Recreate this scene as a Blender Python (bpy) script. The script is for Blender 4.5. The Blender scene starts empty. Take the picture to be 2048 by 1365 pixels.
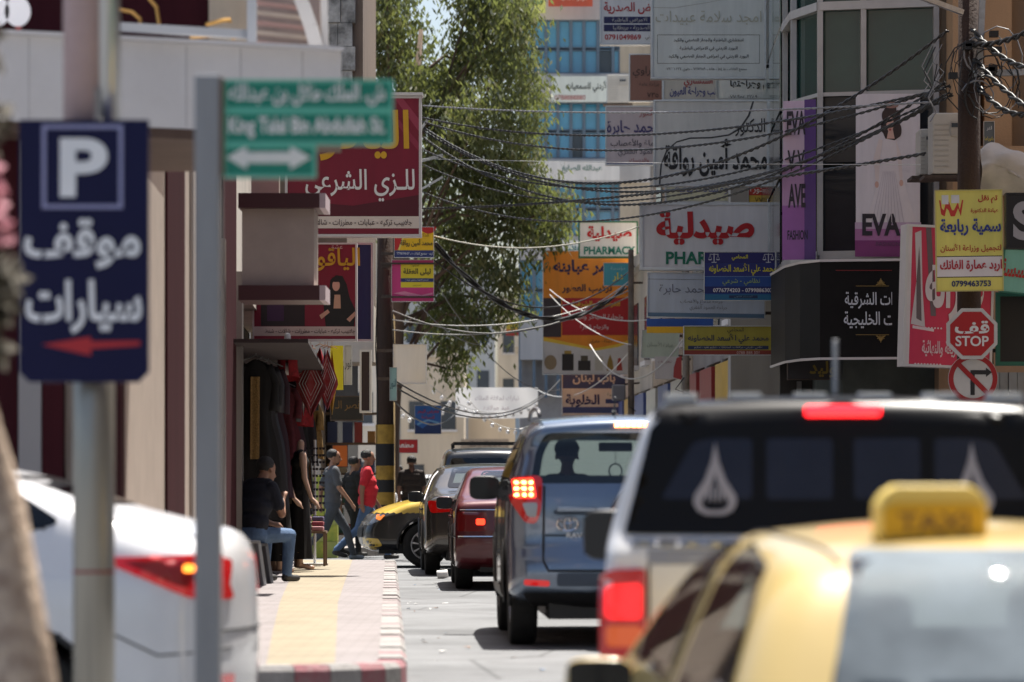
import bpy, bmesh, math, random
from mathutils import Vector, Matrix, noise
from mathutils.bvhtree import BVHTree
from mathutils.geometry import delaunay_2d_cdt, intersect_point_tri_2d, tessellate_polygon
random.seed(7)
R = math.radians
SC = bpy.context.scene
COL = SC.collection

# ------------------------------------------------------------ camera, sky, sun, exposure
CAMZ = 1.12          # metres above the far carriageway (1.47 m above the road the photographer stands on)
FPX, HOR, CX = 7200.0, 981.0, 1024.0
cam = bpy.data.cameras.new('camera'); cam_o = bpy.data.objects.new('camera', cam); COL.objects.link(cam_o)
cam_o.location = (0, 0, CAMZ); cam_o.rotation_euler = (R(90), 0, 0)
cam.sensor_width = 36; cam.lens = FPX / 2048 * 36
cam.shift_y = (HOR - 682.5) / 2048
cam.clip_start = 0.5; cam.clip_end = 3000
cam.dof.use_dof = True; cam.dof.focus_distance = 46.0; cam.dof.aperture_fstop = 2.7; cam.dof.aperture_blades = 0
SC.camera = cam_o
SUN_DIR = Vector((0.17, 0.36, 1.0)).normalized()      # towards the sun
wd = bpy.data.worlds.new('World'); SC.world = wd; wd.use_nodes = True
_n = wd.node_tree.nodes; _bg = _n['Background']
_sky = _n.new('ShaderNodeTexSky'); _sky.sky_type = 'NISHITA'; _sky.sun_disc = False
_sky.sun_elevation = math.asin(SUN_DIR.z); _sky.sun_rotation = math.atan2(SUN_DIR.x, SUN_DIR.y)
_sky.air_density = 1.0; _sky.dust_density = 3.0; _sky.ozone_density = 1.0
wd.node_tree.links.new(_sky.outputs[0], _bg.inputs[0]); _bg.inputs[1].default_value = 0.085
sun = bpy.data.lights.new('sun', 'SUN'); sun.energy = 5.0; sun.angle = R(0.53); sun.color = (1.0, 0.955, 0.88)
sun_o = bpy.data.objects.new('sun', sun); COL.objects.link(sun_o)
sun_o.rotation_euler = SUN_DIR.to_track_quat('Z', 'Y').to_euler(); sun_o.location = (0, 20, 40)
SC.view_settings.view_transform = 'Standard'; SC.view_settings.look = 'None'
SC.view_settings.exposure = 1.08; SC.view_settings.gamma = 1.0
SC.view_settings.use_curve_mapping = False
SC.cycles.use_denoising = True
SC.cycles.max_bounces = 7; SC.cycles.diffuse_bounces = 3; SC.cycles.glossy_bounces = 3
SC.cycles.transmission_bounces = 4; SC.cycles.transparent_max_bounces = 8
SC.cycles.sample_clamp_indirect = 6.0
SC.cycles.caustics_reflective = False; SC.cycles.caustics_refractive = False

def at(px, py, d):
    return Vector(((px - CX) / FPX * d, d, CAMZ + (HOR - py) / FPX * d))
def sx(px, d): return (px - CX) / FPX * d
def sz(py, d): return CAMZ + (HOR - py) / FPX * d
STREET = math.atan(0.0342)                    # the street runs 2 degrees to the left of the view
def XL(d): return -2.9 - 0.0342 * (d - 38)    # shop fronts on the left
def XK(d): return -0.57 - 0.0342 * (d - 19.7) # left kerb
def XR(d): return 3.8 - 0.0342 * (d - 52)     # fronts on the right
def ground(y):
    t = min(1, max(0, (21.5 - y) / 8)); return -0.35 * t * t * (3 - 2 * t)

# ------------------------------------------------------------ materials
MATS = {}
def mat(name, col=(.5, .5, .5), rough=.6, metal=0.0, var=0.0, vscale=3.0, bump=0.0, bscale=40.0, coat=0.0, emit=None, estr=0.0, spec=None, tint=None, streak=False):
    if name in MATS: return MATS[name]
    m = bpy.data.materials.new(name); m.use_nodes = True; MATS[name] = m
    nt = m.node_tree; b = nt.nodes['Principled BSDF']
    b.inputs['Base Color'].default_value = (*col, 1); b.inputs['Roughness'].default_value = rough; b.inputs['Metallic'].default_value = metal
    if spec is not None: b.inputs['Specular IOR Level'].default_value = spec
    if coat: b.inputs['Coat Weight'].default_value = coat; b.inputs['Coat Roughness'].default_value = .06
    tc = nt.nodes.new('ShaderNodeTexCoord')
    if var:
        nz = nt.nodes.new('ShaderNodeTexNoise'); nz.inputs['Scale'].default_value = vscale; nz.inputs['Detail'].default_value = 8; nz.inputs['Roughness'].default_value = .65
        if streak:
            mp = nt.nodes.new('ShaderNodeMapping'); mp.inputs['Scale'].default_value = (1, 1, .12)
            nt.links.new(tc.outputs['Object'], mp.inputs[0]); nt.links.new(mp.outputs[0], nz.inputs[0])
        else: nt.links.new(tc.outputs['Object'], nz.inputs[0])
        cr = nt.nodes.new('ShaderNodeValToRGB'); cr.color_ramp.elements[0].position = .3; cr.color_ramp.elements[1].position = .72
        c0 = tint if tint else tuple(c * (1 - var) for c in col)
        cr.color_ramp.elements[0].color = (*c0, 1); cr.color_ramp.elements[1].color = (*[min(1, c * (1 + var * .45)) for c in col], 1)
        nt.links.new(nz.outputs[0], cr.inputs[0]); nt.links.new(cr.outputs[0], b.inputs['Base Color'])
    if bump:
        n2 = nt.nodes.new('ShaderNodeTexNoise'); n2.inputs['Scale'].default_value = bscale; n2.inputs['Detail'].default_value = 6
        nt.links.new(tc.outputs['Object'], n2.inputs[0])
        bp = nt.nodes.new('ShaderNodeBump'); bp.inputs['Strength'].default_value = bump; bp.inputs['Distance'].default_value = .02
        nt.links.new(n2.outputs[0], bp.inputs['Height']); nt.links.new(bp.outputs[0], b.inputs['Normal'])
    if emit: b.inputs['Emission Color'].default_value = (*emit, 1); b.inputs['Emission Strength'].default_value = estr
    return m
def glass(name, tint=(.55, .62, .62), refl=.9, rough=.02):
    if name in MATS: return MATS[name]
    m = bpy.data.materials.new(name); m.use_nodes = True; MATS[name] = m
    nt = m.node_tree; nt.nodes.clear()
    o = nt.nodes.new('ShaderNodeOutputMaterial'); mx = nt.nodes.new('ShaderNodeMixShader'); t = nt.nodes.new('ShaderNodeBsdfTransparent'); g = nt.nodes.new('ShaderNodeBsdfGlossy'); f = nt.nodes.new('ShaderNodeFresnel')
    f.inputs[0].default_value = 1.55; t.inputs[0].default_value = (*tint, 1); g.inputs[0].default_value = (refl, refl, refl, 1); g.inputs[1].default_value = rough
    nt.links.new(f.outputs[0], mx.inputs[0]); nt.links.new(t.outputs[0], mx.inputs[1]); nt.links.new(g.outputs[0], mx.inputs[2]); nt.links.new(mx.outputs[0], o.inputs[0])
    return m
def srgb(r, g, b):
    f = lambda c: ((c / 255) / 12.92) if c / 255 <= .04045 else (((c / 255) + .055) / 1.055) ** 2.4
    return (f(r), f(g), f(b))
def cmat(c, rough=.5):
    """flat paint or print of one colour, given as sRGB 0-255"""
    return mat('print_%d_%d_%d' % c, srgb(*c), rough, var=.12, vscale=2.2)

# ------------------------------------------------------------ mesh helpers
class MB:
    def __init__(s): s.v = []; s.f = []; s.M = None
    def add(s, vs, fs):
        n = len(s.v)
        s.v += [(s.M @ Vector(p)) if s.M else Vector(p) for p in vs]; s.f += [tuple(i + n for i in f) for f in fs]; return s
    def box(s, x0, x1, y0, y1, z0, z1, M=None):
        vs = [(x, y, z) for z in (z0, z1) for y in (y0, y1) for x in (x0, x1)]
        if M: vs = [M @ Vector(p) for p in vs]
        return s.add(vs, [(0, 2, 3, 1), (4, 5, 7, 6), (0, 1, 5, 4), (2, 6, 7, 3), (0, 4, 6, 2), (1, 3, 7, 5)])
    def bar(s, a, b, w, h=None):
        """square bar from a to b"""
        a, b = Vector(a), Vector(b); h = h or w; d = b - a; L = d.length
        if L < 1e-6: return s
        q = d.to_track_quat('Y', 'Z').to_matrix().to_4x4(); q.translation = a
        return s.box(-w / 2, w / 2, 0, L, -h / 2, h / 2, q)
    def tube(s, pts, r, n=6, caps=True, closed=False):
        pts = [Vector(p) for p in pts]; m = len(pts); rr = r if isinstance(r, (list, tuple)) else [r] * m
        vs = []; fs = []; ref = None
        for i, p in enumerate(pts):
            a = pts[i - 1] if (i > 0 or closed) else p; b = pts[(i + 1) % m] if (i < m - 1 or closed) else p
            t = (b - a).normalized() if (b - a).length > 1e-9 else Vector((0, 0, 1))
            if ref is None: ref = t.orthogonal().normalized()
            ref = (ref - t * ref.dot(t)); ref = ref.normalized() if ref.length > 1e-6 else t.orthogonal().normalized()
            bn = t.cross(ref)
            for k in range(n):
                a_ = 2 * math.pi * k / n; vs.append(p + (ref * math.cos(a_) + bn * math.sin(a_)) * rr[i])
        for i in range(m if closed else m - 1):
            j = (i + 1) % m
            for k in range(n): fs.append((i * n + k, i * n + (k + 1) % n, j * n + (k + 1) % n, j * n + k))
        if caps and not closed: fs += [tuple(range(n))[::-1], tuple((m - 1) * n + k for k in range(n))]
        return s.add(vs, fs)
    def lathe(s, prof, n=20, M=None, caps=True):
        """profile (r,z) turned about z"""
        vs = [(r * math.cos(2 * math.pi * k / n), r * math.sin(2 * math.pi * k / n), z) for r, z in prof for k in range(n)]
        if M: vs = [M @ Vector(p) for p in vs]
        m = len(prof)
        fs = [(i * n + k, i * n + (k + 1) % n, (i + 1) * n + (k + 1) % n, (i + 1) * n + k) for i in range(m - 1) for k in range(n)]
        if caps: fs += [tuple(range(n))[::-1], tuple((m - 1) * n + k for k in range(n))]
        return s.add(vs, fs)
    def ball(s, c, rx, ry=None, rz=None, n=10, m=7):
        ry = ry or rx; rz = rz or rx
        vs = [(c[0], c[1], c[2] - rz)]
        for i in range(1, m):
            a = -math.pi / 2 + math.pi * i / m
            for k in range(n): vs.append((c[0] + rx * math.cos(a) * math.cos(2 * math.pi * k / n), c[1] + ry * math.cos(a) * math.sin(2 * math.pi * k / n), c[2] + rz * math.sin(a)))
        vs.append((c[0], c[1], c[2] + rz)); fs = []
        for k in range(n): fs.append((0, 1 + (k + 1) % n, 1 + k))
        for i in range(m - 2):
            for k in range(n): fs.append((1 + i * n + k, 1 + i * n + (k + 1) % n, 1 + (i + 1) * n + (k + 1) % n, 1 + (i + 1) * n + k))
        t = len(vs) - 1
        for k in range(n): fs.append((t, 1 + (m - 2) * n + k, 1 + (m - 2) * n + (k + 1) % n))
        return s.add(vs, fs)
    def prism(s, poly, y0, y1):
        """polygon in (x,z) given thickness along y"""
        n = len(poly); vs = [(x, y0, z) for x, z in poly] + [(x, y1, z) for x, z in poly]
        return s.add(vs, [tuple(range(n)), tuple(range(2 * n - 1, n - 1, -1))] + [(i, i + n, (i + 1) % n + n, (i + 1) % n) for i in range(n)])
    def sheet(s, fn, nu, nv):
        vs = [fn(i / nu, j / nv) for j in range(nv + 1) for i in range(nu + 1)]
        return s.add(vs, [(j * (nu + 1) + i, j * (nu + 1) + i + 1, (j + 1) * (nu + 1) + i + 1, (j + 1) * (nu + 1) + i) for j in range(nv) for i in range(nu)])
    def build(s, name, m, parent=None, smooth=False, bevel=0):
        me = bpy.data.meshes.new(name); me.from_pydata([tuple(v) for v in s.v], [], s.f)
        bm = bmesh.new(); bm.from_mesh(me); bmesh.ops.recalc_face_normals(bm, faces=bm.faces); bm.to_mesh(me); bm.free()
        return link(name, me, m, parent, smooth, bevel)
def link(name, me, m, parent=None, smooth=False, bevel=0):
    o = bpy.data.objects.new(name, me); COL.objects.link(o)
    if m: me.materials.append(m)
    if smooth:
        for p in me.polygons: p.use_smooth = True
    if bevel:
        b = o.modifiers.new('b', 'BEVEL'); b.width = bevel; b.segments = 2; b.limit_method = 'ANGLE'
    if parent: o.parent = parent
    return o
def box(name, x0, x1, y0, y1, z0, z1, m, parent=None, bevel=0): return MB().box(x0, x1, y0, y1, z0, z1).build(name, m, parent, bevel=bevel)
def thing(name, label, cat, loc=(0, 0, 0), rz=0, group=None):
    o = bpy.data.objects.new(name, None); COL.objects.link(o); o.location = loc; o.rotation_euler = (0, 0, rz); o.empty_display_size = .2
    return tag(o, label, cat, group)
def tag(o, label, cat, group=None):
    o['label'] = label; o['category'] = cat
    if group: o['group'] = group
    return o
def struct(o): o['kind'] = 'structure'; return o
def copy_tree(o, parent=None):
    c = o.copy(); COL.objects.link(c); c.parent = parent
    for ch in [x for x in bpy.data.objects if x.parent == o]: copy_tree(ch, c)
    return c

# ------------------------------------------------------------ lettering (Arabic is shaped into presentation forms and set right to left)
_AR = {}
def _reg(ch, base, n): _AR[ch] = [chr(base + i) for i in range(n)]
for ch, b, n in (('آ', 0xFE81, 2), ('أ', 0xFE83, 2), ('ؤ', 0xFE85, 2), ('إ', 0xFE87, 2), ('ئ', 0xFE89, 4), ('ا', 0xFE8D, 2), ('ب', 0xFE8F, 4), ('ة', 0xFE93, 2), ('ت', 0xFE95, 4), ('ث', 0xFE99, 4), ('ج', 0xFE9D, 4), ('ح', 0xFEA1, 4), ('خ', 0xFEA5, 4), ('د', 0xFEA9, 2), ('ذ', 0xFEAB, 2), ('ر', 0xFEAD, 2), ('ز', 0xFEAF, 2), ('س', 0xFEB1, 4), ('ش', 0xFEB5, 4), ('ص', 0xFEB9, 4), ('ض', 0xFEBD, 4), ('ط', 0xFEC1, 4), ('ظ', 0xFEC5, 4), ('ع', 0xFEC9, 4), ('غ', 0xFECD, 4), ('ف', 0xFED1, 4), ('ق', 0xFED5, 4), ('ك', 0xFED9, 4), ('ل', 0xFEDD, 4), ('م', 0xFEE1, 4), ('ن', 0xFEE5, 4), ('ه', 0xFEE9, 4), ('و', 0xFEED, 2), ('ى', 0xFEEF, 2), ('ي', 0xFEF1, 4)): _reg(ch, b, n)
_AR['ء'] = ['\uFE80']; _LA = {'ا': 0xFEFB, 'أ': 0xFEF7, 'إ': 0xFEF9, 'آ': 0xFEF5}
def shape(t):
    if not any(c in _AR for c in t): return t
    out = []; i = 0; prev = False
    while i < len(t):
        c = t[i]
        if c == 'ـ': out.append('ـ'); prev = True; i += 1; continue
        if c not in _AR: out.append(c); prev = False; i += 1; continue
        if c == 'ل' and i + 1 < len(t) and t[i + 1] in _LA:
            out.append(chr(_LA[t[i + 1]] + (1 if prev else 0))); prev = False; i += 2; continue
        f = _AR[c]; nx = t[i + 1] if i + 1 < len(t) else ' '; canj = len(f) == 4; nj = nx == 'ـ' or (nx in _AR and len(_AR[nx]) > 1)
        j = canj and nj
        out.append(f[3] if (prev and j) else f[2] if j else f[1] if (prev and len(f) > 1) else f[0]); prev = j; i += 1
    s = ''.join(out)[::-1]
    import re                                            # numbers keep their own order
    return re.sub(r'[0-9٠-٩]+', lambda m: m.group(0)[::-1], s)
_GL = {}
def _fontmesh(body, bold, res):
    c = bpy.data.curves.new('t', 'FONT'); c.body = body; c.size = 1; c.offset = bold; c.resolution_u = res
    o = bpy.data.objects.new('t', c); me = o.to_mesh(); r = ([(v.co.x, v.co.y) for v in me.vertices], [tuple(p.vertices) for p in me.polygons]); o.to_mesh_clear()
    bpy.data.objects.remove(o); bpy.data.curves.remove(c); return r
def glyph(ch, bold, res):
    k = (ch, bold, res)
    if k not in _GL:
        v, f = _fontmesh(ch, bold, res) if ch != ' ' else ([], []); b = max(p[0] for p in _fontmesh('l', 0, 1)[0]); a = max(p[0] for p in _fontmesh(ch + 'l', 0, 1)[0]) - b; _GL[k] = (v, f, a)
    return _GL[k]
def text(body, cx, cz, h, m, parent, wmax=None, wfit=None, bold=0.0, y=-.008, name='lettering', slant=0):
    """lettering in the sign's plane: local x to the right, z up, facing -y; h is the height of the ink"""
    V, Fc, x = [], [], 0.0                              # glyph by glyph, neighbours set 0.5 mm apart in depth so that joined letters never share a plane
    for q, ch in enumerate(shape(body)):
        gv, gf, adv = glyph(ch, bold, 2 if h < .1 else 5); n0 = len(V)
        V += [(a + x + slant * b, b, .5 * (q % 2)) for a, b in gv]; Fc += [tuple(k + n0 for k in f) for f in gf]; x += adv
    if not V: return None
    me = bpy.data.meshes.new(name); me.from_pydata(V, [], Fc)
    xs = [v.co.x for v in me.vertices]; ys = [v.co.y for v in me.vertices]
    x0, x1, y0, y1 = min(xs), max(xs), min(ys), max(ys); k = h / max(1e-6, y1 - y0); kx = k
    if wfit: kx = wfit / (x1 - x0)
    elif wmax and (x1 - x0) * k > wmax: kx = wmax / (x1 - x0)
    for v in me.vertices: v.co = ((v.co.x - (x0 + x1) / 2) * kx + cx, y - v.co.z * .001, (v.co.y - (y0 + y1) / 2) * k + cz)
    return link(name, me, m, parent)
def art(parent, pts, col, y=-.006, name='print', m=None):
    """flat printed shape: outline in the sign's plane, 2 mm thick"""
    tri = tessellate_polygon([[Vector((x, z, 0)) for x, z in pts]]); mb = MB()
    mb.add([(x, y, z) for x, z in pts], [tuple(t) for t in tri])
    return mb.build(name, m or cmat(col), parent)
def ell(cx, cz, rx, rz, n=18, a0=0, a1=360): return [(cx + rx * math.cos(R(a0 + (a1 - a0) * i / n)), cz + rz * math.sin(R(a0 + (a1 - a0) * i / n))) for i in range(n if a1 - a0 == 360 else n + 1)]
def rect(x0, x1, z0, z1): return [(x0, z0), (x1, z0), (x1, z1), (x0, z1)]

FRAME = mat('aluminium_frame', (.55, .56, .57), .35, .8, var=.2)
STEEL = mat('galvanised_steel', (.42, .43, .44), .42, .75, var=.3, vscale=9, bump=.15)
RUST = mat('rusty_bracket', (.07, .05, .04), .8, var=.4, vscale=20)
def sign(name, label, px, d, bg, lines, thick=.12, frame=FRAME, fw=.025, yaw=0, arm=None, group=None, cat='sign', arts=None, tilt=0):
    """box sign facing the camera end of the street. px = (x0,y0,x1,y1) seen at depth d; lines = (text, fx, fz, fh, colour, fwmax, bold)"""
    x0, y0, x1, y1 = px; a = at(x0, y1, d); b = at(x1, y0, d); w = b.x - a.x; h = b.z - a.z
    t = thing(name, label, cat, ((a.x + b.x) / 2, d, (a.z + b.z) / 2), yaw, group); t.rotation_euler.y = tilt
    bgm = mat('panel_%d_%d_%d' % bg, srgb(*[min(250, c_ * 1.05) for c_ in bg]), .5, var=.2, vscale=2.4, streak=True, bump=.25, bscale=3.5) if isinstance(bg, tuple) else bg
    box('panel', -w / 2 + fw * .5, w / 2 - fw * .5, 0, thick, -h / 2 + fw * .5, h / 2 - fw * .5, bgm, t)
    if frame:
        mb = MB()
        for q in ((-w / 2, w / 2, h / 2 - fw, h / 2), (-w / 2, w / 2, -h / 2, -h / 2 + fw), (-w / 2, -w / 2 + fw, -h / 2 + fw, h / 2 - fw), (w / 2 - fw, w / 2, -h / 2 + fw, h / 2 - fw)):
            mb.box(q[0], q[1], -.014, thick + .004, q[2], q[3])
        mb.build('frame', frame, t)
    if arts:
        for i, (pts, c) in enumerate(arts): art(t, [((fx - .5) * w, (fz - .5) * h) for fx, fz in pts], c, y=-.0022 - .0004 * i)
    for L in lines:
        tx, fx, fz, fh, c = L[:5]; wm = L[5] if len(L) > 5 else .9; bo = L[6] if len(L) > 6 else 0.0
        text(tx, (fx - .5) * w, (fz - .5) * h, fh * h, cmat(c), t, wmax=wm * w, bold=bo, y=-.0105)
    if arm is not None:                                   # brackets back to the wall or pole at world x = arm
        s = 1 if arm > t.location.x else -1; L = abs(arm - t.location.x) + .05; mb = MB()
        for z in (-h * .36, h * .36): mb.bar((s * w * .2, thick + .03, z), (s * L, thick + .03, z), .045)
        mb.build('bracket', RUST, t)
    return t, w, h
# ============================================================ THE SETTING
def asphalt():
    m = mat('asphalt', (.178, .183, .19), .85, var=.3, vscale=.9, bump=.35, bscale=120)
    nt = m.node_tree; b = nt.nodes['Principled BSDF']; src = b.inputs['Base Color'].links[0].from_socket; tc = [n for n in nt.nodes if n.type == 'TEX_COORD'][0]
    for kind, scale, p0, p1, dark in (('ShaderNodeTexNoise', .55, .50, .66, .72), ('ShaderNodeTexVoronoi', .45, .004, .012, .62), ('ShaderNodeTexNoise', 3.2, .62, .70, .82)):
        t = nt.nodes.new(kind); t.inputs['Scale'].default_value = scale; nt.links.new(tc.outputs['Object'], t.inputs['Vector'])
        cr = nt.nodes.new('ShaderNodeValToRGB'); cr.color_ramp.elements[0].position = p0; cr.color_ramp.elements[1].position = p1
        if kind.endswith('Voronoi'): t.feature = 'DISTANCE_TO_EDGE'; cr.color_ramp.elements[0].color = (dark, dark, dark, 1); cr.color_ramp.elements[1].color = (1, 1, 1, 1)
        else: cr.color_ramp.elements[0].color = (1, 1, 1, 1); cr.color_ramp.elements[1].color = (dark, dark, dark, 1)
        nt.links.new(t.outputs[0], cr.inputs[0]); mx = nt.nodes.new('ShaderNodeMixRGB'); mx.blend_type = 'MULTIPLY'; mx.inputs[0].default_value = 1
        nt.links.new(src, mx.inputs[1]); nt.links.new(cr.outputs[0], mx.inputs[2]); src = mx.outputs[0]
    nt.links.new(src, b.inputs['Base Color']); return m
def brickmat(name, c1, c2, mortar, scale, bw=.5, rh=.25, ms=.012, rough=.8):
    if name in MATS: return MATS[name]
    m = mat(name, c1, rough); nt = m.node_tree; b = nt.nodes['Principled BSDF']
    tc = [n for n in nt.nodes if n.type == 'TEX_COORD'][0]; br = nt.nodes.new('ShaderNodeTexBrick'); br.inputs['Scale'].default_value = scale
    br.inputs['Color1'].default_value = (*c1, 1); br.inputs['Color2'].default_value = (*c2, 1); br.inputs['Mortar'].default_value = (*mortar, 1)
    br.inputs['Mortar Size'].default_value = ms; br.inputs['Brick Width'].default_value = bw; br.inputs['Row Height'].default_value = rh
    nt.links.new(tc.outputs['Object'], br.inputs[0])
    nz = nt.nodes.new('ShaderNodeTexNoise'); nz.inputs['Scale'].default_value = 2.5; nz.inputs['Detail'].default_value = 8
    nt.links.new(tc.outputs['Object'], nz.inputs[0])
    mx = nt.nodes.new('ShaderNodeMixRGB'); mx.blend_type = 'MULTIPLY'; mx.inputs[0].default_value = .55
    cr = nt.nodes.new('ShaderNodeValToRGB'); cr.color_ramp.elements[0].position = .3; cr.color_ramp.elements[0].color = (.62, .6, .58, 1); cr.color_ramp.elements[1].position = .62; cr.color_ramp.elements[1].color = (1, 1, 1, 1)
    nt.links.new(nz.outputs[0], cr.inputs[0]); nt.links.new(br.outputs[0], mx.inputs[1]); nt.links.new(cr.outputs[0], mx.inputs[2]); nt.links.new(mx.outputs[0], b.inputs['Base Color'])
    return m
STONE = mat('cream_limestone', (.50, .43, .33), .85, var=.3, vscale=1.2, bump=.3, bscale=25, streak=True)
STONE2 = mat('tan_stone', (.40, .28, .18), .85, var=.22, vscale=1.0, bump=.25, bscale=25, streak=True)
PLASTER = mat('pale_plaster', (.58, .53, .46), .9, var=.3, vscale=.8, bump=.2, bscale=18, streak=True)
MAROON = mat('maroon_cladding', (.050, .010, .014), .75, var=.3, spec=.1, streak=True)
CREAM = mat('cream_cladding', (.52, .44, .38), .5, var=.15)
WHITEP = mat('white_fascia_panel', (.72, .70, .705), .5, var=.13, vscale=1.1)
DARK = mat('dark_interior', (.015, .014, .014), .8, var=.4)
SOFFIT = mat('brown_soffit', (.10, .06, .045), .7, var=.2)
CONC = mat('concrete', (.33, .32, .30), .9, var=.25, bump=.2)
WOODP = mat('creosoted_wood', (.045, .024, .016), .85, var=.45, vscale=6, bump=.5, bscale=30, streak=True)
BLUEGL = mat('blue_glass_pane', (.07, .30, .48), .10, 0.0, var=.25, vscale=.6, coat=.6, spec=.8)
GREYGL = mat('dark_grey_pane', (.06, .075, .09), .2, var=.3, vscale=.7)
TEALGL = mat('green_tinted_pane', (.025, .075, .07), .06, var=.4, vscale=.35, spec=.9)
ALU = mat('pale_mullion', (.50, .49, .48), .4, .3, var=.15)

# road: one sheet to the horizon, dropping to the crossing where the photographer stands
ys = [-80, -20, 0, 6, 10, 12] + [12.5 + .5 * i for i in range(20)] + [24, 30, 60, 120, 300, 900, 2400]
mb = MB(); nx = 9; xsr = [-1500, -200, -40, -8, 0, 8, 40, 200, 1500]
mb.add([(x, y, ground(y)) for y in ys for x in xsr], [(j * nx + i, j * nx + i + 1, (j + 1) * nx + i + 1, (j + 1) * nx + i) for j in range(len(ys) - 1) for i in range(nx - 1)])
struct(mb.build('road', asphalt(), smooth=True))

# left pavement with a rounded corner, tiled; its kerb is a row of painted stones
PAVE = brickmat('pink_paving_tiles', (.245, .22, .22), (.225, .20, .20), (.19, .17, .17), 2.5, .5, .5, .02)
TACT = brickmat('yellow_paving_tiles', (.285, .24, .165), (.27, .225, .152), (.225, .19, .135), 2.5, .5, .5, .02)
kerb = []                                                  # outer kerb line from the far end to the corner and round to the left
for i in range(60): kerb.append(Vector((XK(50.2 - i * .5), 50.2 - i * .5, 0)))
cx0, cy0 = XK(20.5) - .8, 20.5
for i in range(1, 7): a = i / 6 * math.pi / 2; kerb.append(Vector((cx0 + .8 * math.cos(a), cy0 - .8 * math.sin(a), 0)))
for i in range(1, 16): kerb.append(Vector((cx0 - i * .36, cy0 - .8 + .010 * i, 0)))
KW = .16
def offs(i, w):
    a = kerb[max(0, i - 1)]; b = kerb[min(len(kerb) - 1, i + 1)]; t = (b - a).normalized(); n = Vector((t.y, -t.x, 0)); return kerb[i] + n * w
inner = [offs(i, KW) for i in range(len(kerb))]
poly = [(p.x, p.y) for p in inner] + [(-9, 20.1), (-9, 50.2)]
mb = MB(); tri = tessellate_polygon([[Vector((x, y, 0)) for x, y in poly]]); mb.add([(x, y, .15) for x, y in poly], [tuple(t) for t in tri])
pav = struct(mb.build('pavement', PAVE))
mb = MB(); sp = [(-1.36, 19.9, -.98), (-1.6, 24, -1.17), (-2.0, 31, -1.5), (-2.46, 40, -1.84), (-3.0, 50.1, -2.22)]
mb.add([(a, y, .154) for a, y, b in sp] + [(b, y, .154) for a, y, b in sp], [(i, i + 1, i + 6, i + 5) for i in range(4)])
struct(mb.build('paving_strip', TACT))
KS = [mat('kerb_white_paint', (.30, .285, .275), .8, var=.3, vscale=9, bump=.4), mat('kerb_red_paint', (.24, .055, .075), .8, var=.45, vscale=14, bump=.5, tint=(.26, .17, .17))]
KP = mat('kerb_worn_pink', (.265, .215, .215), .8, var=.3, vscale=9, bump=.4)
kb = bpy.data.objects.new('kerb', None); COL.objects.link(kb); struct(kb)
for i in range(len(kerb) - 1):
    a, b = kerb[i], kerb[i + 1]; ia, ib = inner[i], inner[i + 1]
    g = .012; a2, b2 = a.lerp(b, g), b.lerp(a, g); ia2, ib2 = ia.lerp(ib, g), ib.lerp(ia, g)
    mb = MB(); h = .152 + random.uniform(-.006, .008); lo = -.25
    ch = .03; ta = a2.lerp(ia2, .18); tb = b2.lerp(ib2, .18)
    mb.add([(a2.x, a2.y, lo), (b2.x, b2.y, lo), (b2.x, b2.y, h - ch), (a2.x, a2.y, h - ch), (ta.x, ta.y, h), (tb.x, tb.y, h), (ia2.x, ia2.y, h), (ib2.x, ib2.y, h), (ia2.x, ia2.y, lo), (ib2.x, ib2.y, lo)],
           [(0, 1, 2, 3), (3, 2, 5, 4), (4, 5, 7, 6), (6, 7, 9, 8), (0, 3, 4, 6, 8), (1, 9, 7, 5, 2)])
    m = KS[i % 2] if i > 56 else (KS[0] if i % 2 or random.random() < .4 else KP)
    mb.build('kerb_stone', m, kb)
# pavements further on and on the right
def slab(name, pts, z0, z1, m):
    n = len(pts); mb = MB(); mb.add([(x, y, z0) for x, y in pts] + [(x, y, z1) for x, y in pts], [tuple(range(n, 2 * n))] + [(i, (i + 1) % n, (i + 1) % n + n, i + n) for i in range(n)])
    return struct(mb.build(name, m))
PAVE2 = brickmat('grey_paving_tiles', (.36, .33, .30), (.33, .30, .28), (.22, .2, .19), 2.5, .5, .5, .02)
slab('far_pavement', [(-9, 61), (XK(61) - .6, 61), (XK(61) - .1, 61.8), (XK(150), 150), (-14, 150)], -.1, .14, PAVE2)
slab('right_pavement', [(3.1, 43.4), (16, 42.4), (16, 160), (-.6, 160), (XR(90) - 1.1, 90), (XR(52) - 1.3, 50)], -.1, .14, PAVE2)

# ------------------------------------------------------------ corner building on the left (maroon and cream shop)
cb = thing('shop_building', 'corner shop building with maroon and cream pilasters under a white fascia', 'building', (-4, 30, 0))
def P(mb, name, m, smooth=False, parent=None):
    o = mb.build(name, m, parent or cb, smooth); o.matrix_parent_inverse = Matrix.Translation(-Vector((parent or cb).location)); return o
def fac(d0, d1, z0, z1, off0, off1, XF=XL):
    """slab along a facade line: off0/off1 = distance in front of the line"""
    s = 1 if XF is XL else -1; mb = MB()
    v = [(XF(d) + s * o, d, z) for z in (z0, z1) for d in (d0, d1) for o in (off0, off1)]
    return mb.add(v, [(0, 1, 3, 2), (4, 6, 7, 5), (0, 4, 5, 1), (2, 3, 7, 6), (0, 2, 6, 4), (1, 5, 7, 3)])
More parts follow.
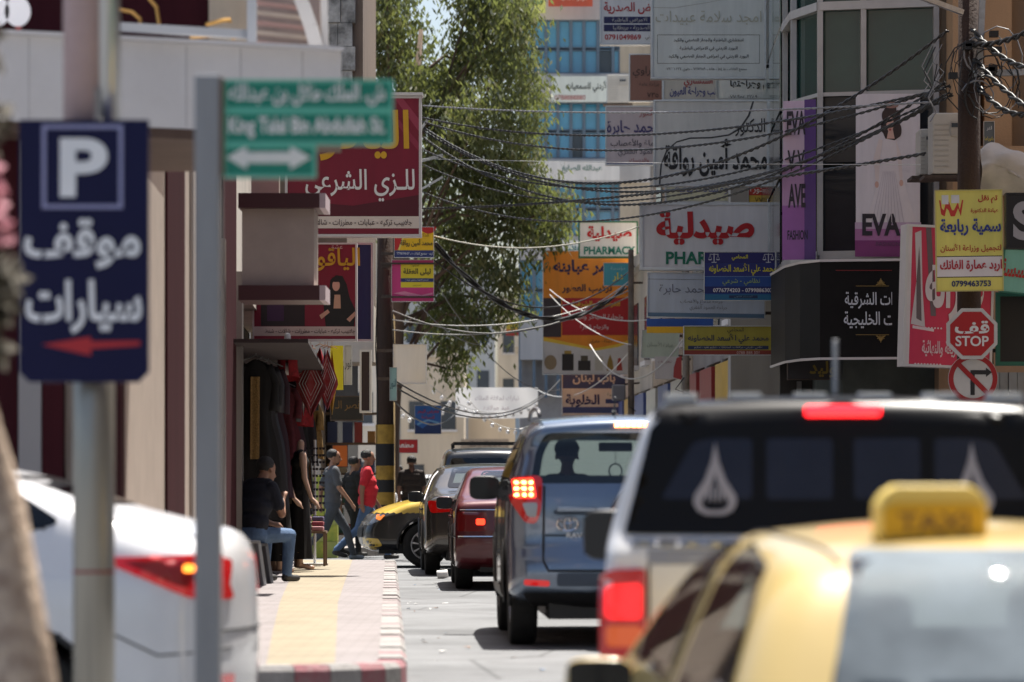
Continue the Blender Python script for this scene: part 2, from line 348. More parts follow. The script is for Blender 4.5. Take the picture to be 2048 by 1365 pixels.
# street front: cream wall with flush maroon strips
P(fac(20.95, 25.6, .15, 3.2, -.30, 0), 'wall', CREAM); P(fac(25.6, 37.9, .15, 14, -6, 0), 'wall', CREAM)  # upper wall, out of view, is raised to block sky light
for d0, d1 in ((25.7, 27.9), (29.3, 33.9), (34.4, 37.3)): P(fac(d0, d1, .15, 6.6, .003, .02), 'pilaster', MAROON)
P(fac(28.9, 29.3, .15, 6.6, .003, .03), 'pilaster_trim', mat('pale_stone_trim', (.5, .42, .36), .6))
P(fac(37.5, 37.9, .15, 3.4, .003, .07), 'door_post', mat('steel_door_post', (.35, .33, .31), .3, .7)); P(fac(34.0, 34.3, .15, 3.5, .003, .05), 'door_post', MATS['steel_door_post'])
# cross-street front under the canopy
P(MB().box(-9, XL(20.8) - .3, 20.8, 21.1, .15, 3.2), 'wall', CREAM)
for x0, x1, m in ((XL(20.8) - .03, XL(20.8) + .06, MAROON), (-2.70, -2.58, MAROON), (-3.5, -2.84, MAROON), (-2.835, -2.705, mat('grey_pilaster', (.30, .28, .28), .5))): P(MB().box(x0, x1, 20.68, 20.94 if x0 > -2.4 else 20.797, .15, 3.19), 'pilaster', m)
# canopy: white fascia over the pavement, brown soffit, roof terrace
f0 = at(-60, 67, 20.1); f1 = at(682, 106, 21.0); zb, zt = 3.19, 3.675
v = [Vector((-7, 18.6, 0)), Vector((f0.x, 20.1, 0)), Vector((f1.x, 21.0, 0)), Vector((f1.x - .02, 21.45, 0)), Vector((sx(530, 22), 21.5, 0)), Vector((sx(530, 22) - .03, 22.7, 0)), Vector((-7, 22.7, 0))]
nv_ = len(v); mb = MB(); mb.add([(p.x, p.y, zb) for p in v] + [(p.x, p.y, zt) for p in v], [(i, i + 1, i + nv_ + 1, i + nv_) for i in range(nv_ - 1)] + [tuple(range(nv_, 2 * nv_))]); P(mb, 'fascia', WHITEP)
mb = MB(); mb.add([(p.x, p.y, zb - .002) for p in v] + [(p.x, p.y, zb - .06) for p in v], [tuple(range(nv_)), tuple(range(nv_, 2 * nv_))] + [(i, i + 1, i + nv_ + 1, i + nv_) for i in range(nv_ - 1)]); P(mb, 'soffit', SOFFIT)
tq = (v[2] - v[1]).normalized()
for k in (.34, .8, 1.27, 1.6, 1.98): p = v[1] + tq * k; P(MB().box(p.x - .003, p.x + .003, p.y - .004, p.y + .02, zb + .01, zt - .01), 'panel_joint', mat('dark_joint', (.52, .50, .50), .8))
P(MB().bar((f0.x - .3, 20.0, zt + .013), (f1.x, 20.98, zt + .013), .12, .022), 'coping', WHITEP)
rm_ = mat('grey_painted_rail', (.33, .35, .38), .5); RA = at(200, 52, 21.2); RB = at(505, 70, 21.5)
P(MB().bar(RA, RB, .05), 'terrace_rail', rm_); P(MB().bar((RA.x, RA.y, RA.z + .30), (RB.x, RB.y, RB.z + .28), .05, .14), 'terrace_rail', rm_)
for q in (RA, RB): P(MB().bar((q.x, q.y - .05, zt), (q.x, q.y - .05, zt + 1.1), .055), 'rail_post', rm_)
P(MB().box(-7, sx(418, 22.4), 22.4, 22.6, zt, 7.4), 'terrace_wall', MAROON); P(MB().box(sx(419, 22.4), sx(500, 22.4), 22.35, 22.6, zt, 7.4), 'terrace_pier', STONE)
for px in (-6, 36):
    c = at(px, 24, 21.3); mb = MB(); mb.lathe([(.0, 0), (.085, 0), (.085, .02), (0, .02)], 24, Matrix.Translation(c) @ Matrix.Rotation(R(90), 4, 'X') @ Matrix.Diagonal((.9, 1.05, 1, 1)))
    P(mb, 'white_disc', mat('white_enamel', (.8, .8, .82), .4)); P(MB().bar(c + Vector((0, .02, -.2)), c + Vector((0, .02, -.06)), .03), 'disc_post', mat('red_lacquer', (.35, .04, .03), .4))
gold = mat('gilt_metal', (.55, .32, .1), .35, .8)
for (a, b) in (((232, 18), (280, 52)), ((292, -10), (312, 68)), ((412, 50), (460, 46)), ((380, 76), (470, 80))):
    p, q = at(*a, 22.0), at(*b, 22.0); P(MB().tube([p, p.lerp(q, .4) + Vector((.04, 0, .02)), p.lerp(q, .8) + Vector((.03, 0, .02)), q], .013, 6), 'gilt_scroll', gold)
# arched louvre frame at the end of the terrace
arch = MB(); ap = [at(x, y, 21.6) for x, y in ((585, -40), (606, 10), (622, 55), (636, 106))]
for a, b in zip(ap, ap[1:]): arch.bar(a, b, .13, .08)
P(arch, 'arched_rib', mat('white_paint', (.62, .6, .58), .5)); P(MB().bar(at(648, -30, 21.6), at(650, 106, 21.6), .04), 'frame_post', MATS['white_paint'])
for k in range(7): a = at(508, -35 + 20 * k, 21.6); b = at(586 + 8 * k, -22 + 20 * k, 21.8); P(MB().bar(a, b, .04, .022), 'louvre_slat', (CREAM if k % 2 else mat('dusty_pink_slat', (.42, .27, .25), .6)))
P(MB().box(sx(500, 22), sx(640, 22), 22.0, 22.1, zt, 4.6), 'terrace_screen', mat('dusty_screen', (.36, .28, .25), .7, var=.3))
# projecting cream bay with maroon caps
bx0, bx1, bd = sx(484, 34), sx(628, 34), 34.0
P(MB().box(bx0, bx1, bd, bd + .7, sz(572, bd), sz(418, bd)), 'bay', CREAM)
cap = mat('maroon_cap', (.07, .018, .022), .4)
for y0, y1 in ((388, 418), (572, 602)):
    P(MB().box(sx(478, bd), sx(640, bd), bd - .1, bd + .75, sz(y1, bd) + .001, sz(y0, bd) - .001), 'bay_cap', cap)
    P(MB().box(sx(640, bd) + .001, sx(652, bd), bd - .1, bd + .75, sz(y1, bd), sz(y0, bd) - .002), 'cap_lit_side', mat('lit_side_pink', (.62, .5, .52), .5))  # pale pink block paints the sunlit right side of each cap
P(MB().box(sx(500, 34.6), sx(556, 34.6), 34.76, 34.9, sz(390, 34.6), sz(330, 34.6)), 'upper_panel', CREAM)
# the open shop further on: header, recess, dark inside
P(fac(37.9, 50.0, 3.3, 14, -6, 0), 'header', PLASTER)  # top of the header, out of view, raised to block sky light
P(fac(49.6, 50.0, .15, 3.3, -.30, 0), 'end_pier', PLASTER)
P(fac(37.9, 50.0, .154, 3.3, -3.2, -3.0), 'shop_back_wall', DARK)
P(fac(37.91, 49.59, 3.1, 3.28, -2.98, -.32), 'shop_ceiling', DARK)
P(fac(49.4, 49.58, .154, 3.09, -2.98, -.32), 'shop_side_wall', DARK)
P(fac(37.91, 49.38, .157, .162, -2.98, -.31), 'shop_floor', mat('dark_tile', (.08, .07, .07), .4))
P(fac(36.6, 49.2, 2.62, 2.66, -.1, .78), 'awning', mat('dark_awning_canvas', (.05, .035, .035), .9, var=.3))

# ------------------------------------------------------------ next block on the left, old stone above, shop below
nb = thing('stone_building', 'old stone building with peeling white plaster across the side street', 'building', (-5, 64, 0))
XN = sx(726, 64)
def PN(mb, name, m, smooth=False): return P(mb, name, m, smooth, nb)
PN(MB().box(-12, XN - .3, 64.3, 78, 4.2, 14), 'wall', mat('brown_wall', (.20, .14, .10), .9, var=.3, bump=.3, streak=True))  # carried up past the view to block sky light
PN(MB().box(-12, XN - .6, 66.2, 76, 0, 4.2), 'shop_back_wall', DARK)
PN(MB().box(-12, sx(640, 64), 64.2, 66, 0, 4.2), 'pier', PLASTER)
PN(MB().box(sx(765, 64), sx(783, 64), 64.6, 66, 0, 4.3), 'pier', mat('ochre_pier', (.45, .3, .1), .8, var=.3))
PN(MB().box(-12, sx(748, 64), 63.9, 66, 3.4, 4.4), 'lintel', PLASTER)
old = mat('peeling_plaster', (.50, .47, .43), .95, var=.75, vscale=3.5, bump=.9, bscale=9, tint=(.07, .065, .06))
k = 0
for r in range(6):
    z = 8.15 + r * .42
    for c in range(2):
        x0 = sx(648, 64) + c * .26 + (.05 if r % 2 else 0); PN(MB().box(x0, x0 + .25, 63.75 + random.uniform(0, .06), 64.29, z, z + .41), 'stone_block', old)
PN(MB().box(sx(640, 64), sx(728, 64), 63.7, 64.29, 7.95, 8.14), 'stone_sill', WHITEP)
PN(MB().box(sx(700, 64), XN, 64.0, 64.29, 8.15, 11), 'corner_pier', mat('brown_pier', (.23, .17, .13), .9, var=.3, streak=True))
# dim goods on the shelves of that shop
for i in range(5):
    PN(MB().box(sx(640, 64), sx(748, 64), 65.7, 66.1, .3 + i * .55, .34 + i * .55), 'shelf', mat('shelf_wood', (.16, .10, .06), .7))
GOODS = [mat('goods_%d' % i, c, .6) for i, c in enumerate(((.35, .05, .04), (.05, .07, .16), (.4, .32, .2), (.05, .14, .10), (.4, .2, .05), (.3, .3, .3)))]
for i in range(4):
    x = sx(645, 64)
    while x < sx(745, 64):
        w = random.uniform(.08, .2); h = random.uniform(.15, .45)
        tag(box('shop_box', x, x + w, 65.72, 65.95, .342 + i * .55, .342 + i * .55 + h, random.choice(GOODS)), 'packaged goods on the shelves of the shop across the side street', 'box', 'packaged goods on the far shop shelves'); x += w + random.uniform(.02, .12)

# ------------------------------------------------------------ right: rounded glass building above a dark shop
gb = thing('glass_building', 'rounded corner building with green glass curtain wall above a black shop sign', 'building', (5, 49, 0))
def PG(mb, name, m, smooth=False): return P(mb, name, m, smooth, gb)
plan = [(sx(1872, 46.6), 46.6), (sx(1640, 47), 47.0), (sx(1587, 47.9), 47.9), (sx(1570, 49.2), 49.2), (sx(1556, 51.2), 51.2), (XR(57) + .35, 57)]
def pl(p, q, t): return (p[0] + (q[0] - p[0]) * t, p[1] + (q[1] - p[1]) * t)
segs = [(plan[0], pl(plan[0], plan[1], .625)), (pl(plan[0], plan[1], .625), plan[1])] + [(plan[i], plan[i + 1]) for i in range(1, 5)]
zl = [4.36, 5.75, 7.05, 8.85]
lev = [sz(512, 47), sz(330, 47), sz(190, 47), sz(14, 47), sz(-120, 47), 11.5, 16]
def pane(a, b, z0, z1, m, name='pane', in_=.05):
    a = Vector((*a, 0)); b = Vector((*b, 0)); t = (b - a).normalized(); a2 = a + t * .04; b2 = b - t * .04; n = Vector((t.y, -t.x, 0)); n = n if n.y < 0 or n.x < -.5 else -n
    a2 -= n * in_; b2 -= n * in_; mb = MB(); mb.add([(a2.x, a2.y, z0 + .03), (b2.x, b2.y, z0 + .03), (b2.x, b2.y, z1 - .03), (a2.x, a2.y, z1 - .03)] + [(a2.x - n.x * .02, a2.y - n.y * .02, z0 + .03), (b2.x - n.x * .02, b2.y - n.y * .02, z0 + .03), (b2.x - n.x * .02, b2.y - n.y * .02, z1 - .03), (a2.x - n.x * .02, a2.y - n.y * .02, z1 - .03)], [(0, 1, 2, 3), (7, 6, 5, 4), (0, 4, 5, 1), (1, 5, 6, 2), (2, 6, 7, 3), (3, 7, 4, 0)])
    return PG(mb, name, m)
for a, b in segs:
    for z0, z1 in zip(lev, lev[1:]):
        if z1 - z0 > .05: pane(a, b, z0, z1, TEALGL if z0 > lev[1] else mat('smoky_pane', (.03, .035, .04), .12, var=.3, vscale=.5))
pts = [segs[0][0]] + [s[1] for s in segs]
for x, y in pts: PG(MB().box(x - .035, x + .035, y - .05, y + .05, lev[0], lev[-1]), 'mullion', ALU)
for z in (lev[0], lev[3], lev[4]):
    for a, b in segs: PG(MB().bar((a[0], a[1] - .01, z), (b[0], b[1] - .01, z), .10, .11), 'transom', ALU)
for a, b in segs: PG(MB().bar((a[0], a[1], lev[2]), (b[0], b[1], lev[2]), .05, .05), 'transom', ALU)
PG(MB().box(sx(1872, 46.6) + .05, 6.2, 46.7, 60, 0, 16), 'core_wall', STONE2)
inner_pts = [(x + .35, y + .5) for x, y in plan]; n = len(inner_pts); mb = MB()
mb.add([(x, y, z) for z in (0, 16) for x, y in inner_pts], [(i, i + 1, i + 1 + n, i + n) for i in range(n - 1)]); PG(mb, 'back_wall', mat('grey_green_blinds', (.09, .11, .105), .9, var=.5, vscale=.9))  # mottled dark grey-green surface behind the panes
# ground floor: dark shop front set back under the sign
PG(MB().box(sx(1560, 49), 5.6, 49.0, 49.2, 0, 2.9), 'shop_front', mat('dim_shop_front', (.022, .018, .016), .5, var=.6, vscale=1.5))
for x in (sx(1600, 48.8), sx(1690, 48.8), sx(1780, 48.8)): PG(MB().box(x - .03, x + .03, 48.9, 48.99, .14, 2.6), 'shop_mullion', mat('dull_steel', (.18, .18, .18), .4, .6))
PG(MB().box(sx(1755, 48.6), sx(1850, 48.6), 48.6, 48.89, .14, 2.55), 'grey_shutter', mat('dim_grey_panel', (.10, .105, .10), .6))
# wooden poles, awning frames and posts come later; tan stone building at the right edge
rb = thing('tan_building', 'tan stone building with deep window piers beside the utility pole', 'building', (7.5, 46, 0))
def PT(mb, name, m, smooth=False): return P(mb, name, m, smooth, rb)
PT(MB().box(6.21, 14, 46.4, 60, 0, 16), 'wall', STONE2)
for x0, x1, y0, z0, z1 in ((5.62, 5.92, 45.9, 4.9, 12), (6.05, 6.4, 46.1, 4.9, 12), (6.75, 7.3, 45.9, 4.9, 12)):
    PT(MB().box(x0, x1, y0, 46.39 if x0 > 6.1 else 46.6, z0, z1), 'stone_pier', mat('warm_stone_pier', (.44, .29, .17), .85, var=.2, vscale=1.5, bump=.2, streak=True))
PT(MB().box(5.6, 8, 45.8, 46.38, 5.35, 5.5), 'stone_ledge', MATS['warm_stone_pier'])
PT(MB().box(5.93, 6.04, 46.45, 46.6, 4.9, 12), 'dark_recess', mat('brown_recess', (.10, .06, .04), .9))
# white-grey shutter strips low on the right
for i in range(9): PT(MB().box(6.02 + i * .11, 6.12 + i * .11, 45.2 + .02 * (i % 2), 45.3, .14, 2.6), 'shutter_slat', mat('grey_shutter_slat', (.30, .33, .34), .5, var=.2))

# ------------------------------------------------------------ right: row of buildings beyond, shops below
ROWM = [PLASTER, STONE, mat('grey_render', (.34, .33, .32), .9, var=.35, vscale=.9, streak=True), mat('sandy_render', (.47, .38, .29), .9, var=.3, vscale=.9, streak=True)]
labels = ['grey plaster shop house behind the large pharmacy sign', 'sandy plastered building with the tall orange sign on its front', 'narrow stone building before the blue glass block', 'pale plastered shop house past the blue corrugated panel']
for k, (d0, d1, h, lb) in enumerate(((57, 66, 11.5, labels[0]), (66.2, 76, 12.5, labels[3]), (76.2, 90, 6.0, labels[1]), (90.2, 108, 5.4, labels[2]))):
    t = thing('shop_house', lb, 'building', (XR(d0), d0, 0)); m = ROWM[(k + 2) % 4]
    def PR(mb, name, m_): return P(mb, name, m_, parent=t)
    PR(fac(d0, d1, 3.3, h, -8, 0, XR), 'wall', m)
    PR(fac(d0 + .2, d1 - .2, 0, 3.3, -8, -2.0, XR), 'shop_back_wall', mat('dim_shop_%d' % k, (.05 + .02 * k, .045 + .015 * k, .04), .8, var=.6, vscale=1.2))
    n = max(2, int((d1 - d0) / 3)); w = (d1 - d0) / n
    for i in range(n + 1):
        dd = min(d0 + i * w, d1 - .36); PR(fac(dd, dd + .35, 0, 3.3, -2, .02, XR), 'pier', m)
    for i in range(n):
        a = d0 + i * w + .5
        PR(fac(a, a + w - .7, 2.5, 3.2, .03, .16, XR), 'shop_board', cmat(random.choice(((190, 190, 180), (60, 80, 140), (150, 40, 40), (200, 160, 60), (40, 90, 80)))))
        for s in range(3):
            z0 = 3.9 + s * 2.5
            if z0 + 1.5 < h:
                PR(fac(a + .2, a + 1.5, z0, z0 + 1.4, .004, .03, XR), 'window', GREYGL); PR(fac(a + .1, a + 1.6, z0 - .1, z0, .004, .12, XR), 'window_sill', WHITEP)
    PR(fac(d0, d1, h, h + .25, -8, .18, XR), 'cornice', m)
# the near end wall of the row, seen above and between the signs
t = thing('end_wall', 'shaded plaster end wall with blue corrugated panel behind the signs', 'wall', (XR(56), 56, 0))
P(MB().box(XR(56) - .25, XR(56) + 5, 56.2, 56.9, 0, 13), 'wall', ROWM[2], parent=t)

# ------------------------------------------------------------ blue glass office block
bb = thing('office_block', 'tall office block with bands of blue glass and white spandrels', 'building', (3, 112, 0))
def PB(mb, name, m): return P(mb, name, m, parent=bb)
D = 112.0; BX = [sx(x, D) for x in (1040, 1068, 1092, 1116, 1142, 1168, 1196, 1226, 1240)]
rows = [(-60, -22), (40, 97), (99, 148), (205, 262), (264, 318), (366, 418), (420, 472), (520, 580), (582, 640)]
PB(MB().box(BX[0], 9, D + .35, D + 14, 0, sz(-80, D)), 'core', mat('office_core', (.38, .36, .34), .9, var=.2))
for (ya, yb) in ((-22, 40), (148, 205), (318, 366), (472, 520), (640, 720)): PB(MB().box(BX[0], sx(1300, D), D - .05, D + .34, sz(yb, D), sz(ya, D)), 'spandrel', mat('white_spandrel', (.5, .49, .48), .7, var=.3, vscale=.7, streak=True))
for (ya, yb) in rows:
    for i in range(len(BX) - 1):
        m = GREYGL if (i, ya) in ((7, 40), (6, 99), (4, 264), (2, 420)) else BLUEGL
        PB(MB().box(BX[i] + .05, BX[i + 1] - .05, D + .1, D + .16, sz(yb, D) + .05, sz(ya, D) - .05), 'pane', m)
for x in BX: PB(MB().box(x - .045, x + .045, D + .02, D + .2, 4, sz(-80, D)), 'mullion', mat('blue_grey_mullion', (.12, .17, .22), .5))
for (ya, yb) in rows:
    for y in (ya, yb): PB(MB().box(BX[0], BX[-1], D + .03, D + .19, sz(y, D) - .04, sz(y, D) + .04), 'transom', MATS['blue_grey_mullion'])
PB(MB().box(BX[-1], sx(1300, D), D + .0, D + .34, 4, sz(-80, D)), 'stone_pier', STONE)
for px, y0, y1, c, tx, tc in ((1108, 152, 204, (205, 215, 205), 'الأردني للسمعيات', (30, 50, 50)), (1060, 326, 362, (215, 215, 210), 'عبدالله الصايغ', (60, 110, 100)), (1000, -4, 26, (225, 225, 120), 'لمركز للحمية', (60, 130, 120)), (1098, -12, 16, (190, 70, 50), 'مركز القلب', (230, 200, 180))):
    pass

# ------------------------------------------------------------ end of the street: pale houses up the slope
FARM = [mat('bleached_plaster', (.74, .66, .54), .9, var=.25, vscale=.6, streak=True), mat('bleached_limestone', (.70, .60, .47), .9, var=.3, vscale=.6, streak=True), mat('bleached_grey', (.58, .55, .50), .9, var=.3, vscale=.6, streak=True)]
hs = [(-9, -5.2, 150, 9, FARM[0]), (-5.1, -2.2, 165, 7.2, FARM[1]), (-2.1, .2, 172, 5.6, FARM[1]), (.25, 2.4, 160, 7.5, FARM[0]), (2.5, 9, 150, 9.5, FARM[1]), (-6.5, -1.0, 210, 14, FARM[2]), (-.9, 4.5, 225, 13, FARM[0]), (-16, -6.6, 215, 17, FARM[1]), (4.6, 16, 215, 16, FARM[2])]
lbs = ['pale plaster house at the far left end of the street', 'low cream stone house facing down the street', 'small sandy shop building at the street end', 'pale house beside the small sandy shop at the street end', 'cream stone house at the far right end of the street', 'grey apartment block rising behind the street-end houses', 'pale apartment block rising behind the street-end houses', 'sandy apartment block high at the far left', 'grey apartment block high at the far right']
for (x0, x1, d, h, m), lb in zip(hs, lbs):
    t = thing('far_house', lb, 'house', ((x0 + x1) / 2, d, 0))
    P(MB().box(x0, x1, d, d + 9, 0, h), 'wall', m, parent=t)
    P(MB().box(x0 - .1, x1 + .1, d - .15, d + 9, h + .001, h + .3), 'parapet', m, parent=t)
    nw = max(1, int((x1 - x0) / 1.3))
    for i in range(nw):
        for s in range(int(h / 3)):
            x = x0 + (i + .5) * (x1 - x0) / nw; z = 1.0 + s * 2.9
            P(MB().box(x - .35, x + .35, d - .03, d - .003, z, z + 1.3), 'window', GREYGL, parent=t); P(MB().box(x - .42, x + .42, d - .1, d - .031, z - .1, z), 'window_sill', WHITEP, parent=t)
# ------------------------------------------------------------ unseen buildings added to the right and behind, to cut sky light
for k, (x0, x1, y0, y1, h, m, lb) in enumerate(((7.2, 18, -6, 38.5, 16, STONE2, 'unseen tan stone block across the crossing, added to block sky light'), (4.2, 9.3, -48, -8, 16, PLASTER, 'unseen tall plaster building further down, added to block sky light'), (-4.4, 4.0, -75, -55, 14, ROWM[2], 'unseen plain grey building closing the street, added to block sky light'))):
    t = thing('added_street_building', lb, 'building', (x0, y0, 0))
    P(MB().box(x0, x1, y0, y1, -.5, h), 'wall', m, parent=t); P(MB().box(x0 - .15, x1 + .15, y0 - .15, y1 + .15, h + .001, h + .35), 'parapet', m, parent=t)
    for s in range(3):
        z = .6 + s * 3.4
        if k < 2:
            xs_ = x0 if x0 > 0 else x1; sg = -1 if x0 > 0 else 1; y = y0 + 1.2
            while y < y1 - 2: P(MB().box(min(xs_ + sg * .003, xs_ + sg * .06), max(xs_ + sg * .003, xs_ + sg * .06), y, y + 1.7, z, z + 2.1), 'window', GREYGL, parent=t); y += 3.3
# ============================================================ CARS
RUB = mat('tyre_rubber', (.014, .014, .014), .85, var=.3, vscale=12, bump=.3)
ALLOY = mat('alloy_rim', (.5, .5, .52), .3, .9)
BLACKP = mat('black_plastic', (.012, .012, .013), .5)
FRIT = mat('black_window_band', (.008, .008, .009), .15)
CHROME = mat('chrome_trim', (.75, .75, .76), .12, 1.0)
UPH = mat('dark_upholstery', (.03, .03, .032), .9)
def paint(name, c, metal=.0, rough=.28): return mat(name, c, rough, metal, var=.10, vscale=1.5, coat=.7)
def lampmat(name, c, e, s): return mat(name, c, .12, emit=e, estr=s, coat=.8)
TAIL = lampmat('red_tail_lamp', (.30, .006, .006), (1, .01, .006), .06)
TAILON = lampmat('lit_brake_lamp', (.4, .01, .008), (1, .035, .012), 2.2)
LED = lampmat('lit_led_dot', (.5, .1, .02), (1, .30, .08), 9.0)
AMB = lampmat('amber_lamp', (.5, .12, .01), (1, .25, .02), .3)
CLEARL = mat('clear_lamp', (.35, .36, .38), .08, coat=1.0)
HEADL = mat('headlamp_lens', (.10, .105, .11), .06, coat=1.0, spec=.9)
GL_CAR = glass('tinted_car_glass', (.50, .56, .55))
def dusty(name, tint, amt, node='ShaderNodeBsdfTranslucent', col=(.75, .86, .84, 1)):  # film over glass: dust on windscreens, painted sky reflection on the taxi's rear
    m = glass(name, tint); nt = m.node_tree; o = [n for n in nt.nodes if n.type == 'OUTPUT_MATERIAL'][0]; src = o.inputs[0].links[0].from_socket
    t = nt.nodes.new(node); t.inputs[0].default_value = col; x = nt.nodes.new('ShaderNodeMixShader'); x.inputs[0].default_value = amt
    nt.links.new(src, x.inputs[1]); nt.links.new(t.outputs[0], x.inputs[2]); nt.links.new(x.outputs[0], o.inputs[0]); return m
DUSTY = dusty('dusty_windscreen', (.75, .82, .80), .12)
GL_DARK = glass('dark_tinted_glass', (.10, .11, .12), .9)

def chaikin(p, n, closed=True):
    for _ in range(n):
        q = []
        for i in range(len(p)):
            a, b = Vector(p[i]), Vector(p[(i + 1) % len(p)]); q += [a.lerp(b, .25), a.lerp(b, .75)]
        p = q
    return p
def inpoly(x, y, poly):
    c = False; j = len(poly) - 1
    for i in range(len(poly)):
        xi, yi = poly[i]; xj, yj = poly[j]
        if (yi > y) != (yj > y) and x < (xj - xi) * (y - yi) / (yj - yi + 1e-12) + xi: c = not c
        j = i
    return c
def inset(poly, d):
    n = len(poly); A = sum(poly[i][0] * poly[(i + 1) % n][1] - poly[(i + 1) % n][0] * poly[i][1] for i in range(n)); sg = 1 if A > 0 else -1; out = []
    for i in range(n):
        p0, p1, p2 = Vector(poly[i - 1]), Vector(poly[i]), Vector(poly[(i + 1) % n]); e1 = (p1 - p0).normalized(); e2 = (p2 - p1).normalized()
        n1 = Vector((-e1.y, e1.x)) * sg; n2 = Vector((-e2.y, e2.x)) * sg; b = (n1 + n2); b = b.normalized() if b.length > 1e-6 else n1
        out.append(tuple(p1 + b * d / max(.5, b.dot(n1))))
    return out
def roundpoly(poly, n=2, r=None):
    """round every corner by about r"""
    r = r or .02 * n; out = []; k = len(poly)
    if n == 0: return list(poly)
    for i in range(k):
        p0, p1, p2 = Vector(poly[i - 1]), Vector(poly[i]), Vector(poly[(i + 1) % k]); a = p0 - p1; b = p2 - p1
        da = min(r, a.length * .4); db = min(r, b.length * .4); A = p1 + a.normalized() * da; B = p1 + b.normalized() * db
        for j in range(5): t = j / 4; out.append(tuple(A * (1 - t) ** 2 + p1 * 2 * t * (1 - t) + B * t * t))
    return out
def mirr(poly): return [(-x, z) for x, z in poly][::-1]

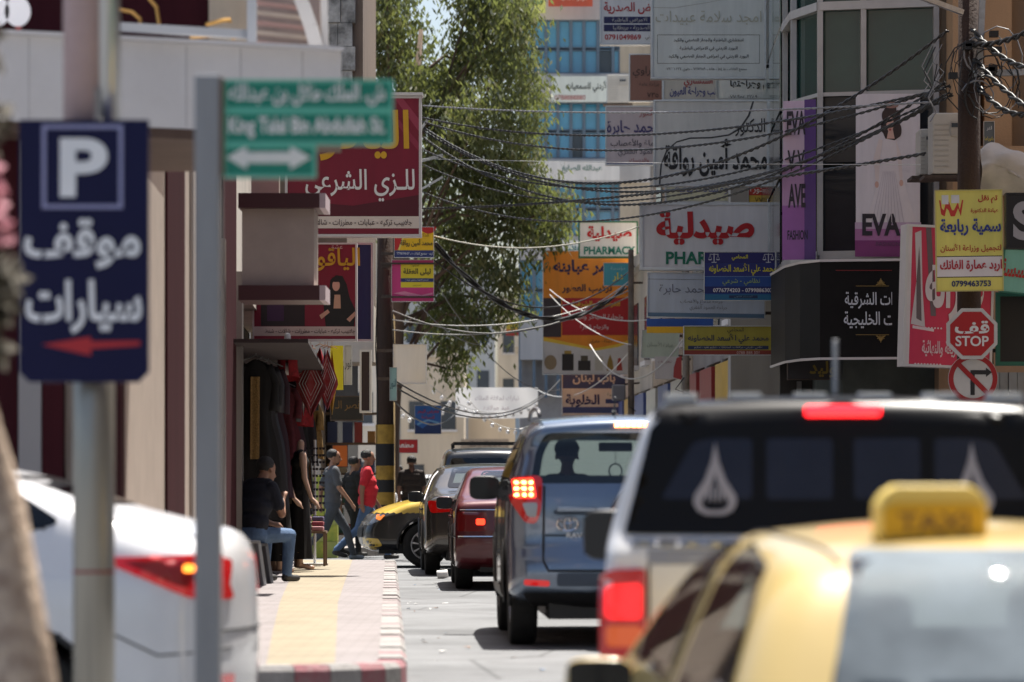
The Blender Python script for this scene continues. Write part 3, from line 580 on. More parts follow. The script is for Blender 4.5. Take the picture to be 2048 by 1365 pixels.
class Car:
    def __init__(s, name, label, sil, W, belt, roofr, wheels, paint_m, wr=.33, edge=.09, crown=(.035, .10), taper=(.9, .82), ztuck=.4, lower=None, ww=.22, archs=True, group=None):
        s.root = thing(name, label, 'car', group=group); s.sil = sil; s.W = W; s.wheels = wheels; s.wr = wr; s.pm = paint_m
        S = chaikin([Vector(p) for p in sil], 2); per = [0]
        for i in range(len(S)): per.append(per[-1] + (S[(i + 1) % len(S)] - S[i]).length)
        N = 220; T = []; k = 0
        for i in range(N):
            t = per[-1] * i / N
            while per[k + 1] < t: k += 1
            T.append(S[k].lerp(S[(k + 1) % len(S)], (t - per[k]) / max(1e-9, per[k + 1] - per[k])))
        ymin = min(p.x for p in T); ymax = max(p.x for p in T); s.y0, s.y1 = ymin, ymax; zmax = max(p.y for p in T); s.zmax = zmax
        cr, ce = crown
        def hw(y, z):
            w = W / 2
            if y < ymin + .9: w *= taper[0] + (1 - taper[0]) * math.sqrt(max(0, 1 - ((ymin + .9 - y) / .9) ** 2.2))
            if y > ymax - 1.1: w *= taper[1] + (1 - taper[1]) * math.sqrt(max(0, 1 - (min(1, (y - ymax + 1.1) / 1.1)) ** 2.2))
            if z > belt: w *= 1 - (1 - roofr) * ((z - belt) / (zmax - belt)) ** 1.15 - .015
            elif z > ztuck + .25: w *= 1 - .015 * ((z - ztuck - .25) / (belt - ztuck - .25)) ** 2
            elif z < ztuck: w *= 1 - .06 * ((ztuck - z) / ztuck)
            return w
        s.hw = hw
        zc = .62
        rows = []
        nv, na, nu = 9, 5, 14
        for p in T:
            c = Vector((min(ymax - .75, max(ymin + .75, p.x)), zc)); d = (c - p); L = d.length; d = d / L if L > 1e-6 else Vector((0, 1)); cc = cr + (ce - cr) * abs(d.x) ** 2
            r = min(edge, L * .5); row = []
            h0 = hw(p.x, p.y); base = (h0 - r) / h0
            for i in range(nv): 
                v = i / nv * base; q = p + d * (cc * v * v); row.append((h0 * v, q.x, q.y))
            e0 = cc * base * base
            for i in range(na + 1):
                th = i / na * math.pi / 2; q = p + d * min(L, e0 + r * (1 - math.cos(th)) + cc * .15 * math.sin(th)); h = hw(q.x, q.y); row.append((h - r + r * math.sin(th), q.x, q.y))
            st = e0 + r + cc * .15
            for i in range(1, nu + 1):
                q = p + d * (st + max(0, L - st) * i / nu); row.append((hw(q.x, q.y), q.x, q.y))
            rows.append(row)
        M = len(rows[0]); vs = []; fs = []
        for sg in (1, -1):
            o = len(vs); vs += [Vector((sg * x, y, z)) for row in rows for x, y, z in row]
            for i in range(N):
                j = (i + 1) % N
                for k in range(M - 1):
                    f = (o + i * M + k, o + i * M + k + 1, o + j * M + k + 1, o + j * M + k); fs.append(f if sg > 0 else f[::-1])
        s.vs, s.fs = vs, fs; s.bvh = BVHTree.FromPolygons(vs, fs); s.cut = []; s.lower = lower
        s.archs = archs
    def hit(s, a, b, mode):
        """project sign-plane point onto the shell. rear/front: (x,z); left/right: (y,z); top: (x,y)"""
        if mode == 'rear': o, d = Vector((a, s.y0 - 3, b)), Vector((0, 1, 0))
        elif mode == 'front': o, d = Vector((a, s.y1 + 3, b)), Vector((0, -1, 0))
        elif mode == 'left': o, d = Vector((-4, a, b)), Vector((1, 0, 0))
        elif mode == 'right': o, d = Vector((4, a, b)), Vector((-1, 0, 0))
        else: o, d = Vector((a, b, 5)), Vector((0, 0, -1))
        h, n, _, _ = s.bvh.ray_cast(o, d)
        if h is None:
            h, n, _, _ = s.bvh.find_nearest(o + d * (3.0 if mode in ('rear', 'front') else 3.2)); 
        if n.dot(d) > 0: n = -n
        return h, n
    def patch(s, name, poly, mode, m, off=.004, step=.045, hole=None, parent=None, rim=0.0):
        """a piece of the skin with an exact outline, standing 'off' proud of the shell"""
        pts = []; n = len(poly)
        for i in range(n):
            a, b = Vector(poly[i]), Vector(poly[(i + 1) % n]); k = max(1, int((b - a).length / step))
            pts += [a.lerp(b, j / k) for j in range(k)]
        nb = len(pts); edges = [(i, (i + 1) % nb) for i in range(nb)]
        if hole:
            hp = []
            for i in range(len(hole)):
                a, b = Vector(hole[i]), Vector(hole[(i + 1) % len(hole)]); k = max(1, int((b - a).length / step)); hp += [a.lerp(b, j / k) for j in range(k)]
            h0 = len(pts); pts += hp; edges += [(h0 + i, h0 + (i + 1) % len(hp)) for i in range(len(hp))]
        xs = [p.x for p in pts]; zs = [p.y for p in pts]; y = min(zs) + step
        while y < max(zs):
            x = min(xs) + step
            while x < max(xs):
                if inpoly(x, y, poly) and not (hole and inpoly(x, y, hole)) and min((Vector((x, y)) - q).length for q in pts[:nb]) > step * .5: pts.append(Vector((x, y)))
                x += step
            y += step
        V, _, Fc, *_ = delaunay_2d_cdt(pts, edges, [], 0, 1e-5)
        tris = []
        for f in Fc:
            c = sum((V[i] for i in f), Vector((0, 0))) / len(f)
            if inpoly(c.x, c.y, poly) and not (hole and inpoly(c.x, c.y, hole)): tris.append(tuple(f))
        vs = []
        for v in V:
            h, nn = s.hit(v.x, v.y, mode); vs.append(h + nn * off)
        mb = MB(); mb.add(vs, tris)
        if rim:
            k = len(mb.v); 
            for i in range(nb):
                a, b = pts[i], pts[(i + 1) % nb]; ha, na_ = s.hit(a.x, a.y, mode); hb, nb_ = s.hit(b.x, b.y, mode)
                mb.add([ha + na_ * off, hb + nb_ * off, hb - nb_ * .005, ha - na_ * .005], [(0, 1, 2, 3)])
        return mb.build(name, m, parent or s.root, smooth=True)
    def window(s, poly, mode, gm, name='window', band=.05, cut=True):
        poly = roundpoly(poly, 2, .06)
        ins = inset(poly, band)
        if cut: s.cut.append((inset(poly, band * .55), mode))
        w = s.patch(name, poly, mode, gm, off=.004, step=.06)
        s.patch('window_band', poly, mode, FRIT, off=.0015, hole=ins, parent=w)
        return w
    def line(s, pts, mode, r=.006, m=None, name='panel_gap', parent=None):
        out = []
        for i in range(len(pts) - 1):
            a, b = Vector(pts[i]), Vector(pts[i + 1]); k = max(2, int((b - a).length / .06))
            for j in range(k): q = a.lerp(b, j / k); h, n = s.hit(q.x, q.y, mode); out.append(h + n * (r * .1))
        h, n = s.hit(*pts[-1], mode); out.append(h + n * r * .1)
        return MB().tube(out, r, 5).build(name, m or BLACKP, parent or s.root)
    def finish(s, loc, rz, pitch=0, roll=0, seats=True, rimm=None, split=None):
        keepA = []; keepB = []
        for f in s.fs:
            c = (s.vs[f[0]] + s.vs[f[1]] + s.vs[f[2]] + s.vs[f[3]]) / 4; n = (s.vs[f[2]] - s.vs[f[0]]).cross(s.vs[f[3]] - s.vs[f[1]])
            n = n.normalized() if n.length > 1e-12 else Vector((0, 0, 1)); drop = False
            for poly, mode in s.cut:
                if mode == 'rear' and abs(n.y) > .1 and c.y < (s.y0 + s.y1) / 2 and inpoly(c.x, c.z, poly): drop = True
                elif mode == 'front' and abs(n.y) > .1 and c.y > (s.y0 + s.y1) / 2 and inpoly(c.x, c.z, poly): drop = True
                elif mode in ('left', 'right') and abs(n.x) > .35 and (c.x < 0) == (mode == 'left') and inpoly(c.y, c.z, poly): drop = True
            if s.archs:
                for wy in s.wheels:
                    if math.hypot(c.y - wy, c.z - s.wr) < s.wr + .07 and abs(c.x) > s.W / 2 - .32: drop = True
            if drop: continue
            (keepB if split and (split[0](c) if callable(split[0]) else c.z < split[0]) else keepA).append(f)
        for nm, fs, m in (('body', keepA, s.pm), ((split[2] if split and len(split) > 2 else 'lower_body'), keepB, split[1] if split else None)):
            if not fs: continue
            me = bpy.data.meshes.new(nm); me.from_pydata([tuple(v) for v in s.vs], [], fs); bm = bmesh.new(); bm.from_mesh(me)
            bmesh.ops.delete(bm, geom=[v for v in bm.verts if not v.link_faces], context='VERTS'); bmesh.ops.remove_doubles(bm, verts=bm.verts, dist=.0008); bmesh.ops.recalc_face_normals(bm, faces=bm.faces); bm.to_mesh(me); bm.free(); link(nm, me, m, s.root, smooth=True)
        # wheels: tyre with a spoked rim, arch lips
        for wy in s.wheels:
            for sg in (-1, 1):
                xo = sg * (s.W / 2 - .03); M = Matrix.Translation((xo, wy, s.wr)) @ Matrix.Rotation(R(90) * sg, 4, 'Y'); R0 = s.wr
                ty = MB(); ty.lathe([(R0 * .62, -.19), (R0 * .9, -.20), (R0 * .985, -.185), (R0, -.16), (R0, -.03), (R0 * .985, -.01), (R0 * .9, 0), (R0 * .68, -.005), (R0 * .63, -.03)], 32, M, caps=False); o = ty.build('wheel', RUB, s.root, smooth=True)
                rm = MB(); rm.lathe([(R0 * .64, -.012), (R0 * .60, -.012), (R0 * .56, -.05)], 28, M, caps=False)
                for k in range(9):
                    a = 2 * math.pi * k / 9; rm.add([M @ Vector((math.cos(a + q) * r, math.sin(a + q) * r, z)) for q, r, z in ((-.13, R0 * .12, -.02), (.13, R0 * .12, -.02), (.07, R0 * .61, -.025), (-.07, R0 * .61, -.025))], [(0, 1, 2, 3)])
                rm.lathe([(R0 * .15, -.012), (R0 * .0, -.008)], 12, M, caps=False); rm.build('rim', rimm or ALLOY, o)
                br = MB(); br.lathe([(R0 * .56, -.07), (0, -.07)], 24, M, caps=False); br.build('brake_disc', BLACKP, o)
                if s.archs:
                    lip = []
                    for k in range(25):
                        a = R(-8 + 196 * k / 24); y = wy + math.cos(a) * (s.wr + .07); z = s.wr + math.sin(a) * (s.wr + .07)
                        if z < .2: z = .2
                        lip.append((sg * (s.hw(y, z) - .004), y, z))
                    MB().tube(lip, .016, 6).build('arch_lip', s.lower or BLACKP, s.root, smooth=True)
        wells = MB(); wells.box(-s.W / 2 + .3, s.W / 2 - .3, s.y0 + .25, s.y1 - .3, .2, .34); wells.build('underbody', BLACKP, s.root)
        if seats:
            yc = (s.wheels[0] + s.wheels[1]) / 2
            for (x, y) in ((-.38, yc + .25), (.38, yc + .25), (-.36, yc - .7), (.36, yc - .7)):
                st = MB(); st.box(-.25, .25, -.25, .3, .3, .52, Matrix.Translation((x, y, 0))); q = Matrix.Translation((x, y - .2, .5)) @ Matrix.Rotation(R(14), 4, 'X'); st.box(-.24, .24, -.07, .07, 0, .52, q); st.box(-.13, .13, -.05, .05, .56, .74, q); st.build('seat', UPH, s.root, bevel=.04)
            MB().box(-s.W * .4, s.W * .4, yc + .95, yc + 1.25, .55, .92).build('dashboard', UPH, s.root, bevel=.05)
        s.root.location = loc; s.root.rotation_euler = (pitch, roll, rz)
        return s.root
    def mirror(s, y, z, x=None, m=None, side=(-1, 1), size=(.20, .10, .15), lens=None):
        for sg in side:
            w = s.hw(y, z); a, b, c = size
            mb = MB(); mb.ball((sg * (w - .01 + a / 2), y, z + .02), a / 2 * 1.15, b / 2 * 1.3, c / 2 * 1.15, 14, 10)
            cxm = sg * (w - .01 + a / 2); pw = lambda q: math.copysign(abs(q) ** .55, q)
            mb.v = [Vector((cxm + pw((v.x - cxm) / (a * .575)) * a * .5, v.y, z + .02 + pw((v.z - z - .02) / (c * .575)) * c * .5)) for v in mb.v]
            mb.v = [Vector((v.x, v.y if v.y > y - b * .25 else y - b * .25, v.z)) for v in mb.v]
            o = mb.build('side_mirror', m or s.pm, s.root, smooth=True)
            MB().bar((sg * (w - .04), y + .02, z - .02), (sg * (w + .1), y + .01, z - .01), .05, .04).build('mirror_arm', BLACKP, o)
            art_ = MB(); art_.add([(sg * (w - .01 + a / 2) + dx * a * .47, y - b * .25 - .003, z + .02 + dz * c * .45) for dx, dz in ((-1, -.8), (-.6, -1), (.6, -1), (1, -.7), (1, .7), (.7, 1), (-.7, 1), (-1, .8))], [tuple(range(8))]); art_.build('mirror_glass', lens or mat('mirror_glass', (.02, .021, .023), .08, .3), o)
    def plate(s, x, z, w, h, mode='rear', body='13-60421', m=None):
        o = s.patch('number_plate', rect(x - w / 2, x + w / 2, z - h / 2, z + h / 2), mode, m or mat('plate_white', (.7, .7, .68), .4), off=.012, rim=.01, step=.1)
        return o

SEDAN = [(.16, .27), (.04, .34), (.0, .50), (.02, .72), (.05, .90), (.06, 1.00), (.16, 1.055), (.45, 1.085), (.72, 1.10), (1.05, 1.25), (1.35, 1.375), (1.75, 1.435), (2.2, 1.45), (2.65, 1.40), (3.05, 1.24), (3.5, 1.02), (4.1, .90), (4.42, .77), (4.55, .62), (4.6, .46), (4.54, .28), (4.3, .2), (3.2, .19), (1.2, .19), (.5, .21)]
def sc(sil, L=1, H=1): return [(y * L, z * H) for y, z in sil]
def sedan(name, label, pm, W=1.78, L=1, H=1, gl=GL_CAR, rearwin=None, sidewin=True, belt=.92, tail=True, split=None, group=None, ontail=False, sil=None, rdoor=None, **kw):
    c = Car(name, label, sc(sil or SEDAN, L, H), W, belt * H, .76, (.98 * L, 3.62 * L), pm, group=group, **kw)
    rw = rearwin or [(-.50, 1.385 * H), (.50, 1.385 * H), (.60, 1.12 * H), (-.60, 1.12 * H)]
    c.window(rw, 'rear', gl, 'rear_window', .06)
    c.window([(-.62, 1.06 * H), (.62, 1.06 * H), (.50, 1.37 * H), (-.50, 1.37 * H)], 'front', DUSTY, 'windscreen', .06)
    for md in ('left', 'right'):
        c.window([(1.98 * L, 1.36 * H), (2.45 * L, 1.34 * H), (3.05 * L, 1.02 * H), (1.98 * L, .96 * H)], md, gl, 'door_window', .035)
        c.window([(y * L, z * H) for y, z in (rdoor or [(1.12, 1.0), (1.50, 1.31), (1.92, 1.36), (1.92, .96)])], md, gl, 'door_window', .035)
        for y in (1.95 * L, 3.05 * L): c.line([(y, .3), (y, .92 * H)], md, .005)
        c.line([(1.15 * L, .52), (1.2 * L, .92 * H)], md, .005)
        for y in (1.35 * L, 2.15 * L):
            h, n = c.hit(y, .84 * H, md); MB().bar(h + n * .02 + Vector((0, -.07, 0)), h + n * .02 + Vector((0, .09, 0)), .025, .03).build('door_handle', pm, c.root, bevel=.006)
    c.mirror(3.0 * L, .98 * H, side=(-1, 1))
    return c
# ------------------------------------------------------------ blue compact SUV, braking
BLUE = paint('steel_blue_paint', (.17, .215, .285), .6, .22)
SIL = [(.14, .30), (.03, .38), (.0, .52), (.03, .66), (.09, .74), (.10, 1.0), (.13, 1.14), (.22, 1.32), (.31, 1.50), (.27, 1.60), (.40, 1.645), (.9, 1.675), (1.6, 1.68), (2.2, 1.64), (2.6, 1.54), (3.2, 1.14), (3.5, 1.06), (4.05, .97), (4.28, .82), (4.36, .62), (4.36, .42), (4.25, .26), (3.2, .24), (1.2, .24), (.5, .26)]
c = Car('suv', 'steel blue compact SUV with its brake lamps lit and spare wheel cover', SIL, 1.815, 1.10, .80, (.80, 3.42), BLUE, wr=.35, edge=.11, crown=(.04, .12), taper=(.93, .85))
c.window([(-.63, 1.53), (.63, 1.53), (.70, 1.40), (.74, 1.17), (-.74, 1.17), (-.70, 1.40)], 'rear', glass('clear_car_glass', (.50, .57, .56)), 'rear_window', .055)
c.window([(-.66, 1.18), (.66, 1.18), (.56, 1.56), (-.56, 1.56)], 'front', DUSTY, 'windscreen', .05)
for md in ('left', 'right'):
    c.window([(1.62, 1.55), (2.35, 1.53), (2.95, 1.16), (1.62, 1.12)], md, GL_CAR, 'door_window', .04); c.window([(.95, 1.50), (1.56, 1.55), (1.56, 1.12), (.95, 1.12)], md, GL_CAR, 'door_window', .04)
    c.window([(.42, 1.40), (.50, 1.50), (.88, 1.51), (.88, 1.14), (.62, 1.16)], md, GL_DARK, 'quarter_window', .035)
    for y in (1.59, 2.75): c.line([(y, .36), (y, 1.08)], md, .006)
    c.line([(.95, .75), (1.0, 1.08)], md, .006)
    c.patch('side_cladding', [(1.3, .30), (2.95, .30), (2.95, .42), (1.3, .42)], md, BLACKP, off=.02)
for sg in (-1, 1):
    f = (lambda p: p) if sg < 0 else mirr
    lamp = c.patch('tail_lamp', roundpoly(f([(-.885, 1.20), (-.70, 1.22), (-.655, 1.20), (-.665, .98), (-.70, .88), (-.78, .89), (-.87, 1.04)]), 2), 'rear', TAIL, off=.022, rim=.02)
    c.patch('lit_lens', roundpoly(f([(-.855, 1.19), (-.72, 1.20), (-.70, 1.06), (-.84, 1.06)]), 1), 'rear', TAILON, off=.026, parent=lamp)
    for r_ in range(3):
        for q_ in range(3): x_ = (-.825 + q_ * .045) * (1 if sg < 0 else -1); c.patch('led_dot', ell(x_, 1.165 - r_ * .042, .015, .012, 8), 'rear', LED, off=.03, parent=lamp)
    c.patch('reversing_lens', roundpoly(f([(-.80, 1.03), (-.69, 1.03), (-.70, .93), (-.76, .93)]), 1), 'rear', CLEARL, off=.026, parent=lamp)
    c.patch('reflector', roundpoly(f([(-.79, .49), (-.61, .48), (-.61, .44), (-.79, .45)]), 1), 'rear', lampmat('red_reflector', (.4, .01, .01), (1, .01, .01), .2), off=.012, rim=.01)
c.patch('rear_bumper', roundpoly([(-.80, .40), (.80, .40), (.72, .30), (-.72, .30)], 1), 'rear', BLACKP, off=.015)
c.patch('bumper_recess', roundpoly([(-.56, .44), (.56, .44), (.56, .535), (-.56, .535)], 1), 'rear', mat('dark_blue_step', (.03, .05, .085), .4), off=.004)
c.line([(-.645, 1.15), (-.655, .62), (-.62, .55), (.62, .55), (.655, .62), (.645, 1.15)], 'rear', .010, name='tailgate_gap')
c.line([(-.64, .80), (.64, .80)], 'rear', .007, name='tailgate_crease'); c.line([(-.02, .56), (-.02, .80)], 'rear', .005, name='tailgate_gap')
h, n = c.hit(-.42, .985, 'rear'); MB().bar(h + Vector((-.14, -.025, 0)), h + Vector((.14, -.025, 0)), .03, .035).build('tailgate_handle', BLUE, c.root, bevel=.008)
c.patch('handle_recess', roundpoly(rect(-.58, -.26, .945, .985), 2), 'rear', mat('dark_blue_step'), off=.003)
em = MB()                                                # oval emblem of three rings
h, n = c.hit(-.48, .88, 'rear'); ex, ey, ez = h
def ring(rx, rz, cx=0, cz=0): return [(ex + cx + rx * math.cos(a * math.pi / 12), ey - .012 - .0, ez + cz + rz * math.sin(a * math.pi / 12)) for a in range(24)]
em.tube(ring(.075, .05), .008, 5, closed=True); em.tube(ring(.022, .046), .006, 5, closed=True); em.tube(ring(.048, .02, 0, .024), .006, 5, closed=True); em.build('emblem', CHROME, c.root)
t = text('RAV4', -.42, .80, .035, mat('dull_chrome', (.45, .46, .48), .3, .9), c.root, wfit=.14, y=h.y - .02, bold=.02, name='badge'); t = text('SUV', -.62, .80, .035, CHROME, c.root, wfit=.10, y=h.y - .02, bold=.02, name='badge'); bpy.data.objects.remove(t)
# spare wheel cover
M = Matrix.Translation((.17, .08, .88)) @ Matrix.Rotation(R(90), 4, 'X'); sp = MB(); sp.lathe([(.36, -.02), (.375, .03), (.375, .12), (.355, .17), (.30, .195), (.0, .205)], 36, M, caps=False); spo = sp.build('spare_wheel_cover', BLUE, c.root, smooth=True); rg = MB(); rg.lathe([(.36, .162), (.345, .185), (.315, .194), (.30, .199)], 36, M, caps=False); rg.build('cover_ring', mat('silver_ring', (.42, .46, .52), .3, .7), spo, smooth=True)
hb = MB(); 
for i in range(7): x = -.12 + i * .04; hh, nn = c.hit(x, 1.585, 'rear'); hb.box(x - .016, x + .016, hh.y - .012, hh.y + .01, 1.572, 1.598)
hb.build('high_brake_lamp', LED, c.root)
for sg in (-1, 1): MB().tube([(sg * (c.hw(y, 1.62) - .06), y, z) for y, z in ((.45, 1.655), (.6, 1.70), (1.2, 1.725), (1.9, 1.71), (2.1, 1.655))], .016, 6).build('roof_rail', mat('dark_grey_rail', (.10, .10, .11), .4), c.root, smooth=True)
MB().tube([(-.1, .95, 1.66), (-.1, .80, 1.80)], .006, 5).build('aerial', BLACKP, c.root); MB().tube([(-.1, .99, 1.67), (-.1, .95, 1.70)], .016, 6).build('aerial_base', BLACKP, c.root)
c.mirror(2.85, 1.12, m=BLACKP, size=(.24, .12, .19)); text('الاردن', -.12, .41, .05, BLACKP, c.root, wfit=.1, y=c.hit(-.12, .41, 'rear')[0].y - .04)
c.patch('number_plate', rect(-.21, .31, .355, .465), 'rear', mat('plate_white', (.7, .7, .68), .4), off=.035, rim=.01, step=.1)
MB().box(-.13, .13, 2.35, 2.38, 1.42, 1.49).build('interior_mirror', BLACKP, c.root, bevel=.01)
MB().tube([(.0 + .05 * math.cos(a * math.pi / 8), 2.36, 1.27 + .055 * math.sin(a * math.pi / 8)) for a in range(16)], .006, 5, closed=True).tube([(0, 2.36, 1.42), (0, 2.36, 1.325)], .003, 4).build('hanging_ring', BLACKP, c.root)
MB().tube([(-.38 + .17 * math.cos(a * math.pi / 8), 2.55 , .98 + .17 * math.sin(a * math.pi / 8)) for a in range(16)], .014, 5, closed=True).build('steering_wheel', BLACKP, c.root)
RAV = Vector((.86 + .02, 25.45, 0)); c.finish(RAV, STREET)

# ------------------------------------------------------------ white pickup with black canopy rear
WHITE = paint('white_car_paint', (.74, .74, .75), 0, .3)
SIL = [(.10, .46), (.02, .52), (.0, .70), (.0, 1.0), (.0, 1.22), (.02, 1.27), (.08, 1.31), (.14, 1.50), (.20, 1.70), (.225, 1.785), (.27, 1.815), (.7, 1.82), (1.6, 1.82), (2.6, 1.81), (3.1, 1.74), (3.75, 1.22), (4.7, 1.12), (5.02, .98), (5.1, .7), (5.05, .42), (4.6, .36), (1.0, .38), (.4, .42)]
c = Car('pickup_truck', 'white pickup truck with black canopy rear and two pale drop-shaped stickers', SIL, 1.835, 1.25, .80, (.95, 4.05), WHITE, wr=.38, edge=.05, crown=(.03, .03), taper=(.985, .85), ztuck=.55)
back = c.patch('canopy_rear', roundpoly([(-.83, 1.30), (-.73, 1.70), (-.63, 1.803), (.63, 1.803), (.73, 1.70), (.83, 1.30)], 1), 'rear', mat('gloss_black_panel', (.008, .008, .009), .3, spec=.12), off=.006)
dk = mat('dark_blue_pane', (.018, .021, .038), .2, var=.2, spec=.25)
for pts in ([(-.69, 1.43), (-.57, 1.645), (-.50, 1.66), (-.345, 1.66), (-.345, 1.43)], [(-.29, 1.43), (-.29, 1.66), (-.04, 1.66), (-.04, 1.43)]):
    for f in ((lambda p: p), mirr):
        w = c.patch('window_pane', roundpoly(f(pts), 1), 'rear', dk, off=.010, parent=back)
ST = mat('pale_sticker', (.30, .30, .36), .6)
for sg in (-1, 1):
    drop = [(sg * .485 + dx * .082, 1.50 + dz) for dx, dz in ((0, .145), (.18, .07), (.5, .0), (.95, -.055), (1.0, -.085), (.8, -.115), (.4, -.13), (0, -.13), (-.4, -.13), (-.8, -.115), (-1, -.085), (-.95, -.055), (-.5, 0), (-.18, .07))]
    hole = [(sg * .485 + (x - sg * .485) * .62, 1.455 + (z - 1.50) * .52) for x, z in drop]
    s1 = c.patch('sticker', drop, 'rear', ST, off=.0125, parent=back, hole=hole, step=.03)
    for k in range(4): c.patch('sticker_script', roundpoly([(sg * .485 - .03 + k * .017, 1.42), (sg * .485 - .022 + k * .017, 1.42), (sg * .485 - .018 + k * .017, 1.475 + .01 * (k % 2)), (sg * .485 - .028 + k * .017, 1.475)], 1), 'rear', ST, off=.0125, parent=back, step=.05)
lb = MB(); h, n = c.hit(0, 1.765, 'rear'); lb.box(-.145, .145, h.y - .03, h.y + .05, 1.745, 1.788); lb.build('high_brake_lamp', lampmat('lit_red_bar', (.5, .008, .01), (1, .008, .016), 2.6), c.root, bevel=.012)
ga = MB()
for i in range(6): x = -.62 + i * .25; ga.box(x - .06, x + .06, .35, .7, 1.80, 1.835)
ga.build('roof_strip', mat('pale_roof_strip', (.7, .7, .68), .4), c.root)
c.patch('tailgate_rail', rect(-.80, .80, 1.255, 1.285), 'rear', mat('grey_rail', (.28, .29, .31), .3, .6), off=.012, rim=.01)
c.patch('tailgate_band', rect(-.74, .74, 1.19, 1.245), 'rear', mat('dull_silver', (.34, .33, .33), .4, .4), off=.004)  # dull silver band just below the rail
c.line([(-.735, 1.19), (-.735, .62), (.735, .62), (.735, 1.19)], 'rear', .006)
RL = lampmat('lit_pickup_lamp', (.45, .006, .008), (1, .008, .010), .85)
for sg in (-1, 1):
    f = (lambda p: p) if sg < 0 else mirr
    lamp = c.patch('tail_lamp', roundpoly(f([(-.905, .72), (-.905, 1.14), (-.87, 1.17), (-.745, 1.175), (-.745, .72)]), 1), 'rear', TAIL, off=.02, rim=.02)
    c.patch('lit_lens', roundpoly(f([(-.885, 1.11), (-.76, 1.12), (-.76, .985), (-.885, .985)]), 1), 'rear', RL, off=.024, parent=lamp)
    c.patch('amber_lens', roundpoly(f([(-.885, .96), (-.76, .96), (-.76, .88), (-.885, .88)]), 1), 'rear', lampmat('dim_amber_lamp', (.30, .05, .01), (1, .15, .02), .2), off=.024, parent=lamp)
c.patch('rear_bumper', rect(-.85, .85, .50, .68), 'rear', mat('chrome_bumper', (.5, .5, .5), .2, .9), off=.06, rim=.05)
for md in ('left', 'right'):
    c.window([(2.75, 1.70), (3.15, 1.66), (3.72, 1.24), (2.75, 1.20)], md, GL_CAR, 'door_window', .04); c.window([(1.95, 1.70), (2.68, 1.71), (2.68, 1.20), (1.95, 1.20)], md, GL_DARK, 'door_window', .04); c.window([(.35, 1.66), (1.75, 1.72), (1.75, 1.34), (.28, 1.34)], md, GL_DARK, 'canopy_window', .04)
    c.line([(1.85, .5), (1.85, 1.28)], md, .008); c.line([(2.72, .5), (2.72, 1.2)], md, .006)
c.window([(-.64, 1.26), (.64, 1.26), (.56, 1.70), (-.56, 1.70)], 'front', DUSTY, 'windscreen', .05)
c.mirror(3.4, 1.14, m=mat('dark_grey_mirror', (.03, .03, .032), .35), size=(.23, .13, .24))
MB().tube([(.0, 1.3, 1.83), (0, 1.28, 2.05)], .011, 6).build('aerial', mat('white_plastic', (.6, .6, .6), .5), c.root)
c.finish((1.25, 13.55, -.35), R(-3.6), pitch=R(1.7), seats=True, split=(lambda c_: c_.y < 1.8 and c_.z > 1.745, MATS['gloss_black_panel'], 'canopy_roof'))

# ------------------------------------------------------------ near yellow taxi (hatchback)
YEL = paint('taxi_yellow_paint', (.62, .455, .175), 0, .32)
TAXIGL = dusty('sheen_and_dust_rear_glass', (.62, .68, .68), .72, 'ShaderNodeBsdfDiffuse', (.26, .30, .33, 1))  # grey-blue diffuse layer paints the sky's reflection, with some dust
nt = TAXIGL.node_tree; nz_ = nt.nodes.new('ShaderNodeTexNoise'); nz_.inputs['Scale'].default_value = 3.2; nz_.inputs['Detail'].default_value = 5; tc_ = nt.nodes.new('ShaderNodeTexCoord'); nt.links.new(tc_.outputs['Object'], nz_.inputs[0]); mr_ = nt.nodes.new('ShaderNodeMapRange'); mr_.inputs[1].default_value = .35; mr_.inputs[2].default_value = .68; mr_.inputs[3].default_value = .42; mr_.inputs[4].default_value = .86; nt.links.new(nz_.outputs[0], mr_.inputs[0])
for n_ in nt.nodes:
    if n_.type == 'MIX_SHADER' and not n_.inputs[0].is_linked: nt.links.new(mr_.outputs[0], n_.inputs[0])
SIL = [(.14, .28), (.03, .36), (.0, .52), (.03, .74), (.07, .90), (.12, .96), (.24, 1.12), (.36, 1.26), (.48, 1.345), (.8, 1.395), (1.4, 1.43), (1.9, 1.42), (2.3, 1.35), (2.75, 1.12), (3.05, .99), (3.55, .90), (3.8, .78), (3.9, .6), (3.9, .42), (3.8, .27), (3.0, .2), (1.0, .2), (.4, .22)]
c = Car('taxi', 'cream yellow hatchback taxi with a yellow roof sign, behind the white pickup', SIL, 1.70, .92, .74, (.72, 3.18), YEL, wr=.31, edge=.13, crown=(.055, .08), taper=(.93, .82))
c.window([(-.47, 1.35), (.47, 1.35), (.56, 1.05), (.58, .96), (-.58, .96), (-.56, 1.05)], 'rear', TAXIGL, 'rear_window', .03)
for md in ('left', 'right'):
    c.window([(1.60, 1.36), (1.95, 1.345), (2.62, .98), (1.60, .93)], md, GL_CAR, 'door_window', .045); c.window([(.40, 1.0), (.56, 1.19), (.80, 1.30), (1.42, 1.36), (1.42, .93), (.46, .93)], md, GL_CAR, 'door_window', .045)
    c.line([(1.51, .3), (1.51, 1.37)], md, .007)
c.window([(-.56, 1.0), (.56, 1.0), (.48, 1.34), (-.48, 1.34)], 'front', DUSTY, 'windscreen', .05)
rs = Matrix.Translation((-.20, .80, 1.37)); ts = MB()
prof = [(-.155, 0), (.155, 0), (.155, .10), (.135, .135), (.10, .155), (-.10, .155), (-.135, .135), (-.155, .10)]
ts.prism(prof, -.055, .055); ts.v = [rs @ v for v in ts.v]; tsg = ts.build('roof_sign', mat('sign_yellow_plastic', (.75, .55, .14), .4), c.root, bevel=.015)
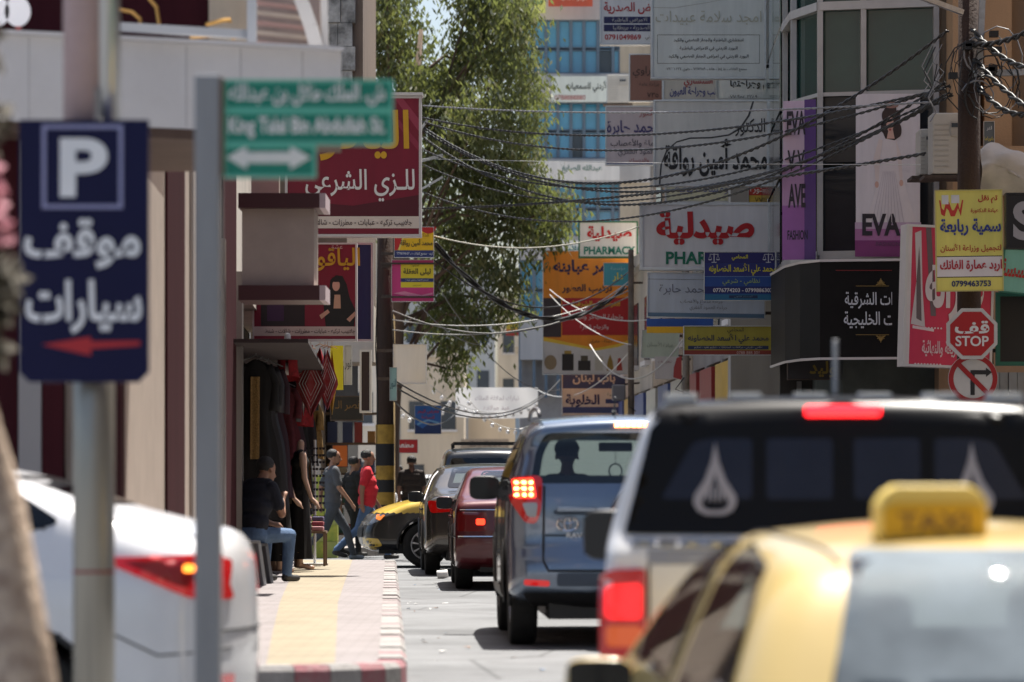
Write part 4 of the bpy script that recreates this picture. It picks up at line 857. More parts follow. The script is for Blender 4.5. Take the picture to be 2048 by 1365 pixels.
pn = MB(); pn.prism([(-.14, .012), (.14, .012), (.14, .09), (.115, .105), (-.115, .105), (-.14, .09)], -.060, -.0555); pn.v = [rs @ v for v in pn.v]; pn.build('sign_face', mat('sign_amber_face', (.62, .36, .015), .4), tsg)
tx = text('TAXI', 0, .052, .055, mat('faded_brown_print', (.22, .12, .03), .6), tsg, wfit=.20, bold=.03, y=-.0612); tx.location = rs.translation
for sg in (-1, 1):
    f = (lambda p: p) if sg < 0 else mirr
    c.patch('tail_lamp', roundpoly(f([(-.80, .92), (-.64, .92), (-.62, .62), (-.80, .64)]), 2), 'rear', TAIL, off=.015, rim=.02)
for sg in (-1, 1):
    c.line([(sg * .50, .52), (sg * .545, 1.2), (sg * .53, 2.1)], 'top', .007, name='roof_gutter'); c.line([(sg * .60, .96), (sg * .60, .60), (sg * .5, .5)], 'rear', .006, name='hatch_gap')
c.mirror(2.52, .87, m=YEL, size=(.22, .13, .16)); c.patch('rear_bumper', rect(-.7, .7, .32, .52), 'rear', BLACKP, off=.01)
c.finish((1.386 + .035, 9.2, -.39), R(4.6))

# ------------------------------------------------------------ white saloon turning off to the left
c = sedan('white_saloon', 'white saloon turning into the cross street behind the parking sign', paint('pearl_white_paint', (.80, .80, .82), 0, .25), W=1.77, gl=GL_DARK, edge=.13, crown=(.04, .16), rearwin=[(-.48, 1.40), (.48, 1.40), (.56, 1.27), (-.56, 1.27)], rdoor=[(.78, 1.19), (1.02, 1.335), (1.2, 1.36), (1.5, 1.385), (1.92, 1.395), (1.92, 1.02), (1.25, 1.06)],
          sil=[(.16, .27), (.04, .34), (.0, .50), (.015, .80), (.03, 1.02), (.07, 1.13), (.16, 1.17), (.30, 1.20), (.52, 1.25), (.68, 1.295), (.86, 1.36), (1.0, 1.405), (1.25, 1.45), (1.7, 1.475), (2.2, 1.475), (2.65, 1.42), (3.05, 1.26), (3.5, 1.04), (4.1, .92), (4.42, .78), (4.55, .62), (4.6, .46), (4.54, .28), (4.3, .2), (3.2, .19), (1.2, .19), (.5, .21)])
tl = lampmat('saloon_tail_lamp', (.40, .008, .009), (1, .01, .012), .12)
for md, in (('left',), ('right',)):
    lamp = c.patch('tail_lamp', roundpoly([(.62, 1.03), (.10, 1.045), (.06, .84), (.20, .855)], 1), md, tl, off=.010, rim=.02); c.patch('lit_lens', roundpoly([(.235, 1.0), (.185, 1.0), (.185, .965), (.235, .965)], 1), md, lampmat('lit_amber_lens', (.6, .1, .02), (1, .25, .03), 2.0), off=.014, parent=lamp)
for sg in (-1, 1):
    f = (lambda p: p) if sg < 0 else mirr
    c.patch('tail_lamp', roundpoly(f([(-.80, 1.04), (-.42, 1.02), (-.50, .90), (-.78, .84)]), 2), 'rear', tl, off=.010, rim=.02); c.patch('reflector', rect(-.72 if sg < 0 else .45, -.45 if sg < 0 else .72, .44, .50), 'rear', tl, off=.01)
c.line([(-.74, 1.12), (-.70, 1.0), (-.66, .70), (.66, .70), (.70, 1.0), (.74, 1.12)], 'rear', .006)
for md in ('left', 'right'):
    c.patch('lamp_insert', roundpoly([(.50, 1.012), (.14, 1.022), (.12, .90), (.24, .905)], 1), md, mat('dark_red_insert', (.30, .006, .008), .25), off=.0125); c.line([(.16, 1.115), (.40, 1.165), (.66, 1.22), (.82, 1.285)], md, .005); c.line([(.62, 1.02), (.66, .80), (.60, .62)], md, .004); c.patch('fuel_flap', roundpoly(rect(.72, .88, .80, .94), 1), md, c.pm, off=.004, rim=.01)
for md in ('left', 'right'): c.line([(.06, .62), (.34, .60), (.55, .70)], md, .005)
c.finish((-1.19, 16.85, -.215), R(90 - 3))

# ------------------------------------------------------------ old red saloon, grey saloon, nose of the black and yellow taxi, far traffic
c = sedan('red_saloon', 'old dark red saloon queuing ahead of the blue SUV', paint('faded_red_paint', (.105, .009, .013), .1, .35), W=1.70, L=.94, H=.97, edge=.06, crown=(.03, .05), taper=(.95, .84))
for sg in (-1, 1):
    f = (lambda p: p) if sg < 0 else mirr
    lamp = c.patch('tail_lamp', roundpoly(f([(-.80, .88), (-.48, .87), (-.48, .66), (-.80, .66)]), 1), 'rear', mat('dull_red_lamp', (.16, .008, .008), .15, coat=1), off=.012, rim=.02); c.patch('lit_lens', roundpoly(f([(-.60, .80), (-.50, .80), (-.50, .73), (-.60, .73)]), 1), 'rear', TAILON, off=.016, parent=lamp)
c.line([(-.78, .90), (.78, .90)], 'rear', .008, CHROME, 'chrome_strip'); c.line([(-.8, .60), (.8, .60)], 'rear', .012, CHROME, 'chrome_strip'); c.patch('rear_bumper', roundpoly(rect(-.80, .80, .34, .58), 1), 'rear', c.pm, off=.035, rim=.03)
for md in ('left', 'right'): c.line([(.1, .60), (.6, .60)], md, .012, BLACKP, 'side_moulding'); c.line([(1.45, .60), (2.9, .60)], md, .014, BLACKP, 'side_moulding')
c.finish((.20, 40.2, 0), STREET)
c = sedan('grey_saloon', 'glossy bronze-grey saloon at the left kerb ahead of the red saloon', paint('bronze_grey_paint', (.10, .092, .082), .6, .22), W=1.83, L=1.05, H=1.03, edge=.12, crown=(.04, .12))
for sg in (-1, 1):
    f = (lambda p: p) if sg < 0 else mirr
    c.patch('tail_lamp', roundpoly(f([(-.86, .98), (-.50, .97), (-.55, .84), (-.82, .82)]), 2), 'rear', TAIL, off=.012, rim=.02)
c.patch('boot_garnish', rect(-.5, .5, .89, .93), 'rear', CHROME, off=.012)
for md in ('left', 'right'): c.line([(1.1, .995), (1.55, 1.37), (2.05, 1.41), (2.55, 1.39), (3.2, 1.04)], md, .010, CHROME, 'window_chrome')
c.finish((-.23, 46.9, 0), STREET + R(.6))
c = sedan('black_and_yellow_taxi', 'taxi with yellow bonnet and black flanks nosing out beside the grey saloon', paint('bright_taxi_yellow', (.62, .42, .06), 0, .3), W=1.76, L=1.0, H=1.03, edge=.12, crown=(.05, .14))
for md, sg in (('left', -1), ('right', 1)):
    h = c.patch('headlamp', roundpoly([(4.20, .76), (4.30, .66), (4.50, .60), (4.53, .68), (4.42, .77)], 2), md, HEADL, off=.012, rim=.02); c.patch('indicator_lens', roundpoly([(4.19, .755), (4.27, .68), (4.33, .70), (4.31, .765)], 1), md, AMB, off=.016, parent=h)
    c.patch('bumper_patch', roundpoly([(4.30, .42), (4.52, .44), (4.50, .28), (4.34, .26), (4.24, .33)], 1), md, c.pm, off=.006)
c.patch('grille', roundpoly(rect(-.5, .5, .44, .58), 1), 'front', BLACKP, off=.01); c.patch('headlamp', roundpoly([(-.80, .74), (-.45, .68), (-.45, .60), (-.80, .62)], 1), 'front', HEADL, off=.01); c.patch('headlamp', roundpoly([(.80, .74), (.45, .68), (.45, .60), (.80, .62)], 1), 'front', HEADL, off=.01)
c.finish((-2.28 + 4.6, 53.0, 0), R(90 + 3), split=(.79, mat('black_taxi_flank', (.012, .012, .013), .3, coat=.6)))
VAN = [(.1, .3), (0, .5), (0, 1.2), (.06, 1.7), (.2, 1.82), (1, 1.86), (3.2, 1.84), (3.7, 1.5), (4.3, 1.0), (4.6, .8), (4.6, .4), (4.4, .25), (.5, .25)]
c = Car('dark_van', 'dark van with a roof rack up the street beyond the grey saloon', VAN, 1.75, 1.05, .86, (.9, 3.5), paint('dark_van_paint', (.02, .022, .026), .2), edge=.1); c.window([(-.66, 1.66), (.66, 1.66), (.72, 1.12), (-.72, 1.12)], 'rear', GL_DARK, 'rear_window', .06)
rk = MB()
for x in (-.6, .6): rk.bar((x, .3, 1.92), (x, 3, 1.92), .03)
for i in range(6): rk.bar((-.6, .35 + i * .5, 1.925), (.6, .35 + i * .5, 1.925), .025); rk.bar((-.6 if i % 2 else .6, .35 + i * .5, 1.84), (-.6 if i % 2 else .6, .35 + i * .5, 1.92), .025)
rk.build('roof_rack', BLACKP, c.root)
for sg in (-1, 1): c.patch('tail_lamp', rect(-.84 if sg < 0 else .72, -.72 if sg < 0 else .84, .7, 1.1), 'rear', TAIL, off=.01)
c.finish((-.36, 60.5, 0), STREET)
c = sedan('white_far_car', 'small white car far up the street near the standing man', WHITE, W=1.7, L=.9, H=1.0); c.finish((-1.62, 76, 0), R(180) + STREET)
# ============================================================ PEOPLE AND MANNEQUINS
SKIN = mat('skin', (.32, .17, .11), .55, var=.15, vscale=8); SKIND = mat('skin_tanned', (.21, .11, .075), .55, var=.15, vscale=8)
HAIR = mat('black_hair', (.010, .009, .009), .6, bump=.5, bscale=200)
def capsule(mb, a, b, r0, r1, n=10, sq=1.0):
    a, b = Vector(a), Vector(b); d = b - a; L = d.length; t = d / L if L > 1e-6 else Vector((0, 0, 1)); pts = []; rr = []
    for k in range(4): an = math.pi / 2 * (1 - k / 4); pts.append(a - t * r0 * math.sin(an)); rr.append(max(.002, r0 * math.cos(an)))
    for k in range(3): q = k / 2; pts.append(a + d * q); rr.append(r0 + (r1 - r0) * q)
    for k in range(1, 5): an = math.pi / 2 * k / 4; pts.append(b + t * r1 * math.sin(an)); rr.append(max(.002, r1 * math.cos(an)))
    mb.tube(pts, rr, n)
def seg_dist(p, a, b, r0, r1):
    d = b - a; L2 = d.length_squared; t = 0 if L2 < 1e-9 else max(0, min(1, (p - a).dot(d) / L2)); return (p - (a + d * t)).length - (r0 + (r1 - r0) * t)
def figure(root, caps, name='body', voxel=.014, smooth=2, eyes=None):
    """tapered limbs fused into one skin by voxel remeshing; each face takes the cloth or skin of the limb below it"""
    mb = MB(); 
    for a, b, r0, r1, m in caps: capsule(mb, a, b, r0, r1)
    o = mb.build(name, None, None, smooth=True)
    rm = o.modifiers.new('r', 'REMESH'); rm.mode = 'VOXEL'; rm.voxel_size = voxel; rm.use_smooth_shade = True
    sm = o.modifiers.new('s', 'SMOOTH'); sm.iterations = smooth; sm.factor = .5
    me = bpy.data.meshes.new_from_object(o.evaluated_get(bpy.context.evaluated_depsgraph_get())); bpy.data.objects.remove(o)
    ms = []
    for c in caps:
        if c[4] not in ms: ms.append(c[4])
    me.materials.clear()
    for m in ms: me.materials.append(m)
    cc = [(Vector(a), Vector(b), r0, r1, ms.index(m)) for a, b, r0, r1, m in caps]
    for p in me.polygons:
        c = p.center; p.material_index = min(cc, key=lambda q: seg_dist(c, q[0], q[1], q[2], q[3]))[4]; p.use_smooth = True
    ob = bpy.data.objects.new(name, me); COL.objects.link(ob); ob.parent = root; return ob
def hand(caps, w, d, m, s=1.0, curl=.4):
    """palm, four fingers, thumb; w wrist, d direction of the hand"""
    w = Vector(w); d = Vector(d).normalized(); side = d.cross(Vector((0, 0, 1))); side = side.normalized() if side.length > .2 else Vector((0, 1, 0)); nrm = side.cross(d)
    p = w + d * .085 * s; caps.append((w + d * .01, p, .026 * s, .033 * s, m))
    for k, L in enumerate((.062, .074, .070, .055)):
        o = p + side * (k - 1.5) * .019 * s; q = o + (d + nrm * -curl * .5).normalized() * L * .55 * s; caps.append((o, q, .0105 * s, .0095 * s, m)); caps.append((q, q + (d - nrm * curl * 1.6).normalized() * L * .5 * s, .0095 * s, .008 * s, m))
    o = w + d * .03 * s - side * .028 * s; q = o + (d * .7 - side * .75).normalized() * .045 * s; caps.append((o, q, .013 * s, .011 * s, m)); caps.append((q, q + (d - side * .2).normalized() * .032 * s, .011 * s, .009 * s, m))
def head(caps, c, f, m, beard=None):
    """c = centre of the skull, f = facing"""
    c = Vector(c); f = Vector(f).normalized(); u = Vector((0, 0, 1)); s = f.cross(u).normalized()
    caps += [(c - f * .025 + u * .035, c + f * .02 + u * .03, .086, .080, m), (c + u * -.01 + f * .025, c - u * .055 + f * .042, .072, .052, m), (c + f * .05 - u * .085, c + f * .055 - u * .09, .040, .036, beard or m)]
    caps += [(c + f * .098 - u * .0, c + f * .117 - u * .035, .012, .016, m), (c + f * .088 - u * .062 - s * .014, c + f * .088 - u * .062 + s * .014, .012, .012, mat('lips', (.26, .09, .07), .5))]
    for g in (-1, 1):
        caps.append((c + s * g * .084 - u * .005 - f * .005, c + s * g * .088 - u * .035 - f * .003, .014, .011, m)); caps.append((c + s * g * .036 + f * .087 + u * .012, c + s * g * .02 + f * .092 + u * .014, .011, .01, HAIR))
def hair(root, c, f, long=False, m=None):
    c = Vector(c); f = Vector(f).normalized(); mb = MB(); mb.ball(c + Vector((0, 0, .045)) - f * .022, .096, .096, .088, 16, 10)
    for v in mb.v:
        k = 1 + .05 * noise.noise(v * 30); v2 = c + (v - c) * k
        if (v2 - c).dot(f) > .055 and v2.z < c.z + .075: v2 = v2 - f * .05
        if v2.z < c.z - .02 and not long: v2 = c + (v2 - c) * .86
        v.x, v.y, v.z = v2
    return mb.build('hair', m or HAIR, root, smooth=True)
def walker(name, label, loc, rz, shirt, trousers, skin=SKIN, shoe=None, h=1.0, stride=.30, beard=None, belly=.0, look=(0, 1, 0), shorts=False, arm=.15, collar=None, group=None):
    """walking or standing figure, local +y forward"""
    root = thing(name, label, 'person', loc, rz, group); c = []; shoe = shoe or mat('dark_shoe', (.03, .028, .026), .6); s = stride
    hipz = .90 - s * .10
    for g, st in ((-1, s), (1, -s)):
        hp = (g * .085, 0, hipz); kn = (g * .09, st * .55 + .06, .50 - .02 * abs(st)); an = (g * .095, st * 1.05 - (.12 if st < 0 else 0), .10 + (.07 if st < -.1 else 0))
        c += [(hp, kn, .098, .068, trousers), (kn, an, .066, .050, trousers)]
        an = Vector(an); tip = an + Vector((g * .01, .15, -.055 - (.05 if st < -.1 else 0))); c += [(an + Vector((0, -.03, -.055)), tip, .042, .036, shoe), (an, an + Vector((0, 0, -.04)), .045, .045, shoe)]
    c += [((-.075, 0, hipz + .02), (.075, 0, hipz + .02), .118, .118, trousers)]
    for z, hw_, r in ((.99, .075, .118 + belly * .4), (1.10, .08, .116 + belly), (1.22, .09, .112 + belly * .5), (1.34, .105, .102), (1.415, .11, .072)):
        c.append(((-hw_, .012 + (belly * .5 if z < 1.25 else 0), z), (hw_, .012 + (belly * .5 if z < 1.25 else 0), z), r, r, shirt))
    c += [((-.07, .012, .93), (.07, .012, .93), .126 + belly * .4, .126 + belly * .4, shirt)]
    c += [((0, -.005, 1.43), (0, .018, 1.53), .056, .052, skin)]
    if collar: c.append(((0, -.005, 1.455), (0, .0, 1.475), .068, .066, collar))
    hc = (0, .03, 1.615)
    for g, st in ((-1, -arm), (1, arm)):
        sh = Vector((g * .185, 0, 1.405)); el = Vector((g * .245, -.03 + st * .5, 1.135)); wr = Vector((g * .24, .06 + st * 1.2, .90)); md = sh.lerp(el, .72)
        c += [(sh, md, .066, .066, shirt), (sh.lerp(el, .6), el, .046, .042, skin), (el, wr, .042, .029, skin)]; hand(c, wr, (wr - el) * .8 + Vector((0, .03, -.1)), skin)
    if beard: pass
    head(c, hc, look, skin, beard); figure(root, c); hair(root, hc, look); root.scale = (h, h, h); return root
GREYS = mat('charcoal_polo', (.075, .08, .09), .85, var=.2, vscale=8, bump=.9, bscale=11); REDS = mat('red_polo', (.62, .02, .035), .8, var=.12, vscale=6, bump=.9, bscale=11); JEAN = mat('blue_jeans', (.10, .17, .30), .85, var=.3, vscale=7, bump=.9, bscale=11); DJEAN = mat('grey_jeans', (.055, .065, .08), .85, var=.3, vscale=7, bump=.9, bscale=11); NAVY = mat('navy_t_shirt', (.007, .009, .020), .85, var=.2, bump=.9, bscale=11); BROWNS = mat('dark_brown_shirt', (.035, .026, .022), .85)
BLACKC = mat('black_cloth', (.012, .011, .012), .9, var=.2)
g1 = at(664, 1118, 57.5); g2 = at(732, 1118, 58)
walker('person', 'bearded man in charcoal polo shirt and grey jeans striding past the shop', (g1.x, 57.5, 0), R(-70), GREYS, DJEAN, stride=.36, beard=HAIR, look=(.25, 1, -.05), shoe=mat('grey_trainers', (.16, .2, .24), .7), h=1.02)
walker('person', 'stout man in bright red polo shirt and blue jeans walking beside the pole', (g2.x, 58, 0), R(-82), REDS, JEAN, stride=.34, belly=.042, look=(-.1, 1, 0), arm=-.12, h=1.02)
g3 = at(706, 1110, 60.5); walker('person', 'figure in black clothes partly hidden between the two walking men', (g3.x, 60.5, 0), R(-60), BLACKC, BLACKC, stride=.15, h=.97)
g4 = at(829, 1060, 72); walker('person', 'man in a dark brown shirt standing with his back turned up the street', (g4.x, 70, 0), R(8), BROWNS, BLACKC, skin=SKIND, stride=.06, arm=.05, h=1.03)
g5 = at(798, 1050, 84); walker('person', 'small distant man in a grey shirt beyond the painted pole', (g5.x, 84, .0), R(150), mat('grey_shirt', (.14, .15, .17), .9), DJEAN, stride=.1, h=.98)
# driver of the SUV
dr = thing('person', 'dark silhouette of the driver at the wheel of the blue SUV', 'person', (0, 0, 0)); c = []; c += [((-.09, 0, .62), (.09, 0, .62), .14, .14, BLACKC), ((-.10, -.02, .9), (.10, -.02, .9), .12, .12, BLACKC), ((-.12, -.03, 1.05), (.12, -.03, 1.05), .08, .08, BLACKC), ((0, -.03, 1.08), (0, -.01, 1.18), .055, .05, SKIND)]
for g in (-1, 1): c += [((g * .19, -.02, 1.03), (g * .22, .16, .85), .06, .048, BLACKC), ((g * .22, .16, .85), (g * .13, .40, .95), .042, .03, SKIND)]; hand(c, (g * .13, .40, .95), (-g * .2, .8, .3), SKIND); c += [((g * .09, .02, .58), (g * .12, .45, .62), .09, .07, BLACKC), ((g * .12, .45, .62), (g * .12, .7, .35), .06, .05, BLACKC)]
head(c, (0, 0, 1.27), (.15, 1, 0), SKIND); figure(dr, c); hair(dr, (0, 0, 1.27), (.15, 1, 0)); dr.rotation_euler.z = STREET; dr.location = RAV + Vector((-.39 - .07, 2.02, .12))
# man sitting on a stool with his back to the camera
sd = 37.6; sp0 = at(500, 1160, sd); root = thing('person', 'seated man in navy T-shirt and jeans with his back turned, on a stool', 'person', (sp0.x, sd, .15), R(-38)); c = []
SH = mat('dark_shoe')
c += [((-.08, 0, .50), (.08, 0, .50), .125, .125, JEAN), ((-.08, .02, .64), (.08, .02, .64), .13, .13, NAVY), ((-.10, .05, .80), (.10, .05, .80), .13, .13, NAVY), ((-.115, .10, .93), (.115, .10, .93), .112, .112, NAVY), ((-.12, .14, 1.02), (.12, .14, 1.02), .08, .08, NAVY), ((0, .15, 1.03), (0, .21, 1.12), .055, .052, SKIN)]
for g in (-1, 1):
    hp = Vector((g * .09, .02, .50)); kn = Vector((g * .16, .44, .50)); an = Vector((g * .16, .40, .10)); c += [(hp, kn, .098, .072, JEAN), (kn, an, .07, .055, JEAN), (an + Vector((0, -.03, -.05)), an + Vector((0, .16, -.055)), .042, .036, SH), (an, an + Vector((0, 0, -.04)), .045, .045, SH)]
    sh = Vector((g * .20, .12, 1.0)); el = Vector((g * .25, .22, .72)); wr = Vector((g * .08, .42, .86 if g > 0 else .62)); c += [(sh, sh.lerp(el, .65), .068, .07, NAVY), (sh.lerp(el, .55), el, .048, .043, SKIN), (el, wr, .043, .03, SKIN)]; hand(c, wr, Vector((-g * .2, .4, .5 if g > 0 else -.1)), SKIN)
head(c, (0, .26, 1.19), (.2, 1, -.35), SKIN); figure(root, c, voxel=.012); hair(root, (0, .26, 1.19), (.2, 1, -.35))
# stools
def stool(loc, m, label, h=.42):
    t = thing('stool', label, 'stool', loc, R(12), 'plastic stools outside the shop'); sb = MB(); sb.prism([(-.17, h - .035), (.17, h - .035), (.165, h), (-.165, h)], -.17, .17); sb.build('seat', m, t, bevel=.012)
    for x in (-1, 1):
        for y in (-1, 1):
            lg = MB(); a = Vector((x * .14, y * .14, h - .03)); b = Vector((x * .19, y * .19, 0)); lg.bar(a, b, .055, .05); lg.build('leg', m, t, bevel=.008)
    return t
stool((sp0.x + .0, sd - .02, .15), mat('grey_plastic', (.13, .135, .145), .5), 'grey plastic stool under the seated man')
s2 = at(486, 1168, 36.9); stool((s2.x, 36.8, .15), mat('pale_grey_plastic', (.30, .31, .32), .5), 'pale stool with thin metal legs against the pilaster', .46)

# ------------------------------------------------------------ shop goods outside: mannequins, robes, scarves, rack, boxes
DOLL = mat('mannequin_skin', (.55, .36, .27), .4)
def robe(root, top, bottom, w0, w1, z_mid=None, m=BLACKC, name='dress', depth=.6, seed=0):
    mb = MB(); n = 28; rows = 14
    def f(u, v):
        a = u * 2 * math.pi; w = w0 + (w1 - w0) * (v ** 1.3); fold = 1 + .10 * v * math.sin(a * 7 + seed + 2 * v); return (w * math.cos(a) * fold, w * depth * math.sin(a) * fold, top + (bottom - top) * v)
    mb.sheet(f, n, rows); return mb.build(name, m, root, smooth=True)
def garment(root, top, bottom, sw, hem, m, seed=0, sleeve=.5, name='robe'):
    """a garment on a hanger: sloping shoulders, limp sleeves, folded skirt"""
    mb = MB(); n = 30
    def f(u, v):
        a = u * 2 * math.pi; sh = min(1, v / .07) ** .6; w = (sw * sh + .03) * (1 - .22 * math.exp(-((v - .36) / .14) ** 2)) + (hem - sw) * max(0, v - .35) / .65; fold = 1 + (.05 + .12 * v) * math.sin(a * 6 + seed + 2.5 * v) + .04 * math.sin(a * 13 + seed * 2); return (w * math.cos(a) * fold, (.035 + .055 * v) * math.sin(a) * fold, top + (bottom - top) * v + .012 * math.sin(a * 5 + seed) * v)
    mb.sheet(f, n, 22); o = mb.build(name, m, root, smooth=True)
    for g in (-1, 1):
        s_ = MB(); pts = [(g * sw * .8, 0, top - .06), (g * (sw + .04), .015, top - .06 - sleeve * .4), (g * (sw + .02), .03, top - .06 - sleeve)]; s_.tube([Vector(pts[0]).lerp(Vector(pts[1]), k / 3) if k < 3 else Vector(pts[1]).lerp(Vector(pts[2]), (k - 3) / 3) for k in range(7)], [.045, .05, .05, .048, .052, .058, .066], 9); s_.build('sleeve', m, root, smooth=True)
    return o
def mannequin(px, py, d, rz, label, trim, h=1.0, arm=True, headless=False):
    p = at(px, py, d); t = thing('mannequin', label, 'mannequin', (p.x, d, .15), rz); c = [((-.07, 0, .95), (.07, 0, .95), .11, .11, BLACKC), ((-.06, 0, 1.12), (.06, 0, 1.12), .095, .095, BLACKC), ((-.09, 0, 1.30), (.09, 0, 1.30), .10, .10, BLACKC), ((-.12, 0, 1.40), (.12, 0, 1.40), .06, .06, BLACKC), ((0, 0, 1.42), (0, .01, 1.54), .05, .046, DOLL)]
    for g in (-1, 1):
        sh = Vector((g * .17, 0, 1.39)); el = Vector((g * .215, .01, 1.12)); wr = Vector((g * .24, .09, .87)); c += [(sh, el, .045, .036, DOLL), (el, wr, .036, .025, DOLL)]; hand(c, wr, (g * .1, .35, -.35), DOLL, curl=.15)
        c += [((g * .08, 0, .9), (g * .08, .0, .5), .085, .06, BLACKC), ((g * .08, 0, .5), (g * .08, -.02, .10), .058, .04, DOLL), ((g * .08, -.03, .06), (g * .09, .14, .035), .035, .028, DOLL)]
    if not headless: head(c, (0, .02, 1.62), (0, 1, 0), DOLL)
    figure(t, c); robe(t, 1.32, .14, .155, .25); 
    tr = MB(); tr.sheet(lambda u, v: ((u - .5) * (.10 + .05 * v), .113 + .03 * v, 1.36 - .55 * v), 4, 6); tr.build('embroidered_panel', trim, t, smooth=True); tr2 = MB(); tr2.tube([(.2 * math.cos(a), .13 * math.sin(a) + .0, .22) for a in [k * math.pi / 12 for k in range(24)]], .02, 5, closed=True); tr2.build('hem_trim', trim, t)
    return t
GOLDE = mat('gold_embroidery', (.40, .24, .08), .5, var=.6, vscale=60, bump=.6, bscale=80)
mannequin(600, 1140, 43.6, R(-75), 'headless shop mannequin in a sleeveless black dress with gold embroidered front', GOLDE, headless=True)
mannequin(556, 1130, 42.2, R(-60), 'shop mannequin in a black robe with pale embroidery behind the seated man', mat('pale_embroidery', (.35, .31, .22), .6, var=.6, vscale=60), headless=True)
p = at(575, 700, 41.5); t = thing('hanging_vest', 'red embroidered vest hung on a white torso form under the shop sign', 'vest', (p.x, 41.5, p.z)); c = [((-.03, 0, -.22), (.03, 0, -.22), .075, .075, mat('white_form', (.6, .58, .56), .5)), ((-.05, 0, .0), (.05, 0, .0), .085, .085, MATS['white_form']), ((0, 0, .08), (0, 0, .16), .045, .04, MATS['white_form'])]; figure(t, c, name='torso_form')
mb = MB(); mb.sheet(lambda u, v: ((.145 - .03 * math.sin(v * 3.1)) * math.cos(R(-82 + 344 * u)), .105 * math.sin(R(-82 + 344 * u)), .085 - .42 * v + .03 * math.cos(6 * u)), 20, 8); mb.build('vest', mat('red_velvet', (.32, .012, .018), .8, var=.5, vscale=25), t, smooth=True)
for i, (px, d, w) in enumerate(((512, 39.4, .15), (524, 40.2, .17), (537, 41.0, .16), (548, 44.8, .17), (563, 45.6, .16), (578, 46.6, .15), (590, 47.6, .15))):
    p = at(px, 700, d); t = thing('hanging_robe', ['black robe with a gold front panel, hung beside the steel door post', 'plain black satin robe next to the gold-panelled robe', 'dark plum robe with a pale embroidered front', 'plain black robe behind the wine red tunic', 'black satin robe with a red velvet front', 'plain dark plum robe behind the headless mannequins', 'black robe with a gold front panel at the far end of the rail'][i], 'robe', (p.x, d, 0), R(random.uniform(-30, 30)), 'black robes hanging outside the shop'); garment(t, 2.55, .8 + .12 * (i % 3), .17, w + .09, [BLACKC, mat('black_satin', (.016, .014, .018), .45), mat('dark_plum_cloth', (.03, .010, .018), .8)][i % 3], seed=i * 1.7)
    MB().tube([(-.17, 0, 2.53), (0, 0, 2.60), (.17, 0, 2.53)], .008, 5).tube([(0, 0, 2.6), (0, 0, 2.72)], .004, 4).build('hanger', STEEL, t)
    if i % 2 == 0: mb = MB(); mb.sheet(lambda u, v: ((u - .5) * .10, -.085 - .06 * v + .012 * math.sin(u * 6), 2.36 - .9 * v), 3, 6); mb.build('embroidered_panel', {0: GOLDE, 2: MATS['pale_embroidery'], 4: MATS['red_velvet'], 6: GOLDE}[i], t, smooth=True)
SCARF = [mat('red_patterned_cloth', (.24, .010, .016), .85, var=.5, vscale=14, tint=(.34, .10, .10)), mat('gold_scarf', (.55, .32, .05), .8, var=.2), mat('mauve_scarf', (.22, .17, .30), .8), mat('red_scarf_plain', (.28, .01, .02), .85), mat('white_scarf', (.6, .58, .56), .8)]
hg = at(642, 690, 45.2)
lab = ['large red bandana with white pattern hanging in a diamond', 'red bandana with white pattern hanging nearest the pole', 'gold scarf hanging among the red bandanas', 'mauve scarf hanging between the red bandanas', 'plain red scarf hanging behind the patterned bandanas', 'white scarf hanging beside the large red bandana']
for i, (x0, zt, wd_, L, mi, k) in enumerate(((622, 702, 62, 132, 0, 0), (655, 700, 44, 120, 0, 1), (664, 700, 18, 130, 1, 2), (650, 698, 22, 128, 2, 3), (640, 696, 40, 100, 3, 4), (607, 752, 14, 80, 4, 5))):
    d = 45.0 + .12 * i; a = at(x0, zt, d); w = wd_ * d / FPX; l = L * d / FPX; t = thing('scarf', lab[k], 'scarf', a)
    mb = MB(); mb.sheet(lambda u, v: ((u - .5) * w * (max(0, 1 - abs(v - .56) / (.56 if v < .56 else .44)) + .03), .04 * math.sin(u * 9 + i + 3 * v) * (1 - .3 * v), -l * v), 14, 12); mb.build('cloth', SCARF[mi], t, smooth=True)
    if mi == 0:
        for q in range(3): s = .78 - .2 * q; pts = [(0, -.05 - .25 * (1 - s), -l * (.5 - .48 * s)), (w * .48 * s, -.05, -l * .5), (0, -.05, -l * (.5 + .48 * s)), (-w * .48 * s, -.05, -l * .5)]; MB().tube([(x, -.055, z) for x, y, z in pts], .0045, 4, closed=True).build('printed_line', SCARF[4], t)
    MB().tube([(-.06, 0, .02), (0, 0, .05), (.06, 0, .02)], .006, 5).tube([(0, 0, .05), (0, 0, .14)], .004, 4).build('hanger', mat('wood_hanger', (.4, .22, .1), .6), t)
# sunglasses rack
p = at(630, 1100, 46.4); t = thing('sunglasses_rack', 'tall rack of dark sunglasses on the pavement beside the mannequin', 'rack', (p.x, 46.4, .15), R(8)); MB().tube([(0, .03, 0), (0, .03, 1.62)], .018, 8).box(-.16, .16, -.12, .18, 0, .03).build('stand', mat('white_plastic'), t)
lens = mat('dark_lens', (.02, .012, .014), .1); 
for r in range(13):
    for g in (-1, 0, 1):
        mb = MB(); x = g * .085; z = .45 + r * .088
        for q in (-1, 1): mb.prism(ell(x + q * .02, z, .019, .016, 8), -.05 - .01 * (g == 0), -.044 - .01 * (g == 0))
        mb.bar((x - .04, -.045, z + .014), (x + .04, -.045, z + .014), .006); mb.build('sunglasses', lens, t)
